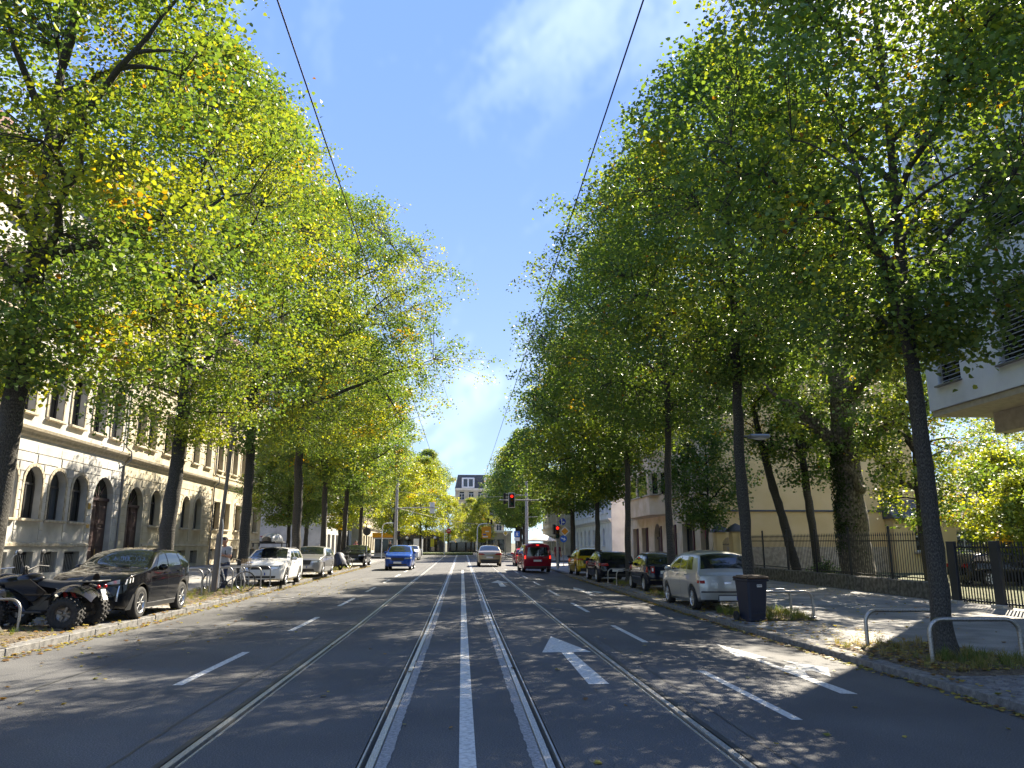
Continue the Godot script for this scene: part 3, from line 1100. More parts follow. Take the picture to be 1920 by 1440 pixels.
func make_building_materials() -> void:
	M.plaster_white = rough_mat(31, [[.2, .38, .37, .345], [.5, .46, .45, .42], [.8, .53, .515, .48]], .012, Vector3.ONE * .1, .9, 0.0, .2, true, .16)
	M.plaster_cream = rough_mat(32, [[.2, .4, .35, .25], [.5, .48, .43, .31], [.8, .54, .49, .37]], .012, Vector3.ONE * .1, .9, 0.0, .2, true, .16)
	M.plaster_ochre = rough_mat(33, [[.2, .38, .31, .2], [.5, .48, .41, .28], [.8, .55, .48, .35]], .012, Vector3.ONE * .1, .9, 0.0, .2, true, .16)
	M.plaster_yellow = rough_mat(34, [[.2, .62, .46, .21], [.5, .65, .49, .235], [.8, .68, .52, .26]], .012, Vector3.ONE * .08, .9, 0.0, .2, true, .16)
	M.plaster_peach = rough_mat(35, [[.2, .52, .4, .24], [.5, .6, .48, .31], [.8, .66, .54, .38]], .012, Vector3.ONE * .1, .9, 0.0, .2, true, .16)
	M.plaster_bright = rough_mat(36, [[.2, .62, .63, .65], [.5, .7, .71, .73], [.8, .76, .77, .78]], .012, Vector3.ONE * .1, .85, 0.0, .2, true, .1)
	M.stone_trim = rough_mat(37, [[.2, .36, .31, .22], [.5, .46, .4, .29], [.8, .54, .48, .37]], .02, Vector3.ONE * .3, .85, 2.0, .2, true, .2)
	M.roof_tile = rough_mat(38, [[.2, .1, .05, .035], [.8, .2, .09, .06]], .05, Vector3.ONE * .6, .9, 4.0, .2)
	M.roof_slate = rough_mat(39, [[.2, .06, .065, .075], [.8, .13, .135, .145]], .05, Vector3.ONE * .6, .7, 4.0, .2)
	M.frame_dark = mat(.03, .03, .032, .5)
	M.frame_white = mat(.6, .6, .58, .5)
	M.door_wood = rough_mat(40, [[.25, .022, .01, .012], [.75, .06, .028, .026]], .03, Vector3(2, .3, 2), .45, 3.0, .1, false)
	M.brass = mat(.6, .42, .15, .35, 1.0)
	M.pane_dark = mat(.012, .014, .016, .04)
	M.pane_blue = mat(.05, .06, .075, .05)
	M.pane_curtain = mat(.2, .2, .19, .12)
	M.pane_black = mat(.006, .006, .007, .2)
	M.maroon = mat(.06, .012, .016, .6)
	M.louvre = mat(.5, .52, .56, .4, .3)
	M.concrete_warm = rough_mat(42, [[.2, .42, .36, .28], [.8, .52, .46, .37]], .02, Vector3.ONE * .3, .85, 1.0, .2, true, .15)
	M.grille_pale = mat(.3, .3, .29, .5, .3)

func make_buildings() -> void:
	make_building_materials()
	# ---- three joined houses on the left
	var d0 := 22.0
	var o := thing("apartment_house", "pale grey apartment house with round-arched ground floor windows and barred basement windows", "house", Vector3(-19, 0, -d0), PI / 2, "old apartment houses on the left")
	var look := {"wall": M.plaster_white, "trim": M.stone_trim, "frame": M.frame_dark}
	var L := 44.5 - d0
	var gcols := []
	for a in [[24.2, 25.8], [26.3, 27.9], [28.4, 30.0], [30.6, 32.2], [32.7, 34.2], [34.75, 36.2], [36.85, 38.3], [38.95, 40.45]]:
		gcols.append([a[0] - d0, a[1] - d0, [win(.55, 1.5, false, "basement"), win(2.92, 5.2, true)]])
	gcols.append([41.25 - d0, 43.55 - d0, [win(.25, 5.35, true, "door")]])
	var ucols := []
	var ucols2 := []
	var ucols3 := []
	for a in [24.6, 26.8, 29.0, 31.2, 33.5, 35.95, 38.05, 40.3, 42.4]:
		ucols.append([a - d0, a + 1.3 - d0, [win(7.5, 10.0, false, "window", a == 42.4)]])
		ucols2.append([a - d0, a + 1.3 - d0, [win(11.6, 13.9)]])
		ucols3.append([a - d0, a + 1.3 - d0, [win(15.3, 17.2)]])
	facade(o, L, [[-.1, 6.45, gcols], [6.45, 10.9, ucols], [10.9, 14.7, ucols2], [14.7, 18.2, ucols3]], look)
	stone_courses(o, L, gcols, 2.0, 6.2, M.plaster_white)
	ledge(o, "plinth_band", 0, 41.1 - d0, 1.72, [[0.0, 0.0], [.02, .1], [.14, .1], [.2, .0]], M.stone_trim)
	ledge(o, "cornice", 0, L, 6.42, CORNICE, M.stone_trim)
	ledge(o, "sill_band", 0, L, 11.2, BAND, M.stone_trim)
	ledge(o, "eaves", 0, L, 17.9, CORNICE, M.stone_trim)
	mass(o, L, 11, -.1, 18.2, M.plaster_white)
	pitched(o, L, 11, 18.2, 4, M.roof_tile)
	for q in [[40.85, 2.75, .26, .2], [40.8, 3.75, .22, .3]]:
		var pq := MB.new()
		pq.cbox(Vector3(q[0] - d0, q[1], .06), Vector3(q[2], q[3], .05), .01)
		part("plaque", pq, M.brass, o)
	downpipe(o, L - .2, 17.8)
	o = thing("apartment_house", "cream apartment house with dark arched double door between the two other left houses", "house", Vector3(-19, 0, -44.5), PI / 2, "old apartment houses on the left")
	look = {"wall": M.plaster_cream, "trim": M.plaster_cream, "frame": M.frame_dark}
	d0 = 44.5
	L = 15.5
	gcols = [[.9, 3.1, [win(.45, 5.15, true, "door")]]]
	for a in [48.6, 51.1, 53.9, 56.4]:
		gcols.append([a - d0, a + 1.5 - d0, [win(.6, 1.5, false, "basement"), win(3.0, 5.15, true)]])
	ucols = []
	ucols2 = []
	ucols3 = []
	for a in [45.6, 47.3, 49.9, 52.6, 55.3, 57.9]:
		ucols.append([a - d0, a + 1.25 - d0, [win(7.55, 10.0)]])
		ucols2.append([a - d0, a + 1.25 - d0, [win(11.7, 13.9)]])
		ucols3.append([a - d0, a + 1.25 - d0, [win(15.3, 17.2)]])
	facade(o, L, [[-.1, 6.35, gcols], [6.35, 10.9, ucols], [10.9, 14.7, ucols2], [14.7, 18.0, ucols3]], look)
	stone_courses(o, L, gcols, 2.1, 6.2, M.plaster_cream, .44)
	stone_courses(o, L, ucols, 7.6, 10.4, M.plaster_cream, .44)
	ledge(o, "plinth_band", 3.3, L, 1.75, BAND, M.plaster_cream)
	ledge(o, "cornice", 0, L, 6.32, CORNICE, M.stone_trim)
	ledge(o, "sill_band", 0, L, 11.2, BAND, M.stone_trim)
	ledge(o, "eaves", 0, L, 17.7, CORNICE, M.stone_trim)
	mass(o, L, 11, -.1, 18.0, M.plaster_cream)
	pitched(o, L, 11, 18.0, 4, M.roof_tile)
	o = thing("apartment_house", "ochre apartment house with square-headed windows, farthest of the three joined left houses", "house", Vector3(-19, 0, -60), PI / 2, "old apartment houses on the left")
	downpipe(o, .3, 17.4)
	look = {"wall": M.plaster_ochre, "trim": M.plaster_cream, "frame": M.frame_dark}
	d0 = 60
	L = 15
	gcols = []
	for a in [60.7, 63.3, 66.4, 69.0, 72.0]:
		gcols.append([a - d0, a + 1.5 - d0, [win(.8, 1.6, false, "basement"), win(3.1, 5.15)]])
	ucols = []
	ucols2 = []
	ucols3 = []
	for a in [60.8, 62.9, 64.8, 67.3, 69.8, 72.3]:
		ucols.append([a - d0, a + 1.3 - d0, [win(7.6, 10.0)]])
		ucols2.append([a - d0, a + 1.3 - d0, [win(11.7, 13.9)]])
		ucols3.append([a - d0, a + 1.3 - d0, [win(15.2, 17.0)]])
	facade(o, L, [[-.1, 6.4, gcols], [6.4, 10.9, ucols], [10.9, 14.6, ucols2], [14.6, 17.8, ucols3]], look)
	ledge(o, "plinth_band", 0, L, 2.3, BAND, M.plaster_cream)
	ledge(o, "cornice", 0, L, 6.3, CORNICE, M.plaster_cream)
	ledge(o, "sill_band", 0, L, 7.1, BAND, M.plaster_cream)
	ledge(o, "eaves", 0, L, 17.5, CORNICE, M.plaster_cream)
	mass(o, L, 11, -.1, 17.8, M.plaster_ochre)
	pitched(o, L, 11, 17.8, 4, M.roof_tile)
	# ---- beyond the crossing on the left: shops under flats
	plain_house("corner_house", "pale corner house with shop windows beyond the left side street", Vector3(-17, .5, -96), PI / 2, 26, 11, 15, M.plaster_white, "shop", "houses beyond the crossing")
	plain_house("far_house", "long light house with shops farther down the left side", Vector3(-16, .8, -124), PI / 2, 30, 11, 14, M.plaster_cream, "shop", "houses beyond the crossing")
	make_right_buildings()

func downpipe(o: Node3D, u: float, h: float) -> void:
	var b := MB.new()
	b.tube(PackedVector3Array([Vector3(u, .1, .09), Vector3(u, 6.2, .09), Vector3(u, 6.5, .42), Vector3(u, 6.95, .42), Vector3(u, 7.2, .09), Vector3(u, h, .09)]), PackedFloat32Array([.055]), 8)
	part("downpipe", b, M.pole_grey, o)

func plain_house(called: String, label: String, at: Vector3, turn: float, L: float, deep: float, h: float, m: Material, ground: String, group: String, roof := "roof_tile") -> Node3D:
	var o := thing(called, label, "house", at, turn, group)
	var bands := []
	var cols := []
	var u := 1.2
	while u + 2.6 < L:
		if ground == "shop": cols.append([u, u + 2.2, [win(.5, 2.9, false, "shop")]])
		else: cols.append([u + .4, u + 1.8, [win(1.5, 3.4, ground == "arch")]])
		u += 3.3
	bands.append([-.6, 4.2, cols])
	var y := 4.2
	while y + 3.3 <= h + .2:
		cols = []
		u = 1.6
		while u + 1.4 < L:
			cols.append([u, u + 1.15, [win(y + .9, y + 2.8)]])
			u += 2.3
		bands.append([y, y + 3.4, cols])
		y += 3.4
	var look := {"wall": m, "trim": m, "frame": M.frame_white if m == M.plaster_bright else M.frame_dark, "surround": false}
	facade(o, L, bands, look)
	ledge(o, "cornice", 0, L, 3.9, CORNICE, m)
	ledge(o, "eaves", 0, L, y - .4, CORNICE, m)
	mass(o, L, deep, -.6, y, m)
	pitched(o, L, deep, y, 3.5, M[roof])
	return o

func make_right_buildings() -> void:
	# ---- yellow corner house with shops, its bare gable towards the garden
	var d1 := 65.0
	var d0 := 43.0
	var L := d1 - d0
	var o := thing("corner_shop_house", "peach corner house with bay window above the shops and a bare yellow gable", "house", Vector3(15.65, .0, -72.7), -PI / 2)
	o.scale = Vector3.ONE * 1.118
	var look := {"wall": M.plaster_peach, "trim": M.stone_trim, "frame": M.frame_dark, "surround": true}
	var gcols := []
	for a in [[43.7, 45.2], [46.6, 49.0], [50.6, 52.4]]: gcols.push_front([d1 - a[1], d1 - a[0], [win(.35, 3.0, false, "shop")]])
	gcols.push_front([d1 - 56.3, d1 - 54.3, [win(.15, 3.2, true, "door")]])
	for a in [[58.4, 60.2], [61.6, 63.4]]: gcols.push_front([d1 - a[1], d1 - a[0], [win(.35, 3.0, false, "shop")]])
	var bands := [[-.5, 3.9, gcols]]
	for f in 3:
		var y := 3.9 + f * 3.4
		var cols := []
		for a in [44.6, 47.2, 49.8]: cols.push_front([d1 - a - 1.2, d1 - a, [win(y + .9, y + 2.9)]])
		cols.push_front([d1 - 63.8, d1 - 62.6, [win(y + .9, y + 2.9)]])
		bands.append([y, y + 3.4, cols])
	facade(o, L, bands, look)
	for k in gcols.size() - 1:
		# posters and shutters that frame each shop window
		var b := MB.new()
		b.cbox(Vector3(gcols[k][1] + .16, 1.7, .04), Vector3(.24, 2.6, .1), .02)
		part("pilaster", b, M.maroon, o)
	var pink := MB.new()
	pink.box(Vector3(d1 - 44.45, 2.45, -.26), Vector3(1.3, .9, .03))
	part("blind", pink, mat(.42, .08, .14, .8), o)
	ledge(o, "cornice", 0, L, 3.7, BAND, M.stone_trim)
	ledge(o, "eaves", 0, L, 13.7, CORNICE, M.stone_trim)
	mass(o, L, 11.6, -.5, 14.1, M.plaster_peach)
	# the gable, flat and yellow, with one thin ledge
	var b := MB.new()
	b.box(Vector3(L + .06, 6.5, -6.0), Vector3(.1, 14.4, 12.0))
	part("gable_wall", b, M.plaster_yellow, o)
	b = MB.new()
	b.box(Vector3(L + .14, 3.55, -6.0), Vector3(.12, .09, 12.02))
	part("gable_ledge", b, M.roof_slate, o)
	b = MB.new()
	b.box(Vector3(L + .115, .35, -6.0), Vector3(.05, 2.4, 12.03))
	part("gable_plinth", b, M.stone_trim, o)
	pitched(o, L, 11.6, 14.1, 4, M.roof_tile)
	# bay: parapet, canted sides, window storeys
	for f in 2:
		var y := 3.75 + f * 3.4
		b = MB.new()
		var plan := [Vector2(d1 - 62.0, 0), Vector2(d1 - 61.0, 1.0), Vector2(d1 - 53.4, 1.0), Vector2(d1 - 52.0, 0)]
		for k in 3:
			var p: Vector2 = plan[k]
			var q: Vector2 = plan[k + 1]
			b.quad(Vector3(p.x, y, p.y), Vector3(q.x, y, q.y), Vector3(q.x, y + 1.35, q.y), Vector3(p.x, y + 1.35, p.y))
			b.quad(Vector3(p.x, y + 2.85, p.y), Vector3(q.x, y + 2.85, q.y), Vector3(q.x, y + 3.4, q.y), Vector3(p.x, y + 3.4, p.y))
			for s in [0.04, .5, .96]:
				var at: Vector2 = p.lerp(q, s)
				b.box(Vector3(at.x, y + 2.1, at.y - .1), Vector3(.45 if k == 1 else .2, 1.52, .2))
		b.quad(Vector3(plan[0].x, y, 0), Vector3(plan[3].x, y, 0), Vector3(plan[2].x, y, 1), Vector3(plan[1].x, y, 1))
		var bay := part("bay_window", b, M.plaster_peach, o)
		b = MB.new()
		for k in 3:
			var p: Vector2 = plan[k].lerp(Vector2(d1 - 57, 0), .06)
			var q: Vector2 = plan[k + 1].lerp(Vector2(d1 - 57, 0), .06)
			b.quad(Vector3(p.x, y + 1.3, p.y), Vector3(q.x, y + 1.3, q.y), Vector3(q.x, y + 2.9, q.y), Vector3(p.x, y + 2.9, p.y))
		part("pane", b, M.pane_dark, bay)
		b = MB.new()
		b.box(Vector3(d1 - 57.2, y + 1.36, .55), Vector3(9.2, .08, 1.1))
		part("bay_sill", b, M.stone_trim, bay)
	# ---- white house beyond the side street, then more
	plain_house("white_house", "white stucco house with arched ground floor windows past the right side street", Vector3(15.8, .45, -112), -PI / 2, 30, 11, 14, M.plaster_bright, "arch", "houses beyond the crossing", "roof_slate")
	plain_house("far_house", "cream house far down the right side behind the parasol", Vector3(15, .75, -145), -PI / 2, 32, 11, 14, M.plaster_cream, "shop", "houses beyond the crossing")
	# ---- modern white block on columns
	o = thing("modern_building", "modern white building raised on columns with louvred windows", "building", Vector3(15.65, -.2, -24.5), -PI / 2)
	o.scale = Vector3.ONE * 1.118
	look = {"wall": M.plaster_bright, "trim": M.pole_grey, "frame": M.anthracite, "surround": false, "panes": [M.pane_blue]}
	bands = []
	var wins := [[.55, 1.6], [3.2, 5.9], [7.6, 10.3], [12, 14.7], [16.4, 19.1], [20.8, 23.5]]
	for f in 3:
		var y := 5.67 + f * 3.3
		var cols := []
		for w in wins: cols.append([w[0], w[1], [win(y + .68, y + 2.75, false, "shop")]])
		bands.append([y, y + 3.3, cols])
	facade(o, 27, bands, look, .3)
	mass(o, 27, 14, 5.68, 15.57, M.plaster_bright, "core", .31)
	for f in 3:
		for w in wins:
			var y := 5.67 + f * 3.3 + .68
			b = MB.new()
			b.cbox(Vector3((w[0] + w[1]) * .5, y - .03, .03), Vector3(w[1] - w[0] + .1, .05, .18), .01)
			part("sill", b, M.pole_grey, o)
			var lm := MB.new()
			lm.box(Vector3.ZERO, Vector3(w[1] - w[0] - .1, .012, .09), Basis(Vector3.RIGHT, .5))
			var lmesh := lm.mesh(M.louvre)
			for k in 17:
				var sl := part("louvre", lmesh, M.louvre, o)
				sl.position = Vector3((w[0] + w[1]) * .5, y + .1 + k * .12, -.07)
	b = MB.new()
	b.box(Vector3(13.5, 5.58, -7.2), Vector3(26.9, .17, 14.3))
	part("soffit", b, M.concrete_warm, o)
	b = MB.new()
	b.box(Vector3(13.6, 5.2, -1.6), Vector3(25.5, .58, .5))
	part("beam", b, M.concrete_warm, o)
	for u in [4.2, 11, 18, 25]:
		b = MB.new()
		b.cbox(Vector3(u, 2.6, -1.5), Vector3(.55, 5.4, .55), .02)
		part("column", b, M.concrete_warm, o)
	b = MB.new()
	b.box(Vector3(17, 2.6, -9), Vector3(15, 5.3, 9))
	part("recessed_ground_floor", b, M.plaster_bright, o)
	# ---- low garden house behind the shrubs
	o = thing("garden_house", "low yellow garden house with white-barred window behind the gate", "house", Vector3(26.8, .0, -47))
	o.scale = Vector3.ONE * 1.118
	facade(o, 13, [[-.3, 3.1, [[1.2, 2.4, [win(1.3, 2.45)]], [3.6, 4.8, [win(1.3, 2.45)]], [7, 8.2, [win(.1, 2.3)]]]]], {"wall": M.plaster_yellow, "trim": M.stone_trim, "frame": M.frame_white, "surround": false})
	mass(o, 13, 7, -.3, 3.1, M.plaster_yellow)
	pitched(o, 13, 7, 3.1, 2.2, M.roof_slate)
	# ---- the end of the street
	o = thing("corner_block", "tall pale block with dormer windows in a slate roof closing the street", "house", Vector3(-1.5, 1.0, -158))
	bands = []
	for f in 4:
		var cols := []
		for k in 5: cols.append([.8 + k * 1.9, 1.9 + k * 1.9, [win(f * 3.1 + 1.0, f * 3.1 + 2.7)]])
		bands.append([f * 3.1 - (.5 if f == 0 else 0.0), f * 3.1 + 3.1, cols])
	facade(o, 10, bands, {"wall": M.plaster_cream, "trim": M.plaster_cream, "frame": M.frame_white, "surround": false})
	mass(o, 10, 10, -.5, 12.4, M.plaster_cream)
	ledge(o, "eaves", 0, 10, 12.2, CORNICE, M.plaster_bright)
	b = MB.new()
	b.prism(PackedVector2Array([Vector2(-.1, 12.6), Vector2(10.1, 12.6), Vector2(9.5, 15.4), Vector2(.5, 15.4)]), -9, -.3)
	part("roof", b, M.roof_slate, o)
	for u in [2.6, 7.2]:
		b = MB.new()
		b.cbox(Vector3(u, 13.7, -.2), Vector3(2.6, 2.1, 1.2), .05)
		var dm := part("dormer", b, M.plaster_bright, o)
		for s in [-.55, .55]:
			b = MB.new()
			b.box(Vector3(u + s, 13.7, .405), Vector3(.8, 1.5, .03))
			part("window", b, M.pane_blue, dm)
	# pavilion row with awnings behind the grass
	for k in 3:
		var w: float = [9.0, 5.0, 6.0][k]
		var x: float = [-12.0, -2.6, 2.8][k]
		o = thing("cafe_pavilion", ["dark café front with round lamps behind the grass strip", "dark café front under a white awning behind the grass strip, left of the orange sign", "low grey shop front behind the orange direction sign"][k], "café", Vector3(x, 1.0, -(138.0 + k)))
		b = MB.new()
		b.box(Vector3(w * .5, 1.5, -2), Vector3(w, 4.0, 4))
		part("wall", b, M.roof_slate if k < 2 else M.plaster_white, o)
		b = MB.new()
		b.cbox(Vector3(w * .5, 3.55, -1.7), Vector3(w + .4, .35, 5), .04)
		part("roof_edge", b, M.plaster_bright, o)
		for j in int(w / 1.6):
			b = MB.new()
			b.box(Vector3(.9 + j * 1.6, 1.2, .02), Vector3(1.3, 2.0, .05))
			part("shop_window", b, M.pane_dark, o)
		if k == 1:
			for j in 2:
				b = MB.new()
				b.prism(PackedVector2Array([Vector2(0, 3.3), Vector2(1.9, 1.75), Vector2(1.9, 1.65), Vector2(0, 3.2)]), 0.1 + j * 2.4, 2.4 + j * 2.4, Transform3D(Basis(Vector3(0, 0, 1), Vector3(0, 1, 0), Vector3(1, 0, 0)), Vector3.ZERO))
				part("awning", b, mat(.6, .63, .68, .8), o)

# ---------------------------------------------------------------- cars
# A car's own axes: x forward along its length (front at +x), y up, z across. s runs from the nose (0) to the tail (L).
class Car:
	var L: float
	var W: float
	var top: Array
	var belt: Array
	var plan: Array
	var sill: float
	var wr: float
	var fa: float
	var ra: float
	var tumble: float
	func ev(p: Array, s: float) -> float:
		if s <= p[0][0]: return p[0][1]
		for k in p.size() - 1:
			if s <= p[k + 1][0]:
				var a: float = p[k][0]
				var b: float = p[k + 1][0]
				var t := (s - a) / (b - a)
				# monotone cubic through the points
				var d: float = (p[k + 1][1] - p[k][1]) / (b - a)
				var d0: float = d
				var d1: float = d
				if k > 0:
					var e: float = (p[k][1] - p[k - 1][1]) / (a - p[k - 1][0])
					d0 = 0.0 if e * d <= 0 else 2 * e * d / (e + d)
				if k + 2 < p.size():
					var e: float = (p[k + 2][1] - p[k + 1][1]) / (p[k + 2][0] - b)
					d1 = 0.0 if e * d <= 0 else 2 * e * d / (e + d)
				var h := b - a
				return p[k][1] * (1 + 2 * t) * (1 - t) * (1 - t) + d0 * h * t * (1 - t) * (1 - t) + p[k + 1][1] * t * t * (3 - 2 * t) + d1 * h * t * t * (t - 1)
		return p[-1][1]
	func half(s: float) -> float: return W * .5 * ev(plan, s)
	func topy(s: float) -> float: return ev(top, s)
	func belty(s: float) -> float: return minf(ev(belt, s), topy(s) - .02)
	func low(s: float) -> float:
		var y := sill
		if s < .35: y = lerpf(sill + .06, sill, s / .35)
		if s > L - .35: y = lerpf(sill + .1, sill, (L - s) / .35)
		for c in [fa, ra]:
			var d: float = absf(s - c)
			var R: float = wr + .055
			if d < R: y = maxf(y, wr + sqrt(R * R - d * d))
		return y
	func side(s: float, y: float, z: float, off := 0.0) -> Vector3:
		# a point on the flank below the belt
		var b := belty(s)
		var u := clampf((y - sill) / maxf(.05, b - sill), 0, 1)
		var g := 1.0 - .075 * pow(1 - u, 2.5) - .035 * u * u * u + .006 * sin(clampf((u - .55) / .25, 0, 1) * PI)
		return Vector3(L * .5 - s, y, z * (half(s) * g + off))
	func edge(s: float) -> Vector2:
		# the roof rail: (z, y)
		var b := belty(s)
		var h := topy(s) - b
		return Vector2(maxf(half(s) * .965 - h * tumble, .1), b + h * .86 - .01)
	func glass(s: float, u: float, z: float, off := 0.0) -> Vector3:
		var e := edge(s)
		var b := belty(s)
		var zz := lerpf(half(s) * .965, e.x, u) + .018 * sin(u * PI)
		return Vector3(L * .5 - s, lerpf(b, e.y, u), z * (zz + off))
	func over(s: float, w: float, off := 0.0) -> Vector3:
		# across the roof, bonnet, windscreen: w from -1 to 1
		var e := edge(s)
		var y := e.y + (topy(s) - e.y) * (1 - pow(absf(w), 2.4))
		var dy := (topy(s + .02) - topy(s - .02)) / .04
		var nn := Vector2(dy, 1).normalized()
		return Vector3(L * .5 - s + nn.x * off, y + nn.y * off, w * e.x)
	func cap(front: bool, y: float, z: float, off := 0.0) -> Vector3:
		var s := 0.0 if front else L
		var h := half(s)
		var bulge := (.1 if front else .06) * (1 - pow(absf(z) / h, 2.2))
		var t := topy(s)
		bulge += .05 * sin(clampf((y - sill) / (t - sill), 0, 1) * PI)
		return Vector3((L * .5 + bulge + off) * (1 if front else -1), y, z)

func smooth_patch(b: MB, f: Callable, nu: int, nv: int, flip := false) -> void:
	var rows := []
	for i in nu + 1:
		var row := PackedVector3Array()
		for j in nv + 1: row.append(f.call(float(i) / nu, float(j) / nv))
		rows.append(row)
	b.grid(rows, flip)

func flank_patch(c: Car, quad_: Array, z: float, off := .006) -> MB:
	# quad_: four (s, y) corners on the flank
	var b := MB.new()
	smooth_patch(b, func(u, v):
		var p: Vector2 = (quad_[0] as Vector2).lerp(quad_[1], u).lerp((quad_[3] as Vector2).lerp(quad_[2], u), v)
		return c.side(p.x, p.y, z, off), 6, 4, z < 0)
	return b

func cap_patch(c: Car, front: bool, quad_: Array, off := .006) -> MB:
	var b := MB.new()
	smooth_patch(b, func(u, v):
		var p: Vector2 = (quad_[0] as Vector2).lerp(quad_[1], u).lerp((quad_[3] as Vector2).lerp(quad_[2], u), v)
		return c.cap(front, p.y, p.x, off), 8, 4, not front)
	return b

func make_wheel(r: float, w: float, rim: Material, spokes: int, cover := false) -> Array:
	var xf := Transform3D(Basis(Vector3.RIGHT, PI / 2), Vector3.ZERO)
	var t := MB.new()
	t.lathe([Vector2(r * .64, -w * .44), Vector2(r * .8, -w * .52), Vector2(r * .95, -w * .48), Vector2(r, -w * .34), Vector2(r, w * .34), Vector2(r * .95, w * .48), Vector2(r * .8, w * .52), Vector2(r * .64, w * .44), Vector2(r * .62, 0), Vector2(r * .64, -w * .44)], 28, xf)
	var m := MB.new()
	m.lathe([Vector2(r * .68, w * .38), Vector2(r * .67, w * .5), Vector2(r * .6, w * .5), Vector2(r * .57, w * .25)], 28, xf)
	m.lathe([Vector2(r * .68, -w * .5), Vector2(r * .6, -w * .5), Vector2(r * .57, -w * .25)], 28, xf)
	for k in spokes:
		var a := TAU * k / spokes
		var wd := r * (.15 if spokes < 8 else .085)
		for s in [-1, 1]:
			m.cbox(Vector3(cos(a) * r * .36, sin(a) * r * .36, s * w * .4), Vector3(r * .5, wd * (1.25 if cover else 1.0), .025), .008, Basis(Vector3.BACK, a))
	for s in [-1, 1]: m.lathe([Vector2(.002, s * w * .44), Vector2(r * .13, s * w * .43), Vector2(r * .16, s * w * .34)], 14, xf)
	var d := MB.new()
	for s in [-1, 1]: d.lathe([Vector2(.002, s * w * .3), Vector2(r * .63, s * w * .3)], 20, xf)
	return [t.mesh(M.rubber), m.mesh(rim), d.mesh(M.pole_grey if cover else M.black)]

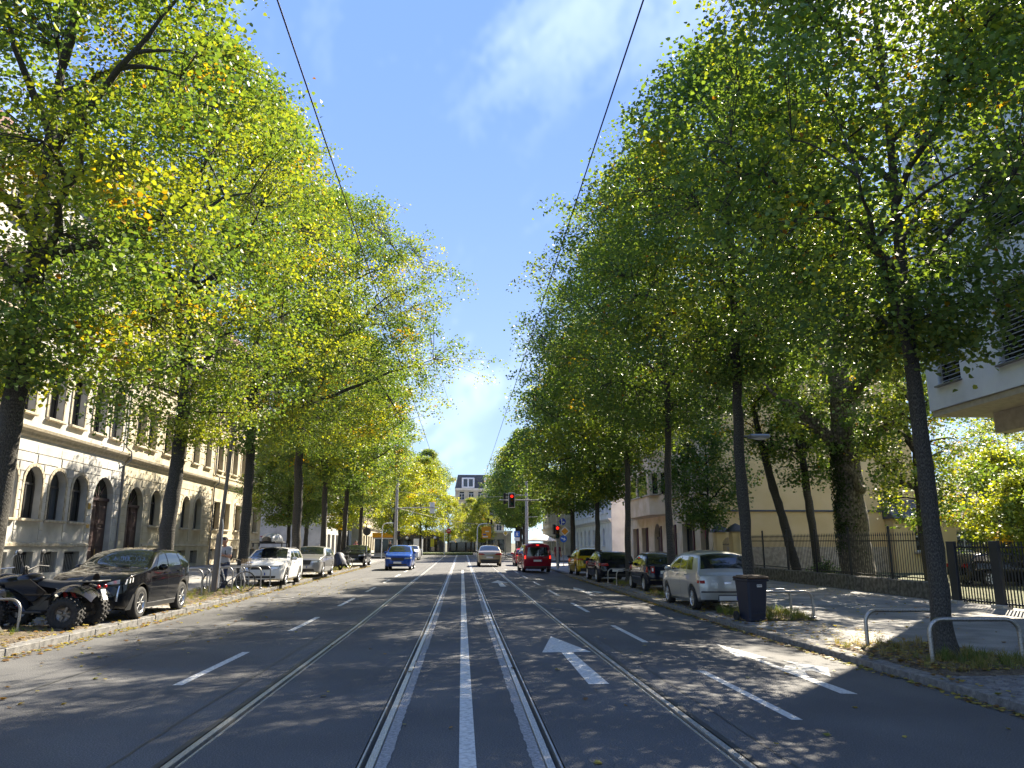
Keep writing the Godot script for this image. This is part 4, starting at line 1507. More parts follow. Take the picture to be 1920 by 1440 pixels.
func make_car(called: String, label: String, at: Vector3, turn: float, q: Dictionary, group := "") -> Node3D:
	var o := thing(called, label, "car", at, turn, group)
	var c := Car.new()
	c.L = q.L
	c.W = q.W
	c.top = q.top
	c.belt = q.belt
	c.sill = q.get("sill", .2)
	c.wr = q.get("wr", .32)
	c.fa = q.fa
	c.ra = q.ra
	c.tumble = q.get("tumble", .34)
	c.plan = q.get("plan", [[0, .76], [.06, .86], [.2, .94], [.5, .985], [1.2, 1.0], [c.L - 1.0, 1.0], [c.L - .3, .96], [c.L - .08, .91], [c.L, .86]])
	var paint: Material = q.paint
	# stations
	var st := []
	for k in 64: st.append(c.L * k / 63.0)
	for p in c.top: st.append(p[0])
	var R := c.wr + .055
	for a in [c.fa, c.ra]:
		for k in 13: st.append(a + R * cos(PI * k / 12.0) * .9999)
		st.append(a - R - .003)
		st.append(a + R + .003)
	for k in 5:
		st.append(.02 + k * .035)
		st.append(c.L - .02 - k * .035)
	st.sort()
	var ss := [maxf(0, st[0])]
	for s in st:
		if s - ss[-1] > .0025 and s <= c.L: ss.append(s)
	var body := MB.new()
	for z in [1.0, -1.0]:
		var rows := []
		for s in ss:
			var row := PackedVector3Array()
			var lo := c.low(s)
			var b := c.belty(s)
			var p0 := c.side(s, lo, z)
			row.append(Vector3(p0.x, p0.y + .004, p0.z - z * .16))
			for k in 9: row.append(c.side(s, lerpf(lo, b, k / 8.0), z))
			for k in range(1, 5): row.append(c.glass(s, k / 4.0, z))
			for k in range(1, 9): row.append(c.over(s, z * (1 - k / 8.0)))
			rows.append(row)
		body.grid(rows, z > 0)
	for front in [true, false]:
		var s: float = 0.0 if front else c.L
		var lo := c.low(s)
		var b := c.belty(s)
		var e := c.edge(s)
		var prof := []
		for k in 9:
			var p := c.side(s, lerpf(lo, b, k / 8.0), 1)
			prof.append(Vector2(p.z, p.y))
		for k in range(1, 5):
			var p := c.glass(s, k / 4.0, 1)
			prof.append(Vector2(p.z, p.y))
		for k in range(1, 8):
			var p := c.over(s, 1 - k / 8.0)
			prof.append(Vector2(p.z, p.y))
		prof.append(Vector2(.02, c.topy(s)))
		var rows := []
		for p in prof:
			var row := PackedVector3Array()
			for k in 13: row.append(c.cap(front, p.y, lerpf(-p.x, p.x, k / 12.0)))
			# the cap meets the flank at its edge
			row[0].x = (c.L * .5) * (1 if front else -1)
			row[12].x = row[0].x
			rows.append(row)
		body.grid(rows, front)
	part("body", body, paint, o)
	# dark under-body and wheel arches
	var ub := MB.new()
	ub.box(Vector3(0, c.sill + .2, 0), Vector3(c.L * .93, .34, c.W * .62))
	for a in [c.fa, c.ra]:
		for z in [-1.0, 1.0]:
			smooth_patch(ub, func(u, v):
				var t: float = PI * u
				return Vector3(c.L * .5 - a - cos(t) * (R + .01), c.wr + sin(t) * (R + .01), z * (c.W * .5 * .93 - v * .3)), 12, 1)
	part("underbody", ub, M.black, o)
	# wheels
	var tread: float = c.W * .5 - .13
	var wm := make_wheel(c.wr, .205, q.get("rim", M.chrome_dull), q.get("spokes", 5), q.get("cover", false))
	for a in [c.fa, c.ra]:
		for z in [-1, 1]:
			var w := part("wheel", wm[0], M.rubber, o)
			w.position = Vector3(c.L * .5 - a, c.wr, z * tread)
			part("rim", wm[1], q.get("rim", M.chrome_dull), w)
			part("brake_disc", wm[2], M.pole_grey if q.get("cover", false) else M.black, w)
	# windows
	var wb := MB.new()
	var ws: Array = q.screen
	smooth_patch(wb, func(u, v): return c.over(lerpf(ws[0], ws[1], u), lerpf(-.9, .9, v), .006), 8, 12, true)
	part("windscreen", wb, M.car_glass, o)
	if q.has("rear"):
		wb = MB.new()
		var rs: Array = q.rear
		smooth_patch(wb, func(u, v): return c.over(lerpf(rs[0], rs[1], u), lerpf(-.93, .93, v), .006), 8, 12, true)
		part("rear_window", wb, M.car_glass, o)
	if q.has("rear_cap"):
		var k: Array = q.rear_cap
		part("rear_window", cap_patch(c, false, [Vector2(-k[1], k[2]), Vector2(k[1], k[2]), Vector2(k[0], k[3]), Vector2(-k[0], k[3])], .008), M.car_glass, o)
	for z in [1.0, -1.0]:
		for w in q.sides:
			wb = MB.new()
			smooth_patch(wb, func(u, v): return c.glass(lerpf(lerpf(w[0], w[1], u), lerpf(w[2], w[3], u), v), lerpf(w[4] if w.size() > 4 else .1, .86, v), z, .006), 8, 5, z < 0)
			part("side_window", wb, M.car_glass, o)
	# door gaps and handles
	for z in [1.0, -1.0]:
		for s in q.get("gaps", []):
			var gb := MB.new()
			smooth_patch(gb, func(u, v): return c.side(s + (u - .5) * .012 + .03 * sin(v * PI), lerpf(c.low(s) + .06, c.belty(s), v), z, .002), 1, 8, z < 0)
			part("door_gap", gb, M.black, o)
		for s in q.get("handles", []):
			var hb := MB.new()
			var p := c.side(s, c.belty(s) - .1, z, .012)
			hb.cbox(p, Vector3(.17, .028, .035), .01)
			part("door_handle", hb, q.get("handle_mat", paint), o)
		# mirrors
		var ms: float = q.get("mirror", ws[0] + .45)
		var p := c.glass(ms, .12, z)
		var mb := MB.new()
		mb.ball(p + Vector3(0, .03, z * .12), Vector3(.06, .075, .11), 8, 12)
		mb.box(p + Vector3(0, -.02, z * .03), Vector3(.05, .03, .12))
		part("wing_mirror", mb, q.get("mirror_mat", paint), o)
	# lamps, plates, trims given as patches
	for t in q.get("caps", []):
		# [name, front?, [z0, y0, z1, y1, z2, y2, z3, y3], material, mirrored, off]
		var a: Array = t[2]
		var off: float = t[5] if t.size() > 5 else .008
		for z in ([1.0, -1.0] if t[4] else [1.0]):
			var pts := [Vector2(a[0] * z, a[1]), Vector2(a[2] * z, a[3]), Vector2(a[4] * z, a[5]), Vector2(a[6] * z, a[7])]
			if z < 0: pts = [pts[1], pts[0], pts[3], pts[2]]
			part(t[0], cap_patch(c, t[1], pts, off), t[3], o)
	for t in q.get("flanks", []):
		var a: Array = t[1]
		var off: float = t[3] if t.size() > 3 else .007
		for z in [1.0, -1.0]:
			part(t[0], flank_patch(c, [Vector2(a[0], a[1]), Vector2(a[2], a[3]), Vector2(a[4], a[5]), Vector2(a[6], a[7])], z, off), t[2], o)
	for t in q.get("plates", []):
		# [front?, y]
		var pb := MB.new()
		var p := c.cap(t[0], t[1], 0, .015)
		pb.cbox(p, Vector3(.02, .115, .52), .004)
		var pl := part("number_plate", pb, M.plate, o)
		pb = MB.new()
		pb.box(p + Vector3(.0115 * (1 if t[0] else -1), 0, .235 if not t[0] else -.235), Vector3(.002, .105, .04))
		part("country_band", pb, M.plate_blue, pl)
	if q.get("wiper", true):
		var b := MB.new()
		for z in [-.45, .12]:
			b.tube(PackedVector3Array([c.over(ws[0] + .03, z, .03), c.over(ws[0] + .12, z + .45, .02)]), PackedFloat32Array([.009]), 4)
		part("wiper", b, M.plastic, o)
	if q.get("rails", false):
		for z in [-1.0, 1.0]:
			var b := MB.new()
			var pts := PackedVector3Array()
			for k in 9: pts.append(c.over(lerpf(ws[1] + .25, c.L - .55, k / 8.0), z * .9, .05 if k > 0 and k < 8 else .0))
			b.tube(pts, PackedFloat32Array([.014]), 6)
			part("roof_rail", b, M.plastic, o)
	if q.get("aerial", false):
		var b := MB.new()
		b.tube(PackedVector3Array([c.over(c.L - 1.1, 0, 0), c.over(c.L - 1.1, 0, 0) + Vector3(-.2, .24, 0)]), PackedFloat32Array([.006, .003]), 5)
		part("aerial", b, M.plastic, o)
	o.set_meta("len", c.L)
	return o

func car_paint(r: float, g: float, b: float, metal := .0, rough := .35) -> StandardMaterial3D:
	var m := mat(r, g, b, rough, metal)
	m.metallic_specular = .12
	m.clearcoat_enabled = true
	m.clearcoat = .8
	m.clearcoat_roughness = .04
	return m

func make_car_materials() -> void:
	M.car_glass = mat(.012, .016, .016, .02)
	M.car_glass.metallic_specular = .75
	M.chrome_dull = mat(.5, .5, .5, .3, .9)
	M.lamp_clear = mat(.5, .52, .55, .08, .5)
	M.lamp_red = mat(.28, .01, .012, .12)
	M.lamp_white = mat(.8, .8, .8, .15)
	M.lamp_on = mat(.6, .03, .02, .2)
	M.lamp_on.emission_enabled = true
	M.lamp_on.emission = Color(1, .16, .1)
	M.lamp_on.emission_energy_multiplier = .7
	M.plate = mat(.62, .62, .6, .4)
	M.plate_blue = mat(.01, .04, .3, .4)
	M.trim_light = mat(.36, .36, .36, .35)
	M.trim_grey = mat(.12, .12, .12, .5)

func hatch(q: Dictionary) -> Dictionary:
	# a small five-door hatchback, 4.05 m
	var d := {"L": 4.05, "W": 1.74, "fa": .82, "ra": 3.37, "wr": .325,
		"top": [[0, .68], [.04, .76], [.35, .9], [.95, 1.0], [1.2, 1.05], [1.95, 1.4], [2.35, 1.455], [3.2, 1.42], [3.62, 1.32], [3.9, 1.03], [4.0, .94], [4.05, .8]],
		"belt": [[0, .62], [.3, .82], [1.0, .93], [1.5, .95], [3.2, 1.0], [3.9, 1.0], [4.05, .76]],
		"screen": [1.2, 1.98], "rear": [3.6, 3.88], "sides": [[1.42, 2.25, 1.93, 2.28], [2.33, 3.1, 2.35, 3.02], [3.17, 3.5, 3.08, 3.25]],
		"gaps": [1.25, 2.29, 3.05], "handles": [2.12, 3.0], "plates": [[true, .42], [false, .55]]}
	d.merge(q, true)
	return d

func make_cars() -> void:
	make_car_materials()
	var T := -PI / 2     # faces the camera
	var A := PI / 2      # faces away
	var black := car_paint(.004, .0045, .006, .0, .3)
	var o := make_car("parked_car", "black hatchback with clawed daytime lights parked nose-on behind the quad bike", P(-7.93, 19.36, .12), T, hatch({"paint": black, "wr": .345, "sill": .22, "top": [[0, .76], [.04, .85], [.35, .98], [.95, 1.06], [1.2, 1.11], [1.95, 1.49], [2.35, 1.54], [3.2, 1.51], [3.62, 1.42], [3.9, 1.12], [4.0, 1.02], [4.05, .88]], "belt": [[0, .7], [.3, .9], [1.0, 1.0], [1.5, 1.02], [3.2, 1.08], [3.9, 1.07], [4.05, .84]], "rim": M.chrome_dull, "spokes": 8, "aerial": true, "mirror_mat": black,
		"caps": [["headlight", true, [.42, .76, .69, .78, .69, .87, .46, .81], M.lamp_clear, true], ["grille", true, [-.44, .48, .44, .48, .5, .74, -.5, .74], M.plastic, false], ["bumper_intake", true, [-.62, .27, .62, .27, .58, .36, -.58, .36], M.plastic, false],
			["daytime_lamp", true, [.66, .42, .69, .42, .7, .74, .68, .74], M.lamp_clear, true, .012], ["tail_light", false, [.4, .82, .7, .82, .7, .92, .4, .92], M.lamp_red, true]],
		"flanks": [["headlight", [.02, .75, .36, .81, .4, .9, .05, .85], M.car_glass], ["lamp_claw", [.1, .765, .125, .765, .16, .87, .13, .87], M.lamp_white, .011], ["lamp_claw", [.2, .785, .225, .785, .26, .885, .23, .885], M.lamp_white, .011], ["lamp_claw", [.3, .8, .325, .8, .35, .9, .325, .9], M.lamp_white, .011],
			["arch_trim", [.2, .22, .42, .22, .44, .5, .38, .56], M.plastic, .004], ["sill_trim", [1.2, .21, 2.95, .21, 2.95, .3, 1.2, .3], M.plastic, .006], ["sill_chrome", [1.2, .305, 2.95, .305, 2.95, .325, 1.2, .325], M.chrome, .009]]}), "cars parked half on the left pavement")
	# white estate with roof box
	var white := car_paint(.66, .66, .65, 0, .4)
	o = make_car("parked_car", "white estate car with roof box parked facing the camera on the left", P(-7.72, 32.95, .12), T, {"L": 4.25, "W": 1.74, "fa": .83, "ra": 3.3, "wr": .315, "paint": white,
		"top": [[0, .68], [.05, .78], [.4, .92], [1.0, 1.0], [1.2, 1.04], [1.95, 1.42], [2.4, 1.47], [3.6, 1.45], [3.95, 1.38], [4.15, 1.05], [4.25, .85]],
		"belt": [[0, .62], [.3, .83], [1.0, .93], [4.0, .98], [4.25, .8]],
		"screen": [1.2, 1.98], "rear": [3.93, 4.13], "sides": [[1.42, 2.25, 1.93, 2.28], [2.33, 3.1, 2.35, 3.06], [3.17, 3.85, 3.13, 3.7]], "gaps": [1.25, 2.29, 3.1], "handles": [2.12, 3.0], "rails": true, "plates": [[true, .46], [false, .6]], "spokes": 9, "rim": M.chrome_dull,
		"caps": [["headlight", true, [.42, .64, .7, .66, .69, .77, .45, .74], M.lamp_clear, true], ["grille", true, [-.42, .62, .42, .62, .45, .74, -.45, .74], M.plastic, false], ["bumper_intake", true, [-.6, .3, .6, .3, .62, .38, -.62, .38], M.plastic, false], ["tail_light", false, [.5, .7, .74, .7, .74, .95, .55, .95], M.lamp_red, true]],
		"flanks": [["headlight", [.02, .64, .3, .7, .34, .8, .04, .77], M.lamp_clear]]}, "cars parked half on the left pavement")
	roof_box(P(-7.9, 33.3, 0))
	# silver-grey hatchback behind
	var grey := car_paint(.27, .27, .265, .55, .35)
	var kodi := {"L": 4.36, "W": 1.79, "fa": .85, "ra": 3.48, "wr": .325, "paint": grey,
		"top": [[0, .72], [.05, .82], [.4, .95], [1.05, 1.03], [1.25, 1.08], [2.0, 1.43], [2.45, 1.48], [3.5, 1.45], [3.9, 1.38], [4.2, 1.08], [4.36, .85]],
		"belt": [[0, .66], [.3, .86], [1.0, .96], [4.0, 1.0], [4.36, .82]],
		"screen": [1.25, 2.02], "rear": [3.88, 4.18], "sides": [[1.46, 2.32, 2.0, 2.35], [2.4, 3.2, 2.42, 3.12], [3.27, 3.75, 3.2, 3.5]], "gaps": [1.3, 2.36, 3.15], "handles": [2.2, 3.05], "plates": [[true, .48], [false, .6]], "spokes": 5, "rim": M.chrome_dull,
		"caps": [["headlight", true, [.42, .7, .72, .72, .71, .8, .46, .79], M.lamp_clear, true], ["grille", true, [-.38, .6, .38, .6, .42, .8, -.42, .8], M.plastic, false], ["bumper_intake", true, [-.6, .3, .6, .3, .56, .4, -.56, .4], M.plastic, false], ["tail_light", false, [.42, .8, .74, .8, .74, .95, .42, .95], M.lamp_red, true]],
		"flanks": [["headlight", [.02, .7, .34, .74, .38, .83, .04, .8], M.lamp_clear]]}
	make_car("parked_car", "silver-grey hatchback parked between the second and third left tree trunks beyond the estate car", P(-7.6, 40.4, .12), T, kodi, "cars parked half on the left pavement")
	var k2: Dictionary = kodi.duplicate()
	k2.paint = black
	make_car("parked_car", "small black car parked farthest along the left kerb", P(-7.62, 57.6, .12), T, k2, "cars parked half on the left pavement")
	k2 = kodi.duplicate(true)
	k2.paint = car_paint(.012, .06, .3, .2, .35)
	k2.top = [[0, .78], [.05, .9], [.4, 1.02], [1.05, 1.08], [1.25, 1.14], [2.0, 1.54], [2.45, 1.6], [3.5, 1.58], [3.95, 1.5], [4.2, 1.12], [4.36, .9]]
	k2.belt = [[0, .72], [.3, .92], [1.0, 1.02], [4.0, 1.06], [4.36, .86]]
	make_car("car", "bright blue car driving towards the camera in the left lane", P(-4.1, 53.2, .0), T, k2)
	k2 = kodi.duplicate()
	k2.paint = white
	make_car("car", "small white car far behind the blue car at the crossing", P(-5.15, 81, .0), T, k2)
	# ---- right row, seen from behind
	var silver := car_paint(.42, .42, .4, .5, .35)
	make_car("parked_car", "silver compact van with large dark rear window parked beside the rubbish bin", P(7.25, 23.3, .12), A, {"L": 4.04, "W": 1.7, "fa": .83, "ra": 3.46, "wr": .315, "paint": silver, "tumble": .27, "cover": true, "spokes": 9, "rim": M.chrome_dull, "handle_mat": silver, "aerial": true,
		"top": [[0, .72], [.05, .84], [.4, .98], [.8, 1.06], [1.0, 1.14], [1.85, 1.55], [2.3, 1.62], [3.4, 1.58], [3.72, 1.52], [3.93, 1.2], [3.99, 1.02], [4.04, .94]],
		"belt": [[0, .66], [.3, .88], [1.0, 1.0], [3.5, 1.04], [3.95, 1.02], [4.04, .9]],
		"plan": [[0, .76], [.06, .86], [.2, .94], [.5, .985], [1.2, 1.0], [3.0, 1.0], [3.7, .97], [3.96, .94], [4.04, .91]],
		"screen": [1.0, 1.88], "rear": [3.7, 3.955], "sides": [[1.2, 2.3, 1.82, 2.33], [2.38, 3.0, 2.4, 2.98], [3.06, 3.55, 3.04, 3.4]], "gaps": [1.3, 2.35, 3.1], "handles": [2.15, 2.95], "plates": [[false, .34]],
		"caps": [["bumper_groove", false, [-.74, .49, .74, .49, .74, .525, -.74, .525], M.plastic, false], ["tailgate_handle", false, [-.12, .72, .12, .72, .1, .77, -.1, .77], M.chrome, false, .02], ["plate_recess", false, [-.3, .26, .3, .26, .28, .43, -.28, .43], M.trim_grey, false, .006], ["headlight", true, [.42, .66, .68, .7, .68, .8, .46, .78], M.lamp_clear, true], ["tail_light", false, [.63, .73, .765, .73, .765, .81, .63, .81], M.lamp_red, true]],
		"flanks": [["tail_light", [3.93, .73, 4.035, .73, 4.035, .81, 3.93, .81], M.lamp_red], ["rear_lamp", [3.88, 1.0, 3.97, .99, 3.99, 1.02, 3.9, 1.03], M.lamp_clear], ["rub_strip", [1.3, .56, 3.05, .56, 3.05, .6, 1.3, .6], silver, .012]]}, "cars parked half on the right pavement")
	make_car("parked_car", "small rounded black city car parked in front of the silver one, seen from behind", P(7.75, 31.25, .12), A, {"L": 3.55, "W": 1.63, "fa": .72, "ra": 3.02, "wr": .295, "paint": car_paint(.006, .008, .016, 0, .3), "tumble": .36, "spokes": 12, "rim": M.chrome_dull,
		"top": [[0, .7], [.05, .8], [.35, .95], [.7, 1.02], [.9, 1.08], [1.55, 1.42], [2.0, 1.49], [2.7, 1.45], [3.05, 1.36], [3.38, 1.0], [3.48, .92], [3.55, .82]],
		"belt": [[0, .64], [.3, .84], [.9, .95], [3.0, .98], [3.4, .95], [3.55, .78]],
		"screen": [.9, 1.58], "rear": [3.04, 3.35], "sides": [[1.08, 2.05, 1.5, 2.08], [2.14, 2.75, 2.14, 2.55]], "gaps": [1.05, 2.1], "handles": [1.98], "handle_mat": M.chrome, "plates": [[false, .72]],
		"caps": [["bumper_bar", false, [-.66, .42, .66, .42, .66, .46, -.66, .46], M.chrome, false], ["tail_light", false, [.48, .7, .62, .7, .62, .94, .48, .94], M.lamp_red, true, .02], ["tail_lens", false, [.525, .76, .575, .76, .575, .88, .525, .88], M.lamp_white, true, .028]],
		"flanks": [["tail_light", [3.36, .72, 3.5, .72, 3.48, .92, 3.38, .94], M.lamp_red], ["rub_strip", [1.1, .5, 2.6, .5, 2.6, .54, 1.1, .54], M.chrome, .01]]}, "cars parked half on the right pavement")
	k2 = hatch({"paint": car_paint(.007, .008, .012, 0, .3), "L": 4.33, "W": 1.8, "fa": .85, "ra": 3.55, "wr": .335, "rim": M.chrome_dull, "spokes": 5,
		"top": [[0, .68], [.04, .78], [.35, .93], [1.1, 1.03], [1.35, 1.08], [2.1, 1.4], [2.5, 1.44], [3.4, 1.41], [3.9, 1.32], [4.2, 1.02], [4.33, .82]], "screen": [1.35, 2.12], "rear": [3.86, 4.17], "sides": [[1.56, 2.4, 2.08, 2.43], [2.48, 3.25, 2.5, 3.18], [3.32, 3.75, 3.25, 3.5]], "gaps": [1.4, 2.44, 3.2], "handles": [2.25, 3.1],
		"belt": [[0, .62], [.3, .84], [1.0, .94], [3.4, .99], [4.0, .98], [4.33, .78]],
		"caps": [["tail_light", false, [.42, .76, .76, .74, .76, .86, .46, .88], M.lamp_red, true, .012], ["bumper_diffuser", false, [-.6, .3, .6, .3, .6, .4, -.6, .4], M.plastic, false]], "flanks": [["tail_light", [4.0, .76, 4.3, .76, 4.3, .88, 4.0, .88], M.lamp_red]], "plates": [[false, .55]]})
	make_car("parked_car", "black hatchback with red wrap-round tail lights between the city car and the yellow car", P(7.25, 38.6, .12), A, k2, "cars parked half on the right pavement")
	k2 = hatch({"paint": car_paint(.42, .3, .012, .1, .35), "mirror_mat": M.plastic, "rim": M.chrome_dull, "spokes": 6,
		"top": [[0, .7], [.04, .8], [.35, .95], [.95, 1.05], [1.2, 1.1], [1.95, 1.47], [2.35, 1.53], [3.3, 1.5], [3.7, 1.43], [3.9, 1.12], [3.98, 1.0], [4.05, .85]], "rear": [3.69, 3.92],
		"caps": [["tail_light", false, [.5, .86, .72, .86, .72, .94, .5, .94], M.lamp_red, true, .012], ["bumper_diffuser", false, [-.66, .24, .66, .24, .66, .42, -.66, .42], M.plastic, false], ["tailgate_panel", false, [-.48, .66, .48, .66, .5, .86, -.5, .86], M.plastic, false]], "flanks": [["tail_light", [3.8, .84, 4.02, .84, 4.02, .94, 3.8, .94], M.lamp_red]], "plates": [[false, .52]]})
	make_car("parked_car", "yellow hatchback with dark tailgate, farthest of the cars parked on the right", P(7.25, 45.6, .12), A, k2, "cars parked half on the right pavement")
	# ---- moving cars
	make_car("car", "beige coupe-roofed car driving away on the right tram track", P(2.08, 60.6, .0), A, {"L": 4.5, "W": 1.82, "fa": .9, "ra": 3.65, "wr": .345, "paint": car_paint(.3, .24, .15, .55, .35), "tumble": .42, "mirror_mat": M.plastic,
		"top": [[0, .75], [.05, .85], [.4, 1.0], [1.1, 1.06], [1.35, 1.12], [2.1, 1.5], [2.5, 1.57], [3.2, 1.52], [4.1, 1.14], [4.35, 1.08], [4.45, 1.0], [4.5, .9]], "belt": [[0, .7], [.3, .9], [1, 1.0], [4.0, 1.05], [4.4, 1.0], [4.5, .86]],
		"screen": [1.35, 2.12], "rear": [3.2, 4.05], "sides": [[1.56, 2.4, 2.08, 2.43], [2.48, 3.35, 2.5, 3.1]], "gaps": [1.4, 2.44, 3.3], "handles": [2.25, 3.1], "plates": [[false, .66]],
		"caps": [["tail_light", false, [.34, .84, .78, .86, .78, .95, .5, .95], M.lamp_red, true, .012], ["bumper_diffuser", false, [-.66, .3, .66, .3, .7, .52, -.7, .52], M.plastic, false]], "flanks": [["tail_light", [4.2, .86, 4.48, .86, 4.46, .96, 4.2, .97], M.lamp_red]]})
	make_car("van", "dark red van with lit brake lights waiting on the right", P(4.66, 51.2, .0), A + .03, {"L": 4.4, "W": 1.83, "fa": .85, "ra": 3.5, "wr": .33, "paint": car_paint(.2, .008, .022, .2, .35), "tumble": .17, "spokes": 5,
		"top": [[0, .75], [.05, .9], [.4, 1.02], [.8, 1.1], [1.05, 1.2], [1.9, 1.74], [2.4, 1.83], [3.8, 1.83], [4.25, 1.8], [4.36, 1.74], [4.4, 1.62]], "belt": [[0, .7], [.3, .92], [1, 1.05], [4.3, 1.08], [4.4, 1.06]],
		"plan": [[0, .76], [.06, .86], [.2, .94], [.5, .985], [1.2, 1.0], [3.8, 1.0], [4.25, .985], [4.36, .965], [4.4, .94]],
		"screen": [1.05, 1.92], "rear_cap": [.6, .67, 1.02, 1.56], "sides": [[1.3, 2.3, 1.9, 2.33], [2.4, 3.2, 2.4, 3.2], [3.3, 4.05, 3.3, 4.0]], "gaps": [1.35, 2.36, 3.25], "handles": [2.2, 3.1], "plates": [[false, .74]],
		"caps": [["tail_light", false, [.745, .86, .83, .86, .82, 1.04, .75, 1.04], M.lamp_on, true, .012], ["brake_light", false, [-.09, 1.68, .09, 1.68, .09, 1.71, -.09, 1.71], M.lamp_on, false, .02], ["bumper_bar", false, [-.82, .32, .82, .32, .82, .4, -.82, .4], M.plastic, false]]})
	k2 = hatch({"paint": car_paint(.42, .02, .03, 0, .35), "caps": [["tail_light", false, [.5, .8, .72, .8, .72, .95, .5, .95], M.lamp_on, true, .012]]})
	make_car("car", "small bright red car queueing just ahead of the red van", P(5.1, 64.5, .0), A, k2)
	k2 = kodi.duplicate()
	k2.paint = black
	make_car("parked_car", "dark car parked in the garden behind the tall metal gate", P(24, 33.5, .1), 0.0, k2)

func roof_box(at: Vector3) -> void:
	var o := thing("roof_box", "long grey roof box with one pink end strapped on the white estate car", "roof box", at + Vector3(0, 1.47 + .12 + .115, 0), -PI / 2)
	var b := MB.new()
	for s in [-.5, .45]:
		b.box(Vector3(s, .03, .1), Vector3(.06, .03, 1.25))
		for z in [-.5, .66]: b.box(Vector3(s, -.04, z), Vector3(.07, .14, .05))
	part("cross_bar", b, M.plastic, o)
	b = MB.new()
	var rows := []
	for k in 13:
		var t := k / 12.0
		var w: float = .37 * pow(sin(PI * clampf(t * .94 + .04, 0, 1)), .35)
		var h: float = .36 * pow(sin(PI * clampf(t * .86 + .1, 0, 1)), .5)
		var row := PackedVector3Array()
		for j in 14:
			var a := PI * j / 13.0
			row.append(Vector3(.95 - t * 1.9, .1 + h * pow(maxf(sin(a), 0), .6), cos(a) * w * (1 if absf(cos(a)) > .3 else 1)))
		rows.append(row)
	b.grid(rows, true)
	part("lid", b, M.trim_light, o)
	b = MB.new()
	b.cbox(Vector3(0, .075, 0), Vector3(1.75, .07, .66), .03)
	part("tray", b, M.plastic, o)
	b = MB.new()
	b.cbox(Vector3(.2, .3, .345), Vector3(.8, .05, .02), .005)
	part("stripe", b, mat(.5, .1, .14, .5), o)

# ---------------------------------------------------------------- street furniture
func hoop(x: float, d: float, wide: float, h: float, turn: float, label: String, group: String, r := .024) -> Node3D:
	var o := thing("tubular_hoop", label, "hoop", P(x, d, .1), turn, group)
	var b := MB.new()
	var p := PackedVector3Array([Vector3(-wide * .5, -.05, 0), Vector3(-wide * .5, h * .5, 0)])
	var c := minf(.2, h * .42)
	for k in 7:
		var a := PI - PI * .5 * k / 6.0
		p.append(Vector3(-wide * .5 + c + cos(a) * c, h - c + sin(a) * c, 0))
	for k in 7:
		var a := PI * .5 - PI * .5 * k / 6.0
		p.append(Vector3(wide * .5 - c + cos(a) * c, h - c + sin(a) * c, 0))
	p.append(Vector3(wide * .5, h * .5, 0))
	p.append(Vector3(wide * .5, -.05, 0))
	b.tube(p, PackedFloat32Array([r]), 10)
	part("tube", b, M.steel, o)
	for s in [-1, 1]:
		b = MB.new()
		b.lathe([Vector2(r * 1.05, .03), Vector2(r * 2.1, .035), Vector2(r * 2.2, .06), Vector2(r * 1.05, .07)], 12, Transform3D(Basis(), Vector3(s * wide * .5, 0, 0)))
		part("foot_collar", b, M.steel, o)
	return o

func make_hoops() -> void:
	var g := "steel hoops guarding the left tree strip"
	hoop(-8.82, 15.42, 1.25, .62, 0, "low steel hoop in front of the quad bike, beside the nearest left tree", g)
	hoop(-8.55, 25.5, .8, .85, .1, "steel bicycle hoop nearest to the rear of the black hatchback", g)
	hoop(-8.65, 26.6, .8, .85, 0, "steel bicycle hoop just left of the left lamp post", g)
	hoop(-8.2, 27.5, .85, .85, 0, "steel bicycle hoop just right of the left lamp post by the white bicycle's rear wheel", g)
	hoop(-8.05, 28.45, .85, .85, 0, "steel bicycle hoop across the white bicycle's front wheel", g)
	hoop(-7.65, 29.4, .7, .8, 0, "steel hoop just past the white bicycle's front wheel", g)
	hoop(-7.65, 30.6, .8, .8, 0, "steel hoop right in front of the white estate car's number plate", g)
	g = "steel hoops guarding the right tree pits"
	hoop(7.85, 13.65, 1.5, .66, 0, "steel hoop on the far side of the nearest right tree", g, .033)
	hoop(7.74, 11.65, 1.36, .68, -.06, "nearest steel hoop, in front of the slim right tree", g, .033)
	hoop(8.0, 19.35, 1.5, .66, 0, "long steel hoop behind the rubbish bin", g, .033)
	hoop(8.1, 20.55, 1.2, .64, 0, "second steel hoop behind the bin, half hidden by the silver car's tail", g, .033)
	hoop(7.5, 26.7, 1.0, .66, 0, "steel hoop at the nose of the silver car by the tree", g)
	hoop(7.3, 33.9, 1.2, .68, 0, "steel hoop at the nose of the small city car", g)
	hoop(7.3, 35.9, 1.2, .68, 0, "steel hoop behind the black hatchback's rear bumper", g)

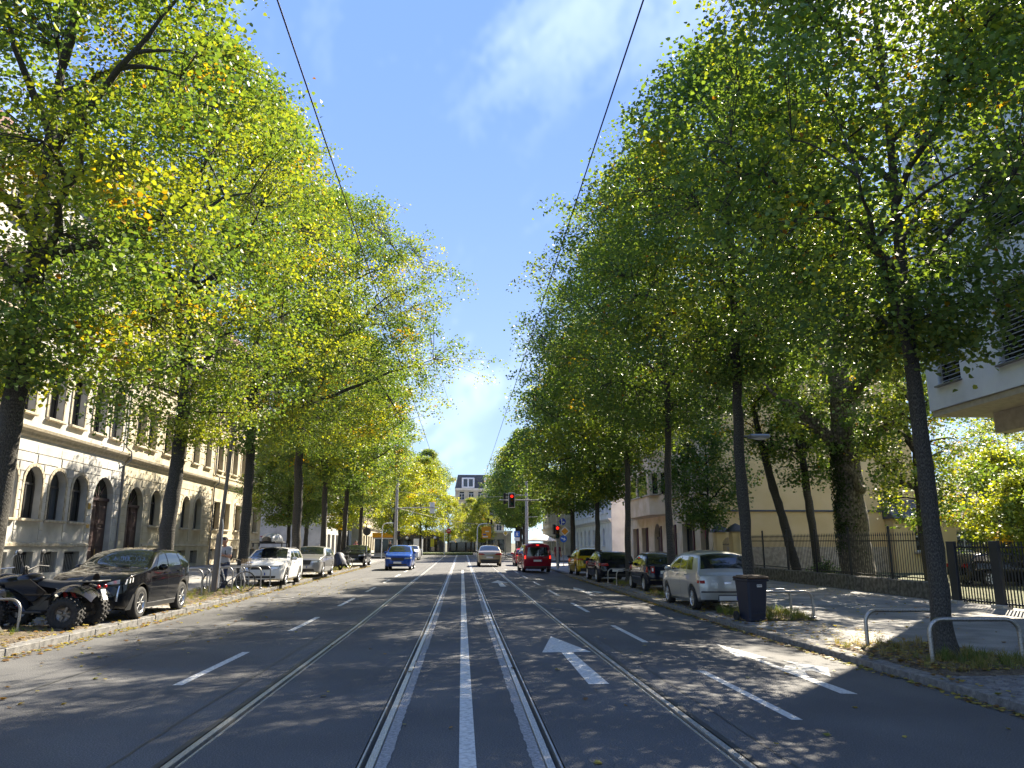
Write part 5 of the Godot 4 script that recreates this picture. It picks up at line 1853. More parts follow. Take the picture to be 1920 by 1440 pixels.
func make_bin() -> void:
	var o := thing("wheelie_bin", "dark blue-grey wheelie bin with brownish lid standing by the right kerb", "rubbish bin", P(6.98, 18.75, .118), .22)
	o.scale = Vector3.ONE * 1.14
	var body := mat(.01, .016, .034, .45)
	var b := MB.new()
	var rows := []
	for k in 6:
		var t := k / 5.0
		var w := lerpf(.2, .24, t)
		var dz := lerpf(.2, .265, t)
		var c := .035
		var row := PackedVector3Array()
		for q in [[-1, -1], [1, -1], [1, 1], [-1, 1]]:
			var sx: float = q[0]
			var sz: float = q[1]
			if sx * sz > 0:
				row.append(Vector3(sx * w, lerpf(.06, .86, t), sz * (dz - c)) if sx < 0 else Vector3(sx * w, lerpf(.06, .86, t), sz * (dz - c)))
				row.append(Vector3(sx * (w - c), lerpf(.06, .86, t), sz * dz))
			else:
				row.append(Vector3(sx * (w - c), lerpf(.06, .86, t), sz * dz))
				row.append(Vector3(sx * w, lerpf(.06, .86, t), sz * (dz - c)))
		rows.append(row)
	# walk round the outline once
	for r in rows.size():
		var src: PackedVector3Array = rows[r]
		rows[r] = PackedVector3Array([src[0], src[1], src[2], src[3], src[4], src[5], src[6], src[7]])
	for r in 5:
		for j in 8:
			b.quad(rows[r][j], rows[r][(j + 1) % 8], rows[r + 1][(j + 1) % 8], rows[r + 1][j])
	for j in range(1, 7): b.tri(rows[0][0], rows[0][j + 1], rows[0][j])
	part("bin_body", b, body, o)
	b = MB.new()
	b.cbox(Vector3(0, .845, 0), Vector3(.52, .05, .57), .012)
	part("rim", b, body, o)
	b = MB.new()
	b.cbox(Vector3(0, .895, .01), Vector3(.53, .05, .58), .02)
	b.cbox(Vector3(0, .925, .0), Vector3(.44, .03, .46), .014)
	part("lid", b, rough_mat(61, [[.2, .06, .035, .022], [.8, .13, .08, .05]], .05, Vector3.ONE * 2, .7, 0.0, .1, false, .3), o)
	b = MB.new()
	b.rod(Vector3(-.22, .88, -.33), Vector3(.22, .88, -.33), .016, 8)
	for s in [-.2, .2]: b.rod(Vector3(s, .87, -.26), Vector3(s, .88, -.33), .014, 6)
	part("handle", b, body, o)
	b = MB.new()
	b.cbox(Vector3(0, .05, .06), Vector3(.4, .08, .3), .015)
	b.cbox(Vector3(0, .17, .232), Vector3(.3, .03, .02), .006)
	part("base", b, body, o)
	b = MB.new()
	b.cbox(Vector3(.03, .73, .262), Vector3(.12, .055, .008), .003, Basis(Vector3.RIGHT, -.06))
	var st := part("sticker", b, mat(.6, .6, .58, .5), o)
	b = MB.new()
	for k in 3: b.box(Vector3(-.01 + k * .036, .735, .2672), Vector3(.026, .022, .002), Basis(Vector3.RIGHT, -.06))
	part("print", b, mat(.2, .2, .2, .6), st)
	b = MB.new()
	b.rod(Vector3(-.27, .1, -.2), Vector3(.27, .1, -.2), .012, 6)
	part("axle", b, M.black, o)
	for s in [-.265, .265]:
		b = MB.new()
		b.lathe([Vector2(.02, -.025), Vector2(.085, -.028), Vector2(.1, -.018), Vector2(.1, .018), Vector2(.085, .028), Vector2(.02, .025)], 18, Transform3D(Basis(Vector3.BACK, PI / 2), Vector3(s, .1, -.2)))
		part("wheel", b, M.rubber, o)

func lamp_posts() -> void:
	var o := thing("lamp_post", "grey lamp post with flat lamp head on a short arm by the garden fence", "lamp post", P(9.1, 24.6, .118))
	o.scale = Vector3.ONE * 1.118
	var b := MB.new()
	b.tube(PackedVector3Array([Vector3(0, -.05, 0), Vector3(0, 1.2, 0), Vector3(.02, 1.25, 0), Vector3(-.03, 7.2, 0)]), PackedFloat32Array([.075, .07, .052, .045]), 12)
	part("pole", b, M.pole_grey, o)
	b = MB.new()
	b.tube(PackedVector3Array([Vector3(0, 4.72, 0), Vector3(.3, 4.72, 0)]), PackedFloat32Array([.022]), 8)
	part("arm", b, M.pole_grey, o)
	b = MB.new()
	b.cbox(Vector3(.57, 4.72, 0), Vector3(.64, .12, .26), .045)
	var hd := part("lamp_head", b, mat(.3, .32, .34, .4, .3), o)
	b = MB.new()
	b.ball(Vector3(.6, 4.665, 0), Vector3(.22, .06, .11), 8, 14)
	part("lamp_glass", b, mat(.5, .5, .48, .1), hd)
	o = thing("lamp_post", "tall brownish lamp post leaning slightly among the left bicycle hoops", "lamp post", P(-8.22, 27.05, .1))
	b = MB.new()
	b.tube(PackedVector3Array([Vector3(-.02, -.05, 0), Vector3(.03, 1.9, 0), Vector3(.05, 2.0, 0), Vector3(.35, 7.8, 0)]), PackedFloat32Array([.11, .1, .065, .05]), 12)
	part("pole", b, mat(.16, .14, .12, .6, .2), o)
	b = MB.new()
	b.tube(PackedVector3Array([Vector3(.13, .2, .06), Vector3(.15, 2.2, .05), Vector3(.11, 2.45, .05)]), PackedFloat32Array([.02, .02, .018]), 8)
	part("cable_conduit", b, mat(.6, .6, .6, .4), o)
	b = MB.new()
	b.ball(Vector3(.75, 7.8, 0), Vector3(.4, .09, .15), 8, 16)
	b.rod(Vector3(.35, 7.78, 0), Vector3(.6, 7.8, 0), .025, 8)
	part("lamp_head", b, M.pole_grey, o)

func signal_head(o: Node3D, at: Vector3, turn: float, lit: int, border := false, s := 1.0) -> void:
	var b := MB.new()
	var bs := Basis(Vector3.UP, turn)
	if border:
		b.cbox(at, Vector3(.52, 1.16, .03) * s, .01, bs)
		var pl := part("backing_board", b, M.white, o)
		b = MB.new()
		b.box(at + bs * Vector3(0, 0, .0175) * s, Vector3(.44, 1.08, .004) * s, bs)
		part("board_face", b, M.black, pl)
		b = MB.new()
	b.cbox(at + bs * Vector3(0, 0, .1) * s, Vector3(.28, .9, .18) * s, .02, bs)
	var head := part("traffic_light_head", b, M.black, o)
	for k in 3:
		var c := at + bs * Vector3(0, .29 - k * .29, .19) * s
		b = MB.new()
		b.lathe([Vector2(.002, .03 * s), Vector2(.07 * s, .022 * s), Vector2(.1 * s, 0)], 16, Transform3D(bs * Basis(Vector3.RIGHT, PI / 2), c))
		var lens: Material = M.signal_red if k == 0 and lit == 1 else [M.lens_red, M.lens_amber, M.lens_green][k]
		part("signal_lamp", b, lens, head)
		b = MB.new()
		var rows := []
		for e in [0.0, .16]:
			var row := PackedVector3Array()
			for j in 9:
				var a := PI * j / 8.0
				row.append(c + bs * (Vector3(cos(a) * .115, sin(a) * .115, e) * s))
			rows.append(row)
		b.grid(rows)
		part("visor", b, M.black, head)

func sign_text(s: String, size: float, m: Material, font := "Droid Sans") -> ArrayMesh:
	var t := TextMesh.new()
	t.text = s
	var f := SystemFont.new()
	f.font_names = PackedStringArray([font])
	f.font_weight = 700
	t.font = f
	t.font_size = 64
	t.pixel_size = size / 64.0
	t.depth = .006
	var a := ArrayMesh.new()
	a.add_surface_from_arrays(Mesh.PRIMITIVE_TRIANGLES, t.get_mesh_arrays())
	a.surface_set_material(0, m)
	return a

func disc(o: Node3D, called: String, at: Vector3, r: float, m: Material, back: Material, turn := 0.0) -> MeshInstance3D:
	var b := MB.new()
	var xf := Transform3D(Basis(Vector3.UP, turn) * Basis(Vector3.RIGHT, PI / 2), at)
	b.lathe([Vector2(.001, -.015), Vector2(r, -.015), Vector2(r, .0), Vector2(r * .995, .004)], 24, xf)
	var p := part(called, b, back, o)
	b = MB.new()
	b.lathe([Vector2(r * .995, .004), Vector2(.001, .005)], 24, xf)
	part("sign_face", b, m, p)
	return p

func plate_poly(o: Node3D, called: String, poly: Array, at: Vector3, z0: float, z1: float, m: Material) -> MeshInstance3D:
	var b := MB.new()
	var p := PackedVector2Array()
	for q in poly: p.append(Vector2(q[0], q[1]))
	b.prism(p, z0, z1, Transform3D(Basis(), at))
	return part(called, b, m, o)

func post(o: Node3D, h: float, r: float, m: Material, at := Vector3.ZERO) -> void:
	var b := MB.new()
	b.tube(PackedVector3Array([at + Vector3(0, -.1, 0), at + Vector3(0, h, 0)]), PackedFloat32Array([r]), 10)
	part("pole", b, m, o)

const UP_ARROW := [[-.05, -.3], [.05, -.3], [.05, .05], [.15, .05], [0, .3], [-.15, .05], [-.05, .05]]

func make_signs() -> void:
	M.signal_red = mat(.8, .05, .03, .3)
	M.signal_red.emission_enabled = true
	M.signal_red.emission = Color(1, .12, .06)
	M.signal_red.emission_energy_multiplier = .7
	M.lens_red = mat(.08, .008, .006, .2)
	M.lens_amber = mat(.08, .05, .006, .2)
	M.lens_green = mat(.006, .06, .035, .2)
	var blue := mat(.01, .05, .42, .4)
	var blue2 := mat(.015, .12, .5, .4)
	var amber := mat(.75, .32, .01, .4)
	var backing := mat(.2, .2, .2, .5, .3)
	# signal pole on the right with its long arm
	var o := thing("traffic_signal", "grey signal pole with long arm over the right lanes, red lights showing", "traffic light", P(6.85, 56, .118))
	post(o, 5.0, .09, M.concrete)
	var b := MB.new()
	b.tube(PackedVector3Array([Vector3(0, 4.82, 0), Vector3(-4.2, 4.85, 0)]), PackedFloat32Array([.06, .045]), 10)
	part("arm", b, M.concrete, o)
	signal_head(o, Vector3(-3.3, 4.82, .06), 0, 1, true, .92)
	signal_head(o, Vector3(-3.9, 4.95, -.1), PI / 2, 0, false, .9)
	signal_head(o, Vector3(-.02, 2.55, .1), 0, 1)
	signal_head(o, Vector3(-.3, 2.75, -.1), PI / 2 + .4, 0, false, .8)
	for l in [Vector3(-3.3, 5.09, .3), Vector3(-.02, 2.84, .37)]:
		var om := OmniLight3D.new()
		om.name = "signal_light"
		om.light_color = Color(1, .1, .05)
		om.light_energy = .006
		om.omni_range = 20
		om.omni_attenuation = 2
		om.light_size = .1
		om.shadow_enabled = true
		om.position = l
		o.add_child(om, true)
	o = thing("road_sign", "blue round sign with white straight and right arrows above a yellow diamond sign", "road sign", P(6.95, 55.85, .118))
	var dd := disc(o, "round_sign", Vector3(.26, 3.3, .02), .24, blue, backing)
	plate_poly(dd, "straight_arrow", [[-.03, -.3], [.02, -.3], [.02, .06], [.07, .06], [-.005, .18], [-.08, .06], [-.03, .06]], Vector3(.2, 3.33, .028), 0, .005, M.white)
	plate_poly(dd, "right_arrow", [[0, -.02], [.1, -.02], [.1, -.08], [.2, .01], [.1, .1], [.1, .04], [0, .04]], Vector3(.225, 3.25, .028), 0, .005, M.white)
	var dm := plate_poly(o, "priority_sign", [[0, -.36], [.36, 0], [0, .36], [-.36, 0]], Vector3(.42, 2.62, .02), 0, .012, M.white)
	plate_poly(dm, "diamond", [[0, -.26], [.26, 0], [0, .26], [-.26, 0]], Vector3(.42, 2.62, .034), 0, .004, amber)
	b = MB.new()
	b.box(Vector3(.1, 3.3, 0), Vector3(.3, .04, .03))
	b.box(Vector3(.1, 2.62, 0), Vector3(.3, .04, .03))
	part("bracket", b, backing, o)
	o = thing("road_sign", "light blue round keep-right sign on a thin pole beyond the yellow car", "road sign", P(7.8, 60, .118))
	post(o, 2.5, .03, M.pole_grey)
	dd = disc(o, "round_sign", Vector3(0, 2.1, .05), .27, blue2, backing)
	plate_poly(dd, "arrow", UP_ARROW.map(func(p): return [p[0] * .75 * .3 - p[1] * -.6, p[1] * .6 * -.4 + p[0] * .8]), Vector3(0, 2.1, .06), 0, .004, M.white)
	# sign seen from behind on the left
	o = thing("road_sign", "round road sign seen from its dark back beside the small black car", "road sign", P(-6.75, 55.9, .118))
	post(o, 2.95, .035, mat(.05, .045, .04, .6))
	disc(o, "round_sign", Vector3(.02, 2.4, -.05), .28, M.white, mat(.06, .055, .05, .6), PI)
	# no entry
	o = thing("road_sign", "red no-entry sign on a pale pole at the grass strip", "road sign", P(-2.4, 108, .2))
	post(o, 3.4, .06, M.white)
	b = MB.new()
	b.rod(Vector3(0, 2.5, 0), Vector3(.45, 2.5, 0), .03, 6)
	part("arm", b, M.white, o)
	dd = disc(o, "round_sign", Vector3(.55, 3.1, .05), .33, mat(.5, .012, .02, .4), backing)
	plate_poly(dd, "bar", [[-.2, -.05], [.2, -.05], [.2, .05], [-.2, .05]], Vector3(.55, 3.1, .06), 0, .004, M.white)
	# parking zone and far diamond
	o = thing("road_sign", "blue square sign with white walking figure among the far right trunks", "road sign", P(5.75, 82, .118))
	post(o, 3.0, .04, M.pole_grey)
	var sq := plate_poly(o, "square_sign", [[-.3, -.3], [.3, -.3], [.3, .3], [-.3, .3]], Vector3(0, 2.65, .05), 0, .015, blue2)
	plate_poly(sq, "figure", [[-.16, -.2], [-.08, -.22], [-.02, -.06], [.06, -.22], [.14, -.2], [.05, .04], [.12, -.02], [.15, .02], [.04, .12], [-.06, .12], [-.15, .0], [-.11, -.03], [-.04, .04]], Vector3(0, 2.65, .066), 0, .004, M.white)
	dd = disc(sq, "figure_head", Vector3(0, 2.83, .068), .05, M.white, M.white)
	plate_poly(o, "supplementary_plate", [[-.28, -.18], [.28, -.18], [.28, .18], [-.28, .18]], Vector3(0, 2.12, .05), 0, .012, M.white)
	o = thing("road_sign", "small yellow diamond priority sign far down the right pavement", "road sign", P(5.0, 90, .118))
	post(o, 3.2, .04, M.pole_grey)
	dm = plate_poly(o, "priority_sign", [[0, -.33], [.33, 0], [0, .33], [-.33, 0]], Vector3(0, 2.8, .05), 0, .012, M.white)
	plate_poly(dm, "diamond", [[0, -.24], [.24, 0], [0, .24], [-.24, 0]], Vector3(0, 2.8, .064), 0, .004, mat(.6, .45, .1, .4))
	# orange direction sign on a bent pole
	o = thing("direction_sign", "orange-yellow direction board with pale bars on a bent pale pole", "road sign", P(1.95, 100, .1))
	b = MB.new()
	var pts := PackedVector3Array([Vector3(0, -.1, 0), Vector3(0, 3.3, 0)])
	for k in range(1, 7):
		var a := PI - PI * .5 * k / 6.0
		pts.append(Vector3(.7 + cos(a) * .7, 3.3 + sin(a) * .7, 0))
	pts.append(Vector3(1.7, 4.03, 0))
	b.tube(pts, PackedFloat32Array([.075, .07, .065, .06]), 8)
	part("pole", b, M.white, o)
	var bd := plate_poly(o, "board", [[.55, 2.15], [1.75, 2.15], [1.75, 3.65], [.55, 3.65]], Vector3.ZERO, .08, .12, amber)
	for q in [[1.0, 2.95, .5, .14, M.white], [.68, 2.6, .45, .13, blue2], [.68, 2.3, .65, .14, M.white]]:
		plate_poly(bd, "text_bar", [[q[0], q[1]], [q[0] + q[2], q[1]], [q[0] + q[2], q[1] + q[3]], [q[0], q[1] + q[3]]], Vector3.ZERO, .121, .127, q[4])
	signal_head(o, Vector3(1.35, 4.35, .1), 0, 0, false, .7)
	signal_head(o, Vector3(1.75, 4.2, .1), .5, 0, false, .7)
	o = thing("tram_sign", "small black square sign with a white W hanging over the right track", "sign", P(3.75, 100, 5.45))
	b = MB.new()
	b.cbox(Vector3.ZERO, Vector3(.5, .5, .04), .01)
	b.rod(Vector3(0, .25, 0), Vector3(0, .62, 0), .012, 5)
	part("plate", b, M.black, o)
	var tx := part("letter", sign_text("W", .42, M.white), M.white, o)
	tx.position = Vector3(0, 0, .03)
	# masts
	for k in 2:
		o = thing("catenary_mast", ["tall concrete mast with a thin arm on the left of the crossing", "tall concrete mast behind the red van on the right of the crossing"][k], "mast", P([-6.3, 6.2][k], 75, .118))
		b = MB.new()
		b.tube(PackedVector3Array([Vector3(0, -.1, 0), Vector3(0, 7.7, 0)]), PackedFloat32Array([.19, .12]), 12)
		part("mast", b, M.concrete, o)
		b = MB.new()
		if k == 0:
			b.tube(PackedVector3Array([Vector3(0, 4.85, 0), Vector3(4.0, 4.95, 0)]), PackedFloat32Array([.06, .04]), 8)
			part("arm", b, M.concrete, o)
			signal_head(o, Vector3(3.4, 4.9, -.1), PI, 0, true, .9)
			signal_head(o, Vector3(.25, 2.3, .1), .4, 0, false, .9)
			signal_head(o, Vector3(-.2, 4.0, -.15), PI, 0, false, .8)
		else:
			b.tube(PackedVector3Array([Vector3(0, 6.3, 0), Vector3(-1.0, 6.35, 0)]), PackedFloat32Array([.03]), 6)
			b.tube(PackedVector3Array([Vector3(0, 4.2, 0), Vector3(1.1, 4.25, 0)]), PackedFloat32Array([.03]), 6)
			part("bracket", b, M.concrete, o)
	o = thing("signal_pole", "thin white bent pole with signal heads on the far left corner", "traffic light", P(-8.7, 86, .118))
	b = MB.new()
	pts = PackedVector3Array([Vector3(0, -.1, 0), Vector3(0, 3.2, 0)])
	for k in range(1, 7):
		var a := PI - PI * .5 * k / 6.0
		pts.append(Vector3(.5 + cos(a) * .5, 3.2 + sin(a) * .5, 0))
	pts.append(Vector3(1.2, 3.72, 0))
	b.tube(pts, PackedFloat32Array([.05]), 8)
	part("pole", b, M.white, o)
	signal_head(o, Vector3(1.25, 3.6, -.1), PI, 0, false, .8)
	# wires
	var n := 0
	for q in [[Vector3(-1.45, 5.62, 12), P(-1.45, 150, 5.5), "left contact wire running over the tram track into the distance"], [Vector3(1.34, 5.7, 12), P(1.34, 150, 5.5), "right contact wire running over the tram track into the distance"]]:
		o = MeshInstance3D.new()
		b = MB.new()
		var line := PackedVector3Array()
		for k in 31: line.append((q[0] as Vector3).lerp(q[1], k / 30.0))
		b.tube(line, PackedFloat32Array([.0075]), 5)
		var w := part("contact_wire", b, M.wire, self)
		tag(w, q[2], "wire", "tram overhead wires")
	for q in [[P(-6.3, 75, 6.6), P(6.2, 75, 6.4), "span wire between the two concrete masts"], [P(-2.5, 108, 5.0), P(8, 103, 3.9), "sloping span wire above the orange sign"], [P(-6.3, 75, 5.0), P(5, 118, 4.4), "long slack wire crossing towards the far right trees"], [P(-8, 112, 5.2), P(7, 112, 4.6), "farthest span wire in front of the trees at the street's end"]]:
		b = MB.new()
		var line := PackedVector3Array()
		for k in 13:
			var t := k / 12.0
			line.append((q[0] as Vector3).lerp(q[1], t) - Vector3(0, sin(PI * t) * .35, 0))
		b.tube(line, PackedFloat32Array([.014]), 4)
		var w := part("span_wire", b, M.pole_grey, self)
		tag(w, q[2], "wire", "tram overhead wires")

func make_fence() -> void:
	var o := thing("iron_fence", "old spear-topped iron railing on a low stone wall along the garden", "fence", Vector3(15.65, -.18, 0))
	o.scale = Vector3(1, 1.118, 1)
	var b := MB.new()
	for k in 6:
		b = MB.new()
		var d := 24.8 + k * 3.05
		b.cbox(Vector3(0, gy(d) + .33, -d - 1.51), Vector3(.4, .56, 3.03), .03)
		part("wall_block", b, rough_mat(70, [[.2, .1, .095, .08], [.5, .17, .16, .14], [.8, .26, .25, .22]], .02, Vector3.ONE * .4, .95, 4.0, .1, true, .4) if k == 0 else M.low_wall, o)
		if k == 0: M.low_wall = (o.get_child(o.get_child_count() - 1) as MeshInstance3D).mesh.surface_get_material(0)
	b = MB.new()
	b.rod(Vector3(0, .5, 0), Vector3(0, 1.95, 0), .0115, 6)
	b.lathe([Vector2(.0115, 1.95), Vector2(.028, 1.98), Vector2(.001, 2.1)], 6)
	var bar := b.mesh(M.iron)
	var d := 24.9
	while d < 43.0:
		var p := part("railing_bar", bar, M.iron, o)
		p.position = Vector3(0, gy(d), -d)
		d += .154
	for k in 7:
		b = MB.new()
		d = 24.8 + k * 3.03
		b.cbox(Vector3(0, gy(d) + 1.15, -d), Vector3(.075, 2.05, .075), .01)
		b.ball(Vector3(0, gy(d) + 2.22, -d), Vector3(.05, .07, .05), 6, 10)
		part("post", b, M.iron, o)
	for h in [.68, 1.8]:
		b = MB.new()
		b.box(Vector3(0, gy(34) + h, -33.9), Vector3(.03, .035, 18.2), Basis(Vector3.RIGHT, atan(.0076)))
		part("rail", b, M.iron, o)
	o = thing("metal_gate", "dark blue-grey metal gate fence of upright flat bars with broad posts", "gate", Vector3(15.35, -.18, 0))
	o.scale = Vector3(1, 1.118, 1)
	b = MB.new()
	b.box(Vector3(0, .97, 0), Vector3(.012, 1.62, .05))
	bar = b.mesh(M.anthracite)
	d = 11.0
	while d < 23.6:
		if absf(d - 21.75) > .22 and absf(d - 17.3) > .22:
			var p := part("gate_bar", bar, M.anthracite, o)
			p.position = Vector3(0, gy(d), -d)
		d += .132
	for e in [23.75, 21.75, 17.3, 12.8]:
		b = MB.new()
		b.cbox(Vector3(0, .95, -e), Vector3(.11, 1.75, .38), .01)
		part("post", b, M.anthracite, o)
		b = MB.new()
		b.cbox(Vector3(0, .16, -e), Vector3(.34, .14, .5), .02)
		part("footing", b, M.concrete, o)
	for h in [.26, 1.66]:
		b = MB.new()
		b.box(Vector3(.03, h, -17.4), Vector3(.03, .045, 12.6))
		part("rail", b, M.anthracite, o)
	# gateway pillars by the corner house
	for k in 2:
		d = [43.5, 46.3][k]
		o = thing("gate_pillar", ["yellow gate pillar with a dark cap at the end of the railing", "yellow gate pillar with a dark cap against the corner house"][k], "pillar", P(15.5, d, 0.05), 0, "gate pillars")
		b = MB.new()
		b.cbox(Vector3(0, 1.25, 0), Vector3(.62, 2.6, .62), .02)
		part("shaft", b, M.plaster_yellow, o)
		b = MB.new()
		b.lathe([Vector2(.62, 2.5), Vector2(.62, 2.6), Vector2(.3, 2.85), Vector2(.02, 2.98)], 4, Transform3D(Basis(Vector3.UP, PI / 4), Vector3.ZERO))
		part("cap", b, M.roof_slate, o)
	o = thing("wrought_gate", "black wrought iron gate between the two yellow pillars", "gate", P(15.5, 44.9, 0.05))
	for k in 12:
		b = MB.new()
		var z := -.86 + k * .156
		b.rod(Vector3(0, .12, z), Vector3(0, 1.9 + .3 * cos(z * 1.6), z), .014, 6)
		part("gate_bar", b, M.iron, o)
	for h in [.25, 1.1, 1.8]:
		b = MB.new()
		b.box(Vector3(0, h, 0), Vector3(.03, .04, 1.8))
		part("rail", b, M.iron, o)

func far_things() -> void:
	var o := thing("parasol", "large pale café parasol behind the red van", "parasol", P(8.7, 85, .118))
	var b := MB.new()
	b.lathe([Vector2(1.55, 1.95), Vector2(1.6, 2.05), Vector2(.8, 2.45), Vector2(.03, 2.75)], 8)
	part("canopy", b, mat(.62, .6, .58, .8), o)
	post(o, 2.75, .035, M.white)
	o = thing("kiosk", "kiosk with an orange-yellow fascia at the left corner of the crossing", "kiosk", P(-9.4, 97, .118))
	b = MB.new()
	b.box(Vector3(0, 1.1, -1), Vector3(2.6, 2.2, 2))
	part("wall", b, M.plaster_white, o)
	b = MB.new()
	b.cbox(Vector3(0, 2.5, -.9), Vector3(3.1, .6, 2.6), .05)
	part("fascia", b, mat(.8, .36, .01, .4), o)
	for k in 3:
		b = MB.new()
		b.box(Vector3(-.85 + k * .85, 1.2, .015), Vector3(.7, 1.6, .04))
		part("window", b, M.pane_dark, o)
	b = MB.new()
	b.cbox(Vector3(0, 2.12, .1), Vector3(2.9, .12, .6), .03)
	part("canopy", b, M.white, o)
	o = thing("utility_cabinet", "pale utility cabinet beside the far trees left of the café", "cabinet", P(-6.2, 112, .1))
	b = MB.new()
	b.cbox(Vector3(0, 1.0, 0), Vector3(1.3, 2.3, .7), .03)
	part("housing", b, M.plaster_bright, o)
	b = MB.new()
	b.cbox(Vector3(0, 1.0, .36), Vector3(.7, .5, .03), .01)
	part("poster", b, mat(.35, .2, .18, .6), o)
	# lamps and posters of the café
	for k in 3:
		o = thing("globe_lamp", ["white globe lamp at the left end of the dark café", "white globe lamp in the middle of the dark café", "white globe lamp at the right end of the dark café"][k], "lamp", P(-9.5 + k * 2.4, 136.5, .1), 0, "globe lamps of the café")
		b = MB.new()
		b.ball(Vector3(0, 2.4, 0), Vector3.ONE * .26, 8, 12)
		part("globe", b, M.white, o)
		post(o, 2.2, .04, M.black)
	o = thing("banner", "yellow upright banner before the dark café", "banner", P(-4.9, 130, .1))
	b = MB.new()
	b.cbox(Vector3(0, 1.6, 0), Vector3(.55, 1.3, .04), .01)
	part("cloth", b, mat(.55, .5, .03, .7), o)
	post(o, 2.3, .025, M.pole_grey)

# ---------------------------------------------------------------- bicycles, quad bike, motorcycle
func bike_wheel(o: Node3D, at: Vector3, r: float) -> void:
	var xf := Transform3D(Basis(Vector3.RIGHT, PI / 2), at)
	var b := MB.new()
	var pr := []
	for k in 9:
		var a := TAU * k / 8.0
		pr.append(Vector2(r - .02 + cos(a) * .02, sin(a) * .02))
	b.lathe(pr, 30, xf)
	var w := part("wheel", b, M.rubber, o)
	b = MB.new()
	b.lathe([Vector2(r - .04, -.012), Vector2(r - .026, -.013), Vector2(r - .026, .013), Vector2(r - .04, .012), Vector2(r - .046, 0), Vector2(r - .04, -.012)], 30, xf)
	part("rim", b, M.chrome_dull, w)
	b = MB.new()
	for k in 16:
		var a := TAU * k / 16.0
		b.rod(at + Vector3(cos(a + .5) * .02, sin(a + .5) * .02, .02 * (1 if k % 2 else -1)), at + Vector3(cos(a), sin(a), 0) * (r - .04), .0018, 3)
	b.rod(at - Vector3(0, 0, .04), at + Vector3(0, 0, .04), .02, 8)
	part("spokes", b, M.chrome_dull, w)

func make_bicycle(label: String, at: Vector3, turn: float, paint: Material, group := "", basket := false, tilt := .06) -> Node3D:
	# front at +x
	var o := thing("bicycle", label, "bicycle", at, turn, group)
	o.rotation.x = 0
	o.rotation = Vector3(tilt, turn, 0)
	var r := .345
	var rear := Vector3(-.53, r, 0)
	var front := Vector3(.55, r, 0)
	bike_wheel(o, rear, r)
	bike_wheel(o, front, r)
	var bb_ := Vector3(-.1, .29, 0)
	var seat := Vector3(-.26, .8, 0)
	var head := Vector3(.36, .88, 0)
	var head2 := Vector3(.42, .68, 0)
	var b := MB.new()
	b.rod(seat, head - Vector3(0, .06, 0), .018, 8)
	b.rod(bb_, head2, .024, 8)
	b.rod(bb_, seat + (seat - bb_) * .1, .018, 8)
	b.rod(head, head2, .021, 8)
	for z in [-.05, .05]:
		b.rod(bb_ + Vector3(0, 0, z * .6), rear + Vector3(0, 0, z), .01, 6)
		b.rod(seat + Vector3(0, -.04, z * .4), rear + Vector3(0, 0, z), .009, 6)
	part("frame", b, paint, o)
	b = MB.new()
	for z in [-.055, .055]: b.tube(PackedVector3Array([head2 + Vector3(0, 0, z * .8), head2 + Vector3(.05, -.12, z), front + Vector3(0, 0, z)]), PackedFloat32Array([.017, .016, .01]), 7)
	part("fork", b, paint, o)
	b = MB.new()
	var hb := head + Vector3(-.03, .16, 0)
	b.rod(head, hb, .013, 6)
	b.tube(PackedVector3Array([hb + Vector3(-.16, .03, -.3), hb + Vector3(-.02, .03, -.22), hb, hb + Vector3(-.02, .03, .22), hb + Vector3(-.16, .03, .3)]), PackedFloat32Array([.012]), 7)
	part("handlebar", b, M.plastic, o)
	for z in [-1, 1]:
		b = MB.new()
		b.rod(hb + Vector3(-.19, .03, z * .31), hb + Vector3(-.07, .03, z * .26), .018, 7)
		part("grip", b, M.rubber, o)
	b = MB.new()
	b.rod(seat, seat + Vector3(-.04, .13, 0), .013, 6)
	b.ball(seat + Vector3(-.05, .15, 0), Vector3(.13, .03, .075), 6, 12)
	b.ball(seat + Vector3(.07, .155, 0), Vector3(.08, .02, .03), 6, 10)
	part("saddle", b, M.plastic, o)
	b = MB.new()
	b.lathe([Vector2(.02, -.012), Vector2(.09, -.01), Vector2(.09, .01), Vector2(.02, .012)], 18, Transform3D(Basis(Vector3.RIGHT, PI / 2), bb_ + Vector3(0, 0, .05)))
	for z in [-1, 1]:
		var e := bb_ + Vector3(.13 * z, -.1 * z, z * .08)
		b.rod(bb_ + Vector3(0, 0, z * .07), e, .01, 5)
		b.cbox(e + Vector3(0, 0, z * .05), Vector3(.09, .02, .07), .005)
	part("crank", b, M.plastic, o)
	b = MB.new()
	for q in [[rear, 20, 200], [front, 20, 150]]:
		var row1 := PackedVector3Array()
		var row2 := PackedVector3Array()
		for k in 11:
			var a := deg_to_rad(lerpf(q[1], q[2], k / 10.0))
			var p: Vector3 = q[0] + Vector3(cos(a), sin(a), 0) * (r + .03)
			row1.append(p - Vector3(0, 0, .028))
			row2.append(p + Vector3(0, 0, .028))
		b.grid([row1, row2])
	part("mudguard", b, M.plastic, o)
	if basket:
		b = MB.new()
		var c := Vector3(.55, .88, 0)
		for y in [0.0, .08, .16, .22]:
			b.tube(PackedVector3Array([c + Vector3(-.15, y, -.17), c + Vector3(.15, y, -.17), c + Vector3(.15, y, .17), c + Vector3(-.15, y, .17), c + Vector3(-.15, y, -.17)]), PackedFloat32Array([.006]), 4)
		for k in 6:
			for z in [-.17, .17]: b.rod(c + Vector3(-.15 + k * .06, 0, z), c + Vector3(-.15 + k * .06, .22, z), .004, 4)
		part("basket", b, mat(.3, .22, .12, .8), o)
	return o

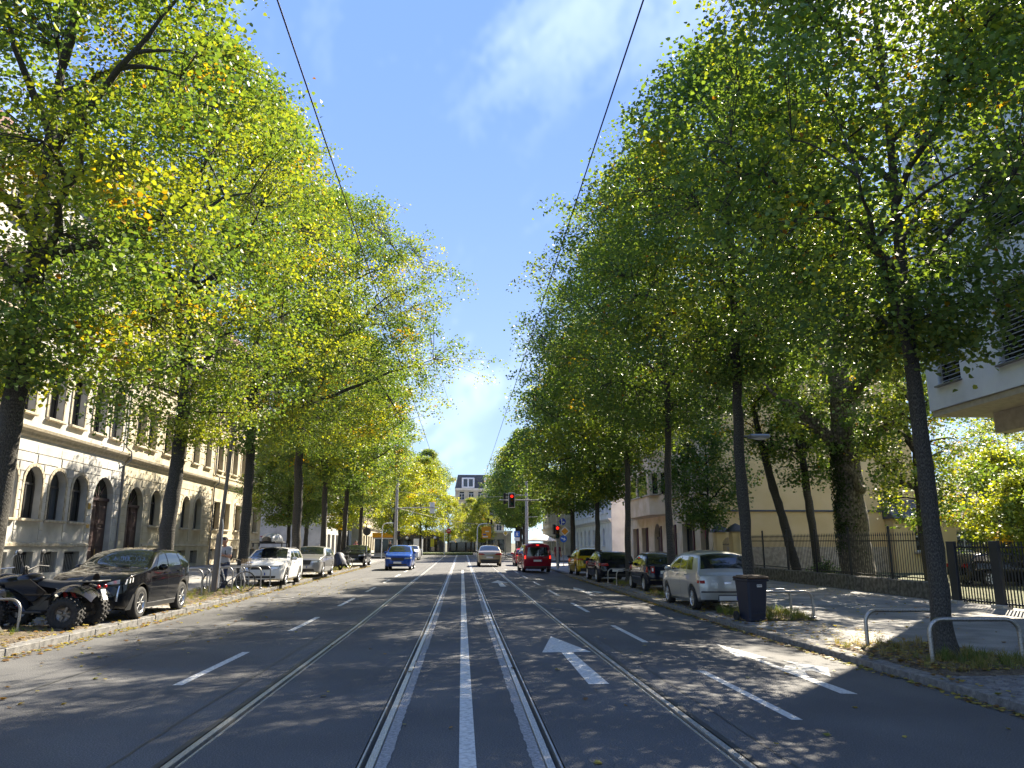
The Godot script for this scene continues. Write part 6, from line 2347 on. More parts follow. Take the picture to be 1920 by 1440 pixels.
func knob_wheel(o: Node3D, at: Vector3, r: float, w: float) -> void:
	var xf := Transform3D(Basis(Vector3.RIGHT, PI / 2), at)
	var b := MB.new()
	b.lathe([Vector2(r * .5, -w * .42), Vector2(r * .72, -w * .5), Vector2(r * .9, -w * .46), Vector2(r * .95, -w * .3), Vector2(r * .96, w * .3), Vector2(r * .9, w * .46), Vector2(r * .72, w * .5), Vector2(r * .5, w * .42)], 28, xf)
	var root := part("wheel", b, M.rubber, o)
	b = MB.new()
	for k in 22:
		for j in 3:
			var a := TAU * (k + (.5 if j == 1 else .0)) / 22.0
			b.cbox(at + Vector3(cos(a), sin(a), 0) * r * (.965 if j == 1 else .93) + Vector3(0, 0, (j - 1) * w * .36), Vector3(.045, .034, w * .24), .006, Basis(Vector3.BACK, a))
	part("tread_knobs", b, M.rubber, root)
	b = MB.new()
	for s in [-1, 1]:
		b.lathe([Vector2(r * .52, s * w * .44), Vector2(r * .5, s * w * .3), Vector2(r * .44, s * w * .22), Vector2(r * .3, s * w * .12), Vector2(.001, s * w * .16)], 22, xf)
		for k in 4:
			var a := TAU * k / 4.0 + .4
			b.cbox(at + Vector3(cos(a) * r * .3, sin(a) * r * .3, s * w * .2), Vector3(r * .36, r * .2, .03), .01, Basis(Vector3.BACK, a))
	part("rim", b, mat(.16, .15, .14, .35, .7), root)

func make_quad() -> void:
	# front at +x; it points away from the road
	var o := thing("quad_bike", "black quad bike with knobbly tyres parked across the left pavement edge", "quad bike", P(-8.22, 16.35, .11), PI)
	o.scale = Vector3.ONE * 1.13
	var gloss := car_paint(.012, .012, .014, 0, .35)
	for q in [[-.58, .46, .275, .27], [-.58, -.46, .275, .27], [.64, .45, .265, .2], [.64, -.45, .265, .2]]: knob_wheel(o, Vector3(q[0], q[2], q[1]), q[2], q[3])
	var b := MB.new()
	b.rod(Vector3(-.58, .27, -.4), Vector3(-.58, .27, .4), .03, 8)
	b.rod(Vector3(.64, .3, -.38), Vector3(.64, .3, .38), .022, 8)
	for z in [-.13, .13]:
		b.tube(PackedVector3Array([Vector3(-.6, .3, z), Vector3(-.2, .3, z), Vector3(.5, .3, z), Vector3(.78, .42, z)]), PackedFloat32Array([.022]), 7)
		b.rod(Vector3(.3, .32, z), Vector3(.64, .28, z * 2.8), .018, 6)
	part("chassis", b, M.steel_dark, o)
	b = MB.new()
	b.cbox(Vector3(.05, .42, 0), Vector3(.42, .3, .28), .04)
	b.lathe([Vector2(.1, -.12), Vector2(.13, -.1), Vector2(.13, .1), Vector2(.1, .12)], 14, Transform3D(Basis(Vector3.RIGHT, PI / 2), Vector3(-.08, .38, 0)))
	for k in 5: b.box(Vector3(.16, .5 + k * .022, 0), Vector3(.2, .006, .3))
	part("engine", b, M.steel_dark, o)
	b = MB.new()
	b.tube(PackedVector3Array([Vector3(.1, .36, .2), Vector3(-.2, .4, .24), Vector3(-.4, .55, .2), Vector3(-.75, .62, .18)]), PackedFloat32Array([.025, .03, .055, .06]), 10)
	part("exhaust", b, M.steel_dark, o)
	for z in [-1.0, 1.0]:
		b = MB.new()
		b.tube(PackedVector3Array([Vector3(-.5, .3, z * .2), Vector3(-.34, .68, z * .12)]), PackedFloat32Array([.032]), 8)
		b.tube(PackedVector3Array([Vector3(.6, .3, z * .24), Vector3(.5, .7, z * .14)]), PackedFloat32Array([.03]), 8)
		part("shock_absorber", b, mat(.3, .02, .02, .4), o)
		# fenders, rear and front
		for q in [[-.58, .3, -.98, -.1, .74], [.64, .3, .12, .98, .7]]:
			b = MB.new()
			var rows := []
			for k in 11:
				var t := k / 10.0
				var x := lerpf(q[2], q[3], t)
				var arch: float = q[4] - pow(absf(x - q[0]) / .42, 2.2) * .2
				var row := PackedVector3Array()
				for j in 6:
					var w := j / 5.0
					row.append(Vector3(x, arch - w * w * .1 + .02 * sin(w * PI), z * lerpf(.1, .52 - .12 * absf(t - .5), w)))
				rows.append(row)
			b.grid(rows, z > 0)
			part("fender", b, gloss, o)
		b = MB.new()
		b.prism(PackedVector2Array([Vector2(.5, .5), Vector2(.1, .46), Vector2(-.1, .62), Vector2(.2, .84), Vector2(.62, .78)]), .02, .05, Transform3D(Basis(), Vector3(0, 0, z * .2 - (.05 if z < 0 else 0.02))))
		part("side_panel", b, gloss, o)
		b = MB.new()
		b.cbox(Vector3(.0, .3, z * .36), Vector3(.36, .04, .2), .01)
		part("foot_rest", b, M.plastic, o)
	b = MB.new()
	var rows := []
	for k in 9:
		var t := k / 8.0
		var x := lerpf(-.82, .12, t)
		var y := .8 + .06 * pow(absf(t - .55) * 2, 2) + (.06 if t < .15 else 0.0)
		var row := PackedVector3Array()
		for j in 9:
			var a := PI * j / 8.0
			row.append(Vector3(x, y - .12 + sin(a) * .12, cos(a) * (.15 - .04 * t)))
		rows.append(row)
	b.grid(rows)
	part("seat", b, M.plastic, o)
	b = MB.new()
	b.ball(Vector3(.3, .82, 0), Vector3(.26, .13, .17), 8, 14)
	b.ball(Vector3(.62, .78, 0), Vector3(.24, .12, .2), 8, 14)
	part("tank", b, gloss, o)
	b = MB.new()
	b.tube(PackedVector3Array([Vector3(.22, 1.04, -.4), Vector3(.3, 1.06, -.2), Vector3(.38, .98, 0), Vector3(.3, 1.06, .2), Vector3(.22, 1.04, .4)]), PackedFloat32Array([.014]), 8)
	b.rod(Vector3(.38, .98, 0), Vector3(.44, .7, 0), .025, 8)
	part("handlebar", b, M.plastic, o)
	b = MB.new()
	b.cbox(Vector3(.42, .99, 0), Vector3(.08, .12, .18), .02)
	part("instrument", b, M.plastic, o)
	for z in [-1.0, 1.0]:
		b = MB.new()
		b.ball(Vector3(.84, .68, z * .15), Vector3(.06, .055, .075), 7, 12)
		part("headlight", b, M.lamp_clear, o)
		b = MB.new()
		b.ball(Vector3(-.93, .7, z * .13), Vector3(.03, .04, .045), 7, 12)
		part("tail_light", b, M.lamp_red, o)
		b = MB.new()
		b.rod(Vector3(.3, 1.05, z * .3), Vector3(.34, 1.25, z * .38), .008, 5)
		b.ball(Vector3(.34, 1.3, z * .39), Vector3(.02, .045, .08), 6, 12)
		part("mirror", b, M.plastic, o)
	b = MB.new()
	b.tube(PackedVector3Array([Vector3(-.5, .78, -.3), Vector3(-.95, .8, -.26), Vector3(-.95, .8, .26), Vector3(-.5, .78, .3)]), PackedFloat32Array([.014]), 8)
	for k in 3: b.rod(Vector3(-.88 + k * .12, .8, -.27), Vector3(-.88 + k * .12, .8, .27), .01, 6)
	part("rear_rack", b, M.steel_dark, o)
	b = MB.new()
	b.cbox(Vector3(-.96, .56, .05), Vector3(.012, .2, .18), .003, Basis(Vector3.BACK, -.35))
	part("number_plate", b, M.plate, o)
	b = MB.new()
	b.tube(PackedVector3Array([Vector3(.78, .36, -.16), Vector3(.98, .42, -.14), Vector3(1.0, .6, -.12), Vector3(1.0, .6, .12), Vector3(.98, .42, .14), Vector3(.78, .36, .16)]), PackedFloat32Array([.018]), 8)
	part("front_bumper", b, M.steel_dark, o)

func make_motorcycle() -> void:
	var o := thing("motorcycle", "motorcycle with round mirrors standing behind the quad bike", "motorcycle", P(-10.0, 18.3, .118), -2.2)
	o.rotation.z = .1
	for x in [-.7, .7]: knob_wheel(o, Vector3(x, .31, 0), .31, .14)
	var b := MB.new()
	b.tube(PackedVector3Array([Vector3(-.7, .32, 0), Vector3(-.25, .38, 0), Vector3(-.2, .75, 0), Vector3(.42, .86, 0), Vector3(.3, .4, 0), Vector3(-.25, .38, 0)]), PackedFloat32Array([.03]), 8)
	part("frame", b, M.steel_dark, o)
	b = MB.new()
	for z in [-.09, .09]: b.rod(Vector3(.7, .31, z), Vector3(.42, .98, z), .025, 8)
	part("fork", b, M.chrome_dull, o)
	b = MB.new()
	b.cbox(Vector3(.05, .46, 0), Vector3(.44, .32, .3), .06)
	part("engine", b, M.steel_dark, o)
	b = MB.new()
	b.ball(Vector3(.15, .85, 0), Vector3(.28, .13, .16), 8, 14)
	part("tank", b, car_paint(.02, .02, .022), o)
	b = MB.new()
	b.ball(Vector3(-.35, .83, 0), Vector3(.38, .08, .15), 8, 14)
	part("seat", b, M.plastic, o)
	b = MB.new()
	b.tube(PackedVector3Array([Vector3(.25, 1.1, -.38), Vector3(.38, 1.06, -.15), Vector3(.38, 1.06, .15), Vector3(.25, 1.1, .38)]), PackedFloat32Array([.014]), 7)
	part("handlebar", b, M.chrome_dull, o)
	b = MB.new()
	b.ball(Vector3(.58, .92, 0), Vector3(.1, .1, .1), 8, 12)
	part("headlight", b, M.lamp_clear, o)
	for z in [-1.0, 1.0]:
		b = MB.new()
		b.tube(PackedVector3Array([Vector3(.3, 1.08, z * .25), Vector3(.36, 1.25, z * .33), Vector3(.3, 1.38, z * .4)]), PackedFloat32Array([.008]), 5)
		b.ball(Vector3(.3, 1.42, z * .42), Vector3(.02, .05, .07), 7, 12)
		part("mirror", b, M.chrome_dull, o)
	b = MB.new()
	b.tube(PackedVector3Array([Vector3(.2, .35, .14), Vector3(-.2, .28, .17), Vector3(-.8, .36, .17)]), PackedFloat32Array([.025, .035, .045]), 8)
	part("exhaust", b, M.chrome_dull, o)

func make_covered_bike() -> void:
	var o := thing("covered_motorbike", "motorbike under a dark blue tarpaulin with its wheels showing", "motorbike", P(-7.75, 49.2, .118), -1.0)
	var b := MB.new()
	var rows := []
	for k in 21:
		var t := k / 20.0
		var x := lerpf(-1.0, 1.0, t)
		var top := .86 + .22 * exp(-pow((x - .45) / .22, 2)) - .14 * exp(-pow((x + .1) / .3, 2)) - .5 * pow(absf(x), 6)
		var row := PackedVector3Array()
		for j in 17:
			var a := PI * j / 16.0
			var drop := .2 + .05 * sin(x * 9.0 + j)
			var w := .3 + .03 * sin(x * 13.0 + j * 1.7) + (.14 * exp(-pow((x - .45) / .15, 2)) if sin(a) > .5 else .04)
			row.append(Vector3(x, lerpf(drop, top, pow(maxf(sin(a), 0), .55)), cos(a) * w))
		rows.append(row)
	b.grid(rows)
	part("tarpaulin", b, mat(.012, .018, .045, .6), o)
	for x in [-.72, .72]:
		b = MB.new()
		var pr := []
		for k in 9:
			var a := TAU * k / 8.0
			pr.append(Vector2(.24 + cos(a) * .06, sin(a) * .06))
		b.lathe(pr, 24, Transform3D(Basis(Vector3.RIGHT, PI / 2), Vector3(x, .3, 0)))
		part("wheel", b, M.rubber, o)

func make_bikes() -> void:
	M.steel_dark = mat(.1, .1, .1, .4, .8)
	var g := "bicycles along the pavements"
	make_bicycle("white bicycle with front basket leaning among the left hoops", P(-8.05, 28.0, .105), .12, mat(.6, .58, .54, .4), g, true, -.08)
	make_bicycle("dark bicycle whose front wheel shows behind the black hatchback", P(-9.0, 25.0, .105), -1.35, mat(.03, .03, .035, .4), g)
	make_bicycle("bicycle with reddish frame to the left of the covered motorbike", P(-8.5, 47.0, .105), -.6, mat(.2, .04, .03, .4), g)
	make_bicycle("silver bicycle on the right of the covered motorbike", P(-7.5, 51.6, .105), -.9, mat(.4, .4, .4, .4), g)
	make_bicycle("black bicycle leaning beside the signal pole near the yellow car", P(7.5, 52.3, .118), 1.2, M.black, g)
	make_bicycle("dark bicycle standing behind the one by the signal pole", P(8.0, 53.4, .118), 1.4, M.black, g)
	make_bicycle("bicycle parked under the far right trees near the blue square sign", P(5.9, 76, .118), .5, M.black, g)
	make_quad()
	make_motorcycle()
	make_covered_bike()

# ---------------------------------------------------------------- people: a skin over tapered bones
# bones: [a, b, ra, rb]; meshed as surface nets over a field that joins the capsules smoothly
func skin(b: MB, bones: Array, cell: float, k := 30.0) -> void:
	var lo := Vector3.ONE * 1e9
	var hi := -lo
	for q in bones:
		var r: float = maxf(q[2], q[3]) + .05
		lo = lo.min((q[0] as Vector3).min(q[1]) - Vector3.ONE * r)
		hi = hi.max((q[0] as Vector3).max(q[1]) + Vector3.ONE * r)
	var n := Vector3i((hi - lo) / cell) + Vector3i(2, 2, 2)
	var f := PackedFloat32Array()
	f.resize(n.x * n.y * n.z)
	for q in bones:
		var a: Vector3 = q[0]
		var ab: Vector3 = q[1] - a
		var r: float = maxf(q[2], q[3]) + .05
		var p0 := Vector3i(((q[0] as Vector3).min(q[1]) - Vector3.ONE * r - lo) / cell)
		var p1 := Vector3i(((q[0] as Vector3).max(q[1]) + Vector3.ONE * r - lo) / cell)
		var il := 1.0 / maxf(ab.length_squared(), 1e-8)
		for z in range(maxi(p0.z, 0), mini(p1.z + 1, n.z)):
			for y in range(maxi(p0.y, 0), mini(p1.y + 1, n.y)):
				for x in range(maxi(p0.x, 0), mini(p1.x + 1, n.x)):
					var p := lo + Vector3(x, y, z) * cell
					var t := clampf((p - a).dot(ab) * il, 0, 1)
					var d: float = (p - a - ab * t).length() - lerpf(q[2], q[3], t)
					f[(z * n.y + y) * n.x + x] += exp(-k * d)
	# field: positive inside where the sum passes one
	var ids := {}
	var base := b.v.size()
	var off := [0, 1, n.x, n.x + 1, n.x * n.y, n.x * n.y + 1, n.x * n.y + n.x, n.x * n.y + n.x + 1]
	for z in n.z - 1:
		for y in n.y - 1:
			for x in n.x - 1:
				var i0 := (z * n.y + y) * n.x + x
				var ins := 0
				for e in 8:
					if f[i0 + off[e]] > 1.0: ins += 1
				if ins == 0 or ins == 8: continue
				var s := Vector3.ZERO
				var cnt := 0
				for e in [[0, 1], [2, 3], [4, 5], [6, 7], [0, 2], [1, 3], [4, 6], [5, 7], [0, 4], [1, 5], [2, 6], [3, 7]]:
					var va := log(maxf(f[i0 + off[e[0]]], 1e-6))
					var vb := log(maxf(f[i0 + off[e[1]]], 1e-6))
					if (va > 0) != (vb > 0):
						var t := va / (va - vb)
						var pa := Vector3(e[0] & 1, (e[0] >> 1) & 1, e[0] >> 2)
						var pb := Vector3(e[1] & 1, (e[1] >> 1) & 1, e[1] >> 2)
						s += pa.lerp(pb, t)
						cnt += 1
				ids[i0] = b.v.size()
				b.v.append(lo + (Vector3(x, y, z) + s / cnt) * cell)
				var g := Vector3(f[i0 + off[1]] - f[i0], f[i0 + off[2]] - f[i0], f[i0 + off[4]] - f[i0])
				g = Vector3(log(maxf(f[i0 + off[1]], 1e-6)) - log(maxf(f[i0], 1e-6)), log(maxf(f[i0 + off[2]], 1e-6)) - log(maxf(f[i0], 1e-6)), log(maxf(f[i0 + off[4]], 1e-6)) - log(maxf(f[i0], 1e-6)))
				b.n.append(-g.normalized() if g.length() > 1e-9 else Vector3.UP)
				if b.colored: b.c.append(b.tint)
	var steps := [1, n.x, n.x * n.y]
	for i0 in ids:
		for ax in 3:
			var u: int = steps[(ax + 1) % 3]
			var w: int = steps[(ax + 2) % 3]
			var va: bool = f[i0] > 1.0
			var vb: bool = f[i0 + steps[ax]] > 1.0
			if va == vb or not (ids.has(i0 - u) and ids.has(i0 - w) and ids.has(i0 - u - w)): continue
			var A: int = ids[i0]
			var B: int = ids[i0 - u]
			var C: int = ids[i0 - u - w]
			var D: int = ids[i0 - w]
			if va: b.i.append_array([A, C, B, A, D, C])
			else: b.i.append_array([A, B, C, A, C, D])

func mirror_x(bones: Array) -> Array:
	var out := bones.duplicate()
	for q in bones: out.append([q[0] * Vector3(-1, 1, 1), q[1] * Vector3(-1, 1, 1), q[2], q[3]])
	return out

func grown(bones: Array, by: float) -> Array:
	return bones.map(func(q): return [q[0], q[1], q[2] + by, q[3] + by])

# faces +z; arms: "phone" (both hands before the chest) or "down"; stride: how far the feet are apart along z
func make_person(label: String, at: Vector3, turn: float, q: Dictionary, group := "") -> Node3D:
	var o := thing("person", label, "person", at, turn, group)
	var cell: float = q.get("cell", .02)
	var stride: float = q.get("stride", .05)
	var s: float = q.get("h", 1.78) / 1.78
	var hip := Vector3(.09, .92, 0)
	var legs := []
	var feet := []
	for k in [1.0, -1.0]:
		var h := hip * Vector3(k, 1, 1)
		var knee := Vector3(k * .1, .5, stride * k * .5 + .03)
		var ankle := Vector3(k * .105, .09, stride * k)
		legs.append([h, knee, .082, .058])
		legs.append([knee, ankle, .055, .038])
		feet.append([ankle + Vector3(0, -.04, -.04), ankle + Vector3(k * .02, -.055, .15), .04, .032])
		feet.append([ankle, ankle + Vector3(0, -.05, .0), .045, .042])
	var pelvis := [[Vector3(-.08, .94, 0), Vector3(.08, .94, 0), .105, .105]]
	var torso := [[Vector3(-.06, 1.05, 0), Vector3(.06, 1.05, 0), .1, .1], [Vector3(0, 1.02, 0), Vector3(0, 1.32, .0), .115, .12], [Vector3(-.09, 1.3, 0), Vector3(.09, 1.3, 0), .1, .1], [Vector3(-.15, 1.42, -.01), Vector3(.15, 1.42, -.01), .062, .062]]
	var look: float = q.get("look", .03)
	var hc := Vector3(0, 1.655, .03 + look)
	var head := [[Vector3(0, 1.4, -.01), Vector3(0, 1.56, .01 + look * .6), .058, .055], [hc + Vector3(0, .03, -.02), hc + Vector3(0, .03, .005), .093, .088], [hc + Vector3(0, -.04, .02), hc + Vector3(0, -.065, .045), .062, .048],
		[hc + Vector3(0, -.0, .09), hc + Vector3(0, -.022, .108), .009, .014], [hc + Vector3(-.09, -.005, -.01), hc + Vector3(-.093, .025, -.015), .014, .016], [hc + Vector3(.09, -.005, -.01), hc + Vector3(.093, .025, -.015), .014, .016]]
	var upper := []
	var lower := []
	var hands := []
	for k in [1.0, -1.0]:
		var sh := Vector3(k * .19, 1.41, -.01)
		var el := Vector3(k * .25, 1.13, -.05)
		var wr := Vector3(k * .27, .88, .05)
		if q.get("arms", "down") == "phone":
			el = Vector3(k * .25, 1.14, .02)
			wr = Vector3(k * .09, 1.2, .25)
		upper.append([sh, el, .052, .042])
		lower.append([el, wr, .04, .028])
		var dir := (wr - el).normalized()
		var palm := wr + dir * .05
		var inw := Vector3(-k, 0, 0)
		inw = (inw - dir * inw.dot(dir)).normalized()
		var acr := dir.cross(inw).normalized()
		hands.append([wr, palm, .026, .03])
		for j in 4:
			var root := palm + dir * .035 + acr * (j - 1.5) * .019
			var kn: Vector3 = root + dir * ([.036, .042, .04, .03][j]) + inw * .012
			hands.append([root, kn, .0095, .0085])
			hands.append([kn, kn + dir * .022 + inw * .028, .0085, .007])
		hands.append([palm - dir * .02 + acr * -.025, palm + dir * .02 + acr * -.045 + inw * .03, .012, .0095])
	var xf := Transform3D(Basis.from_scale(Vector3.ONE * s), Vector3.ZERO)
	var b := MB.new()
	skin(b, head + lower + upper + torso + pelvis + legs + hands, cell * .75, 38)
	var body := part("body", b, q.skin, o)
	b = MB.new()
	skin(b, grown(torso, .016) + grown([pelvis[0]], .012) + grown(upper.map(func(u): return [u[0], (u[0] as Vector3).lerp(u[1], q.get("sleeve", .7)), u[2], u[3]]), .016), cell, 34)
	part("shirt", b, q.shirt, o)
	b = MB.new()
	skin(b, grown([[Vector3(-.08, .9, 0), Vector3(.08, .9, 0), .105, .105]] + legs, .014), cell, 34)
	part("trousers", b, q.trousers, o)
	b = MB.new()
	skin(b, feet, cell * .75, 45)
	part("shoes", b, q.get("shoes", M.plastic), o)
	b = MB.new()
	skin(b, [[hc + Vector3(0, .06, -.03), hc + Vector3(0, .065, .0), .095, .09], [hc + Vector3(0, .0, -.06), hc + Vector3(0, .05, -.05), .075, .085]], cell * .75, 40)
	part("hair", b, q.hair, o)
	b = MB.new()
	for k in [-1.0, 1.0]: b.ball(hc + Vector3(k * .032, .018, .086), Vector3(.013, .01, .008), 5, 8)
	part("eyes", b, M.black, body)
	b = MB.new()
	b.ball(hc + Vector3(0, -.05, .088), Vector3(.024, .006, .008), 5, 8)
	part("mouth", b, mat(.3, .08, .07, .6), body)
	for c in o.get_children():
		if c is Node3D: c.scale = Vector3.ONE * s
	return o

func make_people() -> void:
	var sk := mat(.42, .22, .14, .6)
	var hair := mat(.02, .015, .012, .7)
	var o := make_person("man in grey T-shirt and dark jeans looking at a phone beside the white bicycle", P(-8.45, 28.75, .115), -.5, {"cell": .018, "arms": "phone", "look": .07, "skin": sk, "shirt": mat(.33, .33, .34, .85), "trousers": mat(.02, .03, .07, .85), "hair": hair, "h": 1.82})
	var b := MB.new()
	b.cbox(Vector3(0, 1.28, .33), Vector3(.075, .15, .01), .004, Basis(Vector3.RIGHT, -.7))
	var ph := part("phone", b, M.plastic, self)
	ph.position = o.position
	ph.rotation = o.rotation
	tag(ph, "dark phone in the hands of the man in the grey T-shirt", "phone")
	b = MB.new()
	for k in [-1.0, 1.0]: b.tube(PackedVector3Array([Vector3(k * .1, 1.1, -.16), Vector3(k * .12, 1.3, -.15), Vector3(k * .125, 1.5, -.03), Vector3(k * .12, 1.36, .125), Vector3(k * .13, 1.15, .1), Vector3(k * .12, 1.08, -.1)]), PackedFloat32Array([.018]), 6)
	var bag := part("strap", b, M.plastic, null if false else thing("backpack", "black backpack worn by the man in the grey T-shirt", "backpack", o.position, o.rotation.y))
	b = MB.new()
	b.ball(Vector3(0, 1.22, -.21), Vector3(.15, .22, .1), 8, 14)
	part("bag", b, M.plastic, bag.get_parent())
	make_person("person in a white top walking behind the covered motorbike", P(-9.35, 53.5, .118), .4, {"cell": .03, "stride": .12, "skin": sk, "shirt": mat(.6, .6, .58, .85), "trousers": mat(.03, .03, .04, .85), "hair": hair, "sleeve": 1.0})
	make_person("person in a pink top far behind the small black car", P(-9.6, 72, .118), .2, {"cell": .035, "stride": .12, "skin": sk, "shirt": mat(.45, .12, .2, .85), "trousers": mat(.03, .03, .04, .85), "hair": hair})
	make_person("person in dark clothes at the left corner of the crossing", P(-7.6, 84, .118), -.6, {"cell": .035, "stride": .14, "skin": sk, "shirt": mat(.03, .03, .035, .85), "trousers": mat(.03, .03, .04, .85), "hair": hair, "sleeve": 1.0})
	make_person("person in a dark red jacket standing right of the signal pole", P(7.4, 60.5, .118), 2.6, {"cell": .035, "stride": .08, "skin": sk, "shirt": mat(.12, .02, .025, .85), "trousers": mat(.03, .03, .04, .85), "hair": hair, "sleeve": 1.0})

# ---------------------------------------------------------------- litter, grass, soil, shrubs
func scatter(called: String, base: ArrayMesh, xs: Array, m: Material, cols: Array) -> void:
	var mm := MultiMesh.new()
	mm.transform_format = MultiMesh.TRANSFORM_3D
	mm.use_colors = true
	mm.mesh = base
	mm.instance_count = xs.size()
	for k in xs.size():
		mm.set_instance_transform(k, xs[k])
		mm.set_instance_color(k, cols[k])
	var o := MultiMeshInstance3D.new()
	o.multimesh = mm
	o.material_override = m
	o.name = numbered(called)
	o.set_meta("kind", "stuff")
	add_child(o)

func blade_clump() -> ArrayMesh:
	var b := MB.new()
	var g := RandomNumberGenerator.new()
	g.seed = 3
	b.colored = true
	for k in 14:
		var a := g.randf() * TAU
		var p := Vector3(g.randf_range(-.06, .06), 0, g.randf_range(-.06, .06))
		var h := g.randf_range(.1, .26)
		var out := Vector3(cos(a), 0, sin(a))
		var sd := Vector3(-out.z, 0, out.x) * .004
		var m1 := p + Vector3(0, h * .6, 0) + out * h * .2
		var m2 := p + Vector3(0, h * .85, 0) + out * h * .6
		b.tint = Color(1, 1, 1) * g.randf_range(.7, 1.1)
		b.quad(p - sd, p + sd, m1 + sd * .8, m1 - sd * .8)
		b.tri(m1 - sd * .8, m1 + sd * .8, m2)
	return b.mesh(M.leaf)

func make_ground_cover() -> void:
	var g := RandomNumberGenerator.new()
	g.seed = 17
	# bare soil round the trees
	for q in [["tree_pit", KR + .3, KR + 2.45, 10.75, 14.25], ["tree_pit", KR + .4, KR + 2.4, 18.7, 21.1], ["tree_pit", KR + .4, KR + 2.1, 26.4, 28.9], ["tree_pit", KR + .4, KR + 2.1, 33.5, 36.2], ["planting_strip", KL - 2.6, KL - .3, 9.0, 16.9], ["planting_strip", KL - 2.4, KL - .3, 21.9, 31.0], ["planting_strip", KL - 1.6, KL - .3, 35.8, 38.2], ["planting_strip", KL - 1.9, KL - .3, 46.5, 54.5]]:
		var b := MB.new()
		var rows := []
		var ni := 12
		var nj := 16
		for i in ni + 1:
			var row := PackedVector3Array()
			for j in nj + 1:
				var u := i / float(ni)
				var v := j / float(nj)
				var edge := minf(minf(u, 1 - u), minf(v, 1 - v))
				row.append(P(lerpf(q[1], q[2], u), lerpf(q[3], q[4], v), .124 + minf(edge * .4, .035) + (g.randf_range(-.008, .016) if edge > 0 else -.01)))
			rows.append(row)
		b.grid(rows, true)
		part(q[0], b, M.soil, self, "structure")
	var xs := []
	var cols := []
	var put := func(x0: float, x1: float, d0: float, d1: float, n: int, green: float, sc: float):
		for k in n:
			var x := g.randf_range(x0, x1)
			var d := g.randf_range(d0, d1)
			xs.append(Transform3D(Basis(Vector3.UP, g.randf() * TAU).scaled(Vector3.ONE * sc * g.randf_range(.5, 1.2)), P(x, d, .14)))
			cols.append(Color(.13, .19, .05).lerp(Color(.36, .29, .14), clampf(g.randf() - green + .5, 0, 1)))
	put.call(KR + .35, KR + 2.35, 10.9, 14.15, 150, .25, .85)
	put.call(KR + 1.0, KR + 2.3, 11.0, 12.2, 60, .75, 1.1)
	put.call(KR + .5, KR + 2.3, 18.7, 21.1, 210, .8, 1.15)
	put.call(KR + .5, KR + 2.0, 26.5, 28.8, 90, .6, 1.0)
	put.call(KR + .5, KR + 2.0, 33.6, 36, 110, .8, 1.1)
	put.call(KL - 2.5, KL - .4, 10.0, 16.8, 170, .7, .6)
	put.call(KL - 2.2, KL - .35, 22.0, 30.9, 260, .85, .75)
	put.call(KL - 1.6, KL - .35, 46.6, 54.4, 160, .9, .9)
	scatter("grass", blade_clump(), xs, M.leaf, cols)
	# the far grass strip
	var b := MB.new()
	strip(b, -13, 1.6, 112, 124, .26)
	b.quad(P(-13, 112, .0), P(1.6, 112, .0), P(1.6, 112, .26), P(-13, 112, .26))
	part("grass_strip", b, rough_mat(80, [[.2, .05, .08, .02], [.5, .09, .12, .03], [.8, .16, .16, .05]], .03, Vector3.ONE * .3, 1, 0.0, .1, true, .5), self, "structure")
	b = MB.new()
	strip(b, 15.9, 44, -10, 48, .13)
	part("garden_lawn", b, rough_mat(81, [[.2, .05, .07, .02], [.5, .1, .11, .04], [.8, .17, .14, .08]], .02, Vector3.ONE * .2, 1, 0.0, .1, true, .5), self, "structure")
	# fallen leaves
	b = MB.new()
	b.colored = true
	b.quad(Vector3(-.045, .006, .0), Vector3(0, .0, .036), Vector3(.05, .012, 0), Vector3(0, .003, -.036))
	b.quad(Vector3(-.02, .01, .03), Vector3(.02, .004, .033), Vector3(.035, .016, -.02), Vector3(-.03, .012, -.02))
	var lm := b.mesh(M.leaf)
	xs = []
	cols = []
	var drop := func(x0: float, x1: float, d0: float, d1: float, n: int, h: float):
		for k in n:
			var x := g.randf_range(x0, x1)
			var d := g.randf_range(d0, d1)
			xs.append(Transform3D(Basis(Vector3.UP, g.randf() * TAU) * Basis(Vector3.RIGHT, g.randf_range(-.35, .35)).scaled(Vector3.ONE * g.randf_range(.5, 1.15)), P(x, d, h + g.randf_range(.004, .018))))
			cols.append([Color(.42, .33, .08), Color(.34, .2, .07), Color(.5, .42, .12), Color(.22, .13, .06), Color(.3, .3, .08)][g.randi() % 5])
	drop.call(KL, KL + .3, 6, 60, 1500, .0)
	drop.call(KL - .3, KL, 6, 60, 500, .126)
	drop.call(KL - 2.5, KL - .3, 8, 56, 2600, .15)
	drop.call(KL + .2, KL + 2.8, 6, 40, 240, .0)
	drop.call(KR - .22, KR, 5, 45, 1300, .0)
	drop.call(KR - .02, KR + .3, 5, 45, 300, .126)
	drop.call(KR + .3, KR + 2.3, 10.9, 14.2, 900, .15)
	drop.call(KR + .3, KR + 2.2, 14, 36, 1100, .15)
	drop.call(KR + 2.2, 15, 8, 40, 420, .12)
	drop.call(-3.4, KR - .3, 5, 30, 70, .0)
	drop.call(-18, KL - 2.6, 14, 60, 500, .12)
	scatter("fallen_leaves", lm, xs, M.leaf, cols)

func shrub(label: String, x: float, d: float, s: int, h: float, r: float, n: int, size: float, yellow := .3, called := "garden_shrub", group := "shrubs and small trees in the garden", low := .1, fork := .35, trunk := .06) -> void:
	var o := thing(called, label, "shrub" if called == "garden_shrub" else "tree", P(x, d, .1), 0, group)
	make_tree(o, {"s": s, "h": h, "fork": fork, "low": low, "r": r, "trunk": trunk, "leaves": n, "anchors": maxi(60, n / 40), "size": size, "limbs": 6, "boughs": 14, "yellow": yellow, "voids": -.5, "spray": .4 if r < 2 else .6})

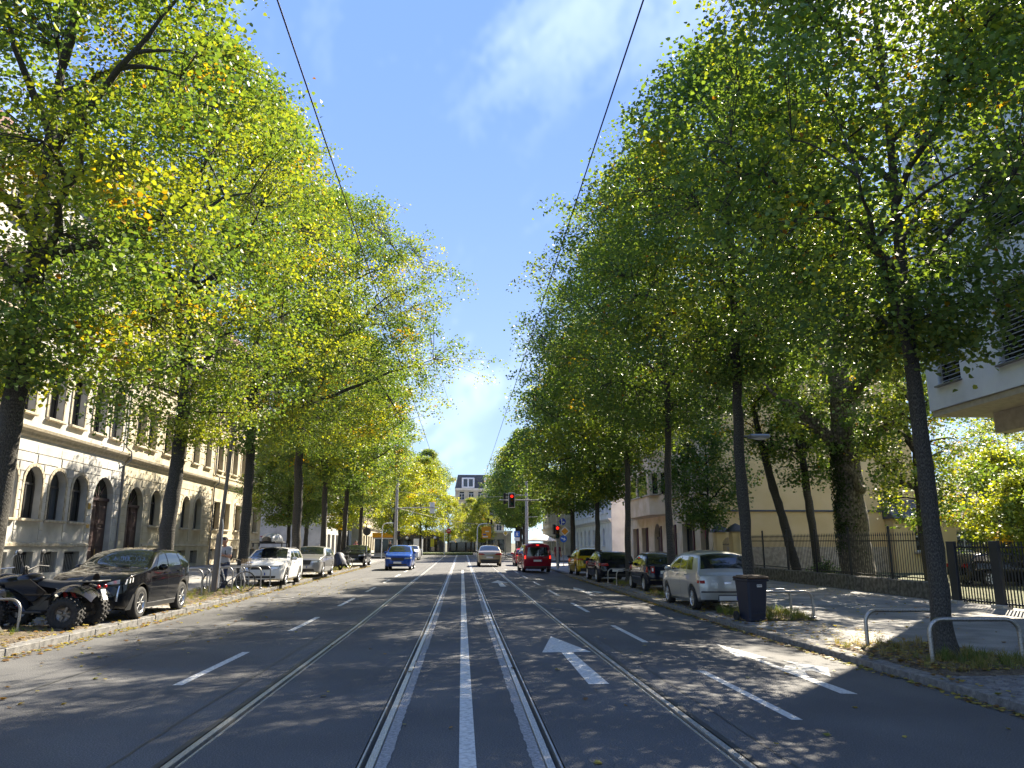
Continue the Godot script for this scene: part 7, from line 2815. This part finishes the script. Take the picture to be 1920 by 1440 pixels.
func make_garden() -> void:
	# old plane tree with ivy on its left side
	var o := thing("plane_tree", "old thick plane tree with ivy on its trunk behind the garden railing", "tree", P(17.0, 33.0, .1))
	make_tree(o, {"s": 51, "h": 19, "fork": 5.1, "low": 5.8, "r": 6.2, "trunk": .69, "leaves": 26000, "anchors": 520, "size": .17, "limbs": 9, "yellow": .22, "bark": M.bark_pale})
	var g := RandomNumberGenerator.new()
	g.seed = 8
	for q in [[o, -.25, .62, 2.0, 6.2, 2400, .7], [null, 0, 0, 0, 0, 0, 0]]:
		if q[0] == null: continue
		var b := MB.new()
		b.colored = true
		for k in q[5]:
			var y: float = lerpf(1.4, q[4], pow(g.randf(), .9))
			var a := PI + g.randfn(0, .75) - .35
			var r: float = q[2] * (1.0 - .12 * y / 6) + g.randf_range(.02, .2)
			var p := Vector3(cos(a) * r, y, -sin(a) * r)
			var nn := Vector3(cos(a), g.randf_range(-.2, .7), -sin(a)) + Vector3(g.randfn(0, .3), 0, g.randfn(0, .3))
			nn = nn.normalized()
			var t := nn.cross(Vector3(g.randfn(0, 1), .3, g.randfn(0, 1))).normalized()
			var w := nn.cross(t) * .05
			t *= .1
			b.tint = Color(.02, .04, .015).lerp(Color(.06, .09, .03), g.randf())
			b.quad(p, p + t * .5 - w, p + t, p + t * .5 + w)
		part("ivy", b, M.leaf, q[0])
	var b2 := MB.new()
	b2.tube(PackedVector3Array([Vector3(.3, 4.1, .5), Vector3(.0, 4.2, .75), Vector3(-.15, 4.75, .8), Vector3(-.55, 5.1, .85)]), PackedFloat32Array([.2, .17, .13, .11]), 9)
	part("pruned_limb", b2, M.bark_pale, o)
	o = thing("garden_tree", "slim leaning tree just behind the railing left of the plane tree", "tree", P(16.7, 38.2, .1), 0, "slim trees behind the railing")
	make_tree(o, {"s": 52, "h": 12.5, "fork": 6, "low": 5.8, "r": 3.0, "trunk": .24, "leaves": 10000, "anchors": 330, "size": .15, "limbs": 6, "lean": Vector3(-2.6, 0, 0), "yellow": .15})
	o = thing("garden_tree", "slim upright tree between the leaning one and the plane tree", "tree", P(17.2, 37.1, .1), 0, "slim trees behind the railing")
	make_tree(o, {"s": 53, "h": 13, "fork": 5.6, "low": 4.6, "r": 2.8, "trunk": .2, "leaves": 10000, "anchors": 340, "size": .15, "limbs": 7, "lean": Vector3(-.6, 0, 0), "yellow": .12})
	o = thing("garden_tree", "ivy-clad tree behind the nearest right linden", "tree", P(18.3, 29.8, .1), 0, "slim trees behind the railing")
	make_tree(o, {"s": 54, "h": 11, "fork": 3.8, "low": 2.6, "r": 3.0, "trunk": .24, "leaves": 14000, "anchors": 300, "size": .14, "limbs": 7, "yellow": .2})
	o = thing("young_tree", "young tree on a thin trunk in front of the corner shop house", "tree", P(14.1, 44.2, .1))
	make_tree(o, {"s": 55, "h": 9.0, "fork": 3.4, "low": 2.8, "r": 2.7, "trunk": .09, "leaves": 13000, "anchors": 300, "size": .15, "limbs": 7, "yellow": .05})
	var n := 0
	for q in [[23.4, 31, 4.6, 2.6, "bright shrub just right of the yellow gable"], [25.5, 35, 6.2, 3.2, "tall sunlit shrub in the middle of the garden"], [24.5, 27.5, 4.8, 2.8, "sunlit bush at the right behind the metal gate"], [29.5, 35, 6.0, 3.4, "rightmost sunlit garden bush beside the concrete column"], [30.5, 41, 9.5, 4.4, "tall bright tree behind the rightmost garden bush"]]:
		shrub(q[4], q[0] * 1.118, q[1] * 1.118, 60 + n, q[2] * 1.1, q[3] * 1.1, 12000, .16, .45, "garden_tree" if n == 4 else "garden_shrub", "shrubs and small trees in the garden", 2.0 if n in [1, 4] else .7, 1.6 if n in [1, 4] else .5, .09)
		n += 1
	shrub("low dark bush at the foot of the plane tree", 16.3, 34.6, 71, .9, .6, 1200, .1, .0)
	shrub("rose bush by the bars of the metal gate", 18.5, 20.7, 72, 1.6, .9, 2000, .09, .1)
	shrub("clipped hedge bush behind the metal gate posts", 20.7, 24, 73, 1.5, 1.3, 3000, .09, .1)

func _ready() -> void:
	rng.seed = 7
	make_materials()
	make_camera_and_light()
	make_street()
	make_buildings()
	make_trees()
	make_garden()
	make_cars()
	make_fence()
	make_hoops()
	make_bin()
	lamp_posts()
	make_signs()
	far_things()
	make_bikes()
	make_people()
	make_ground_cover()
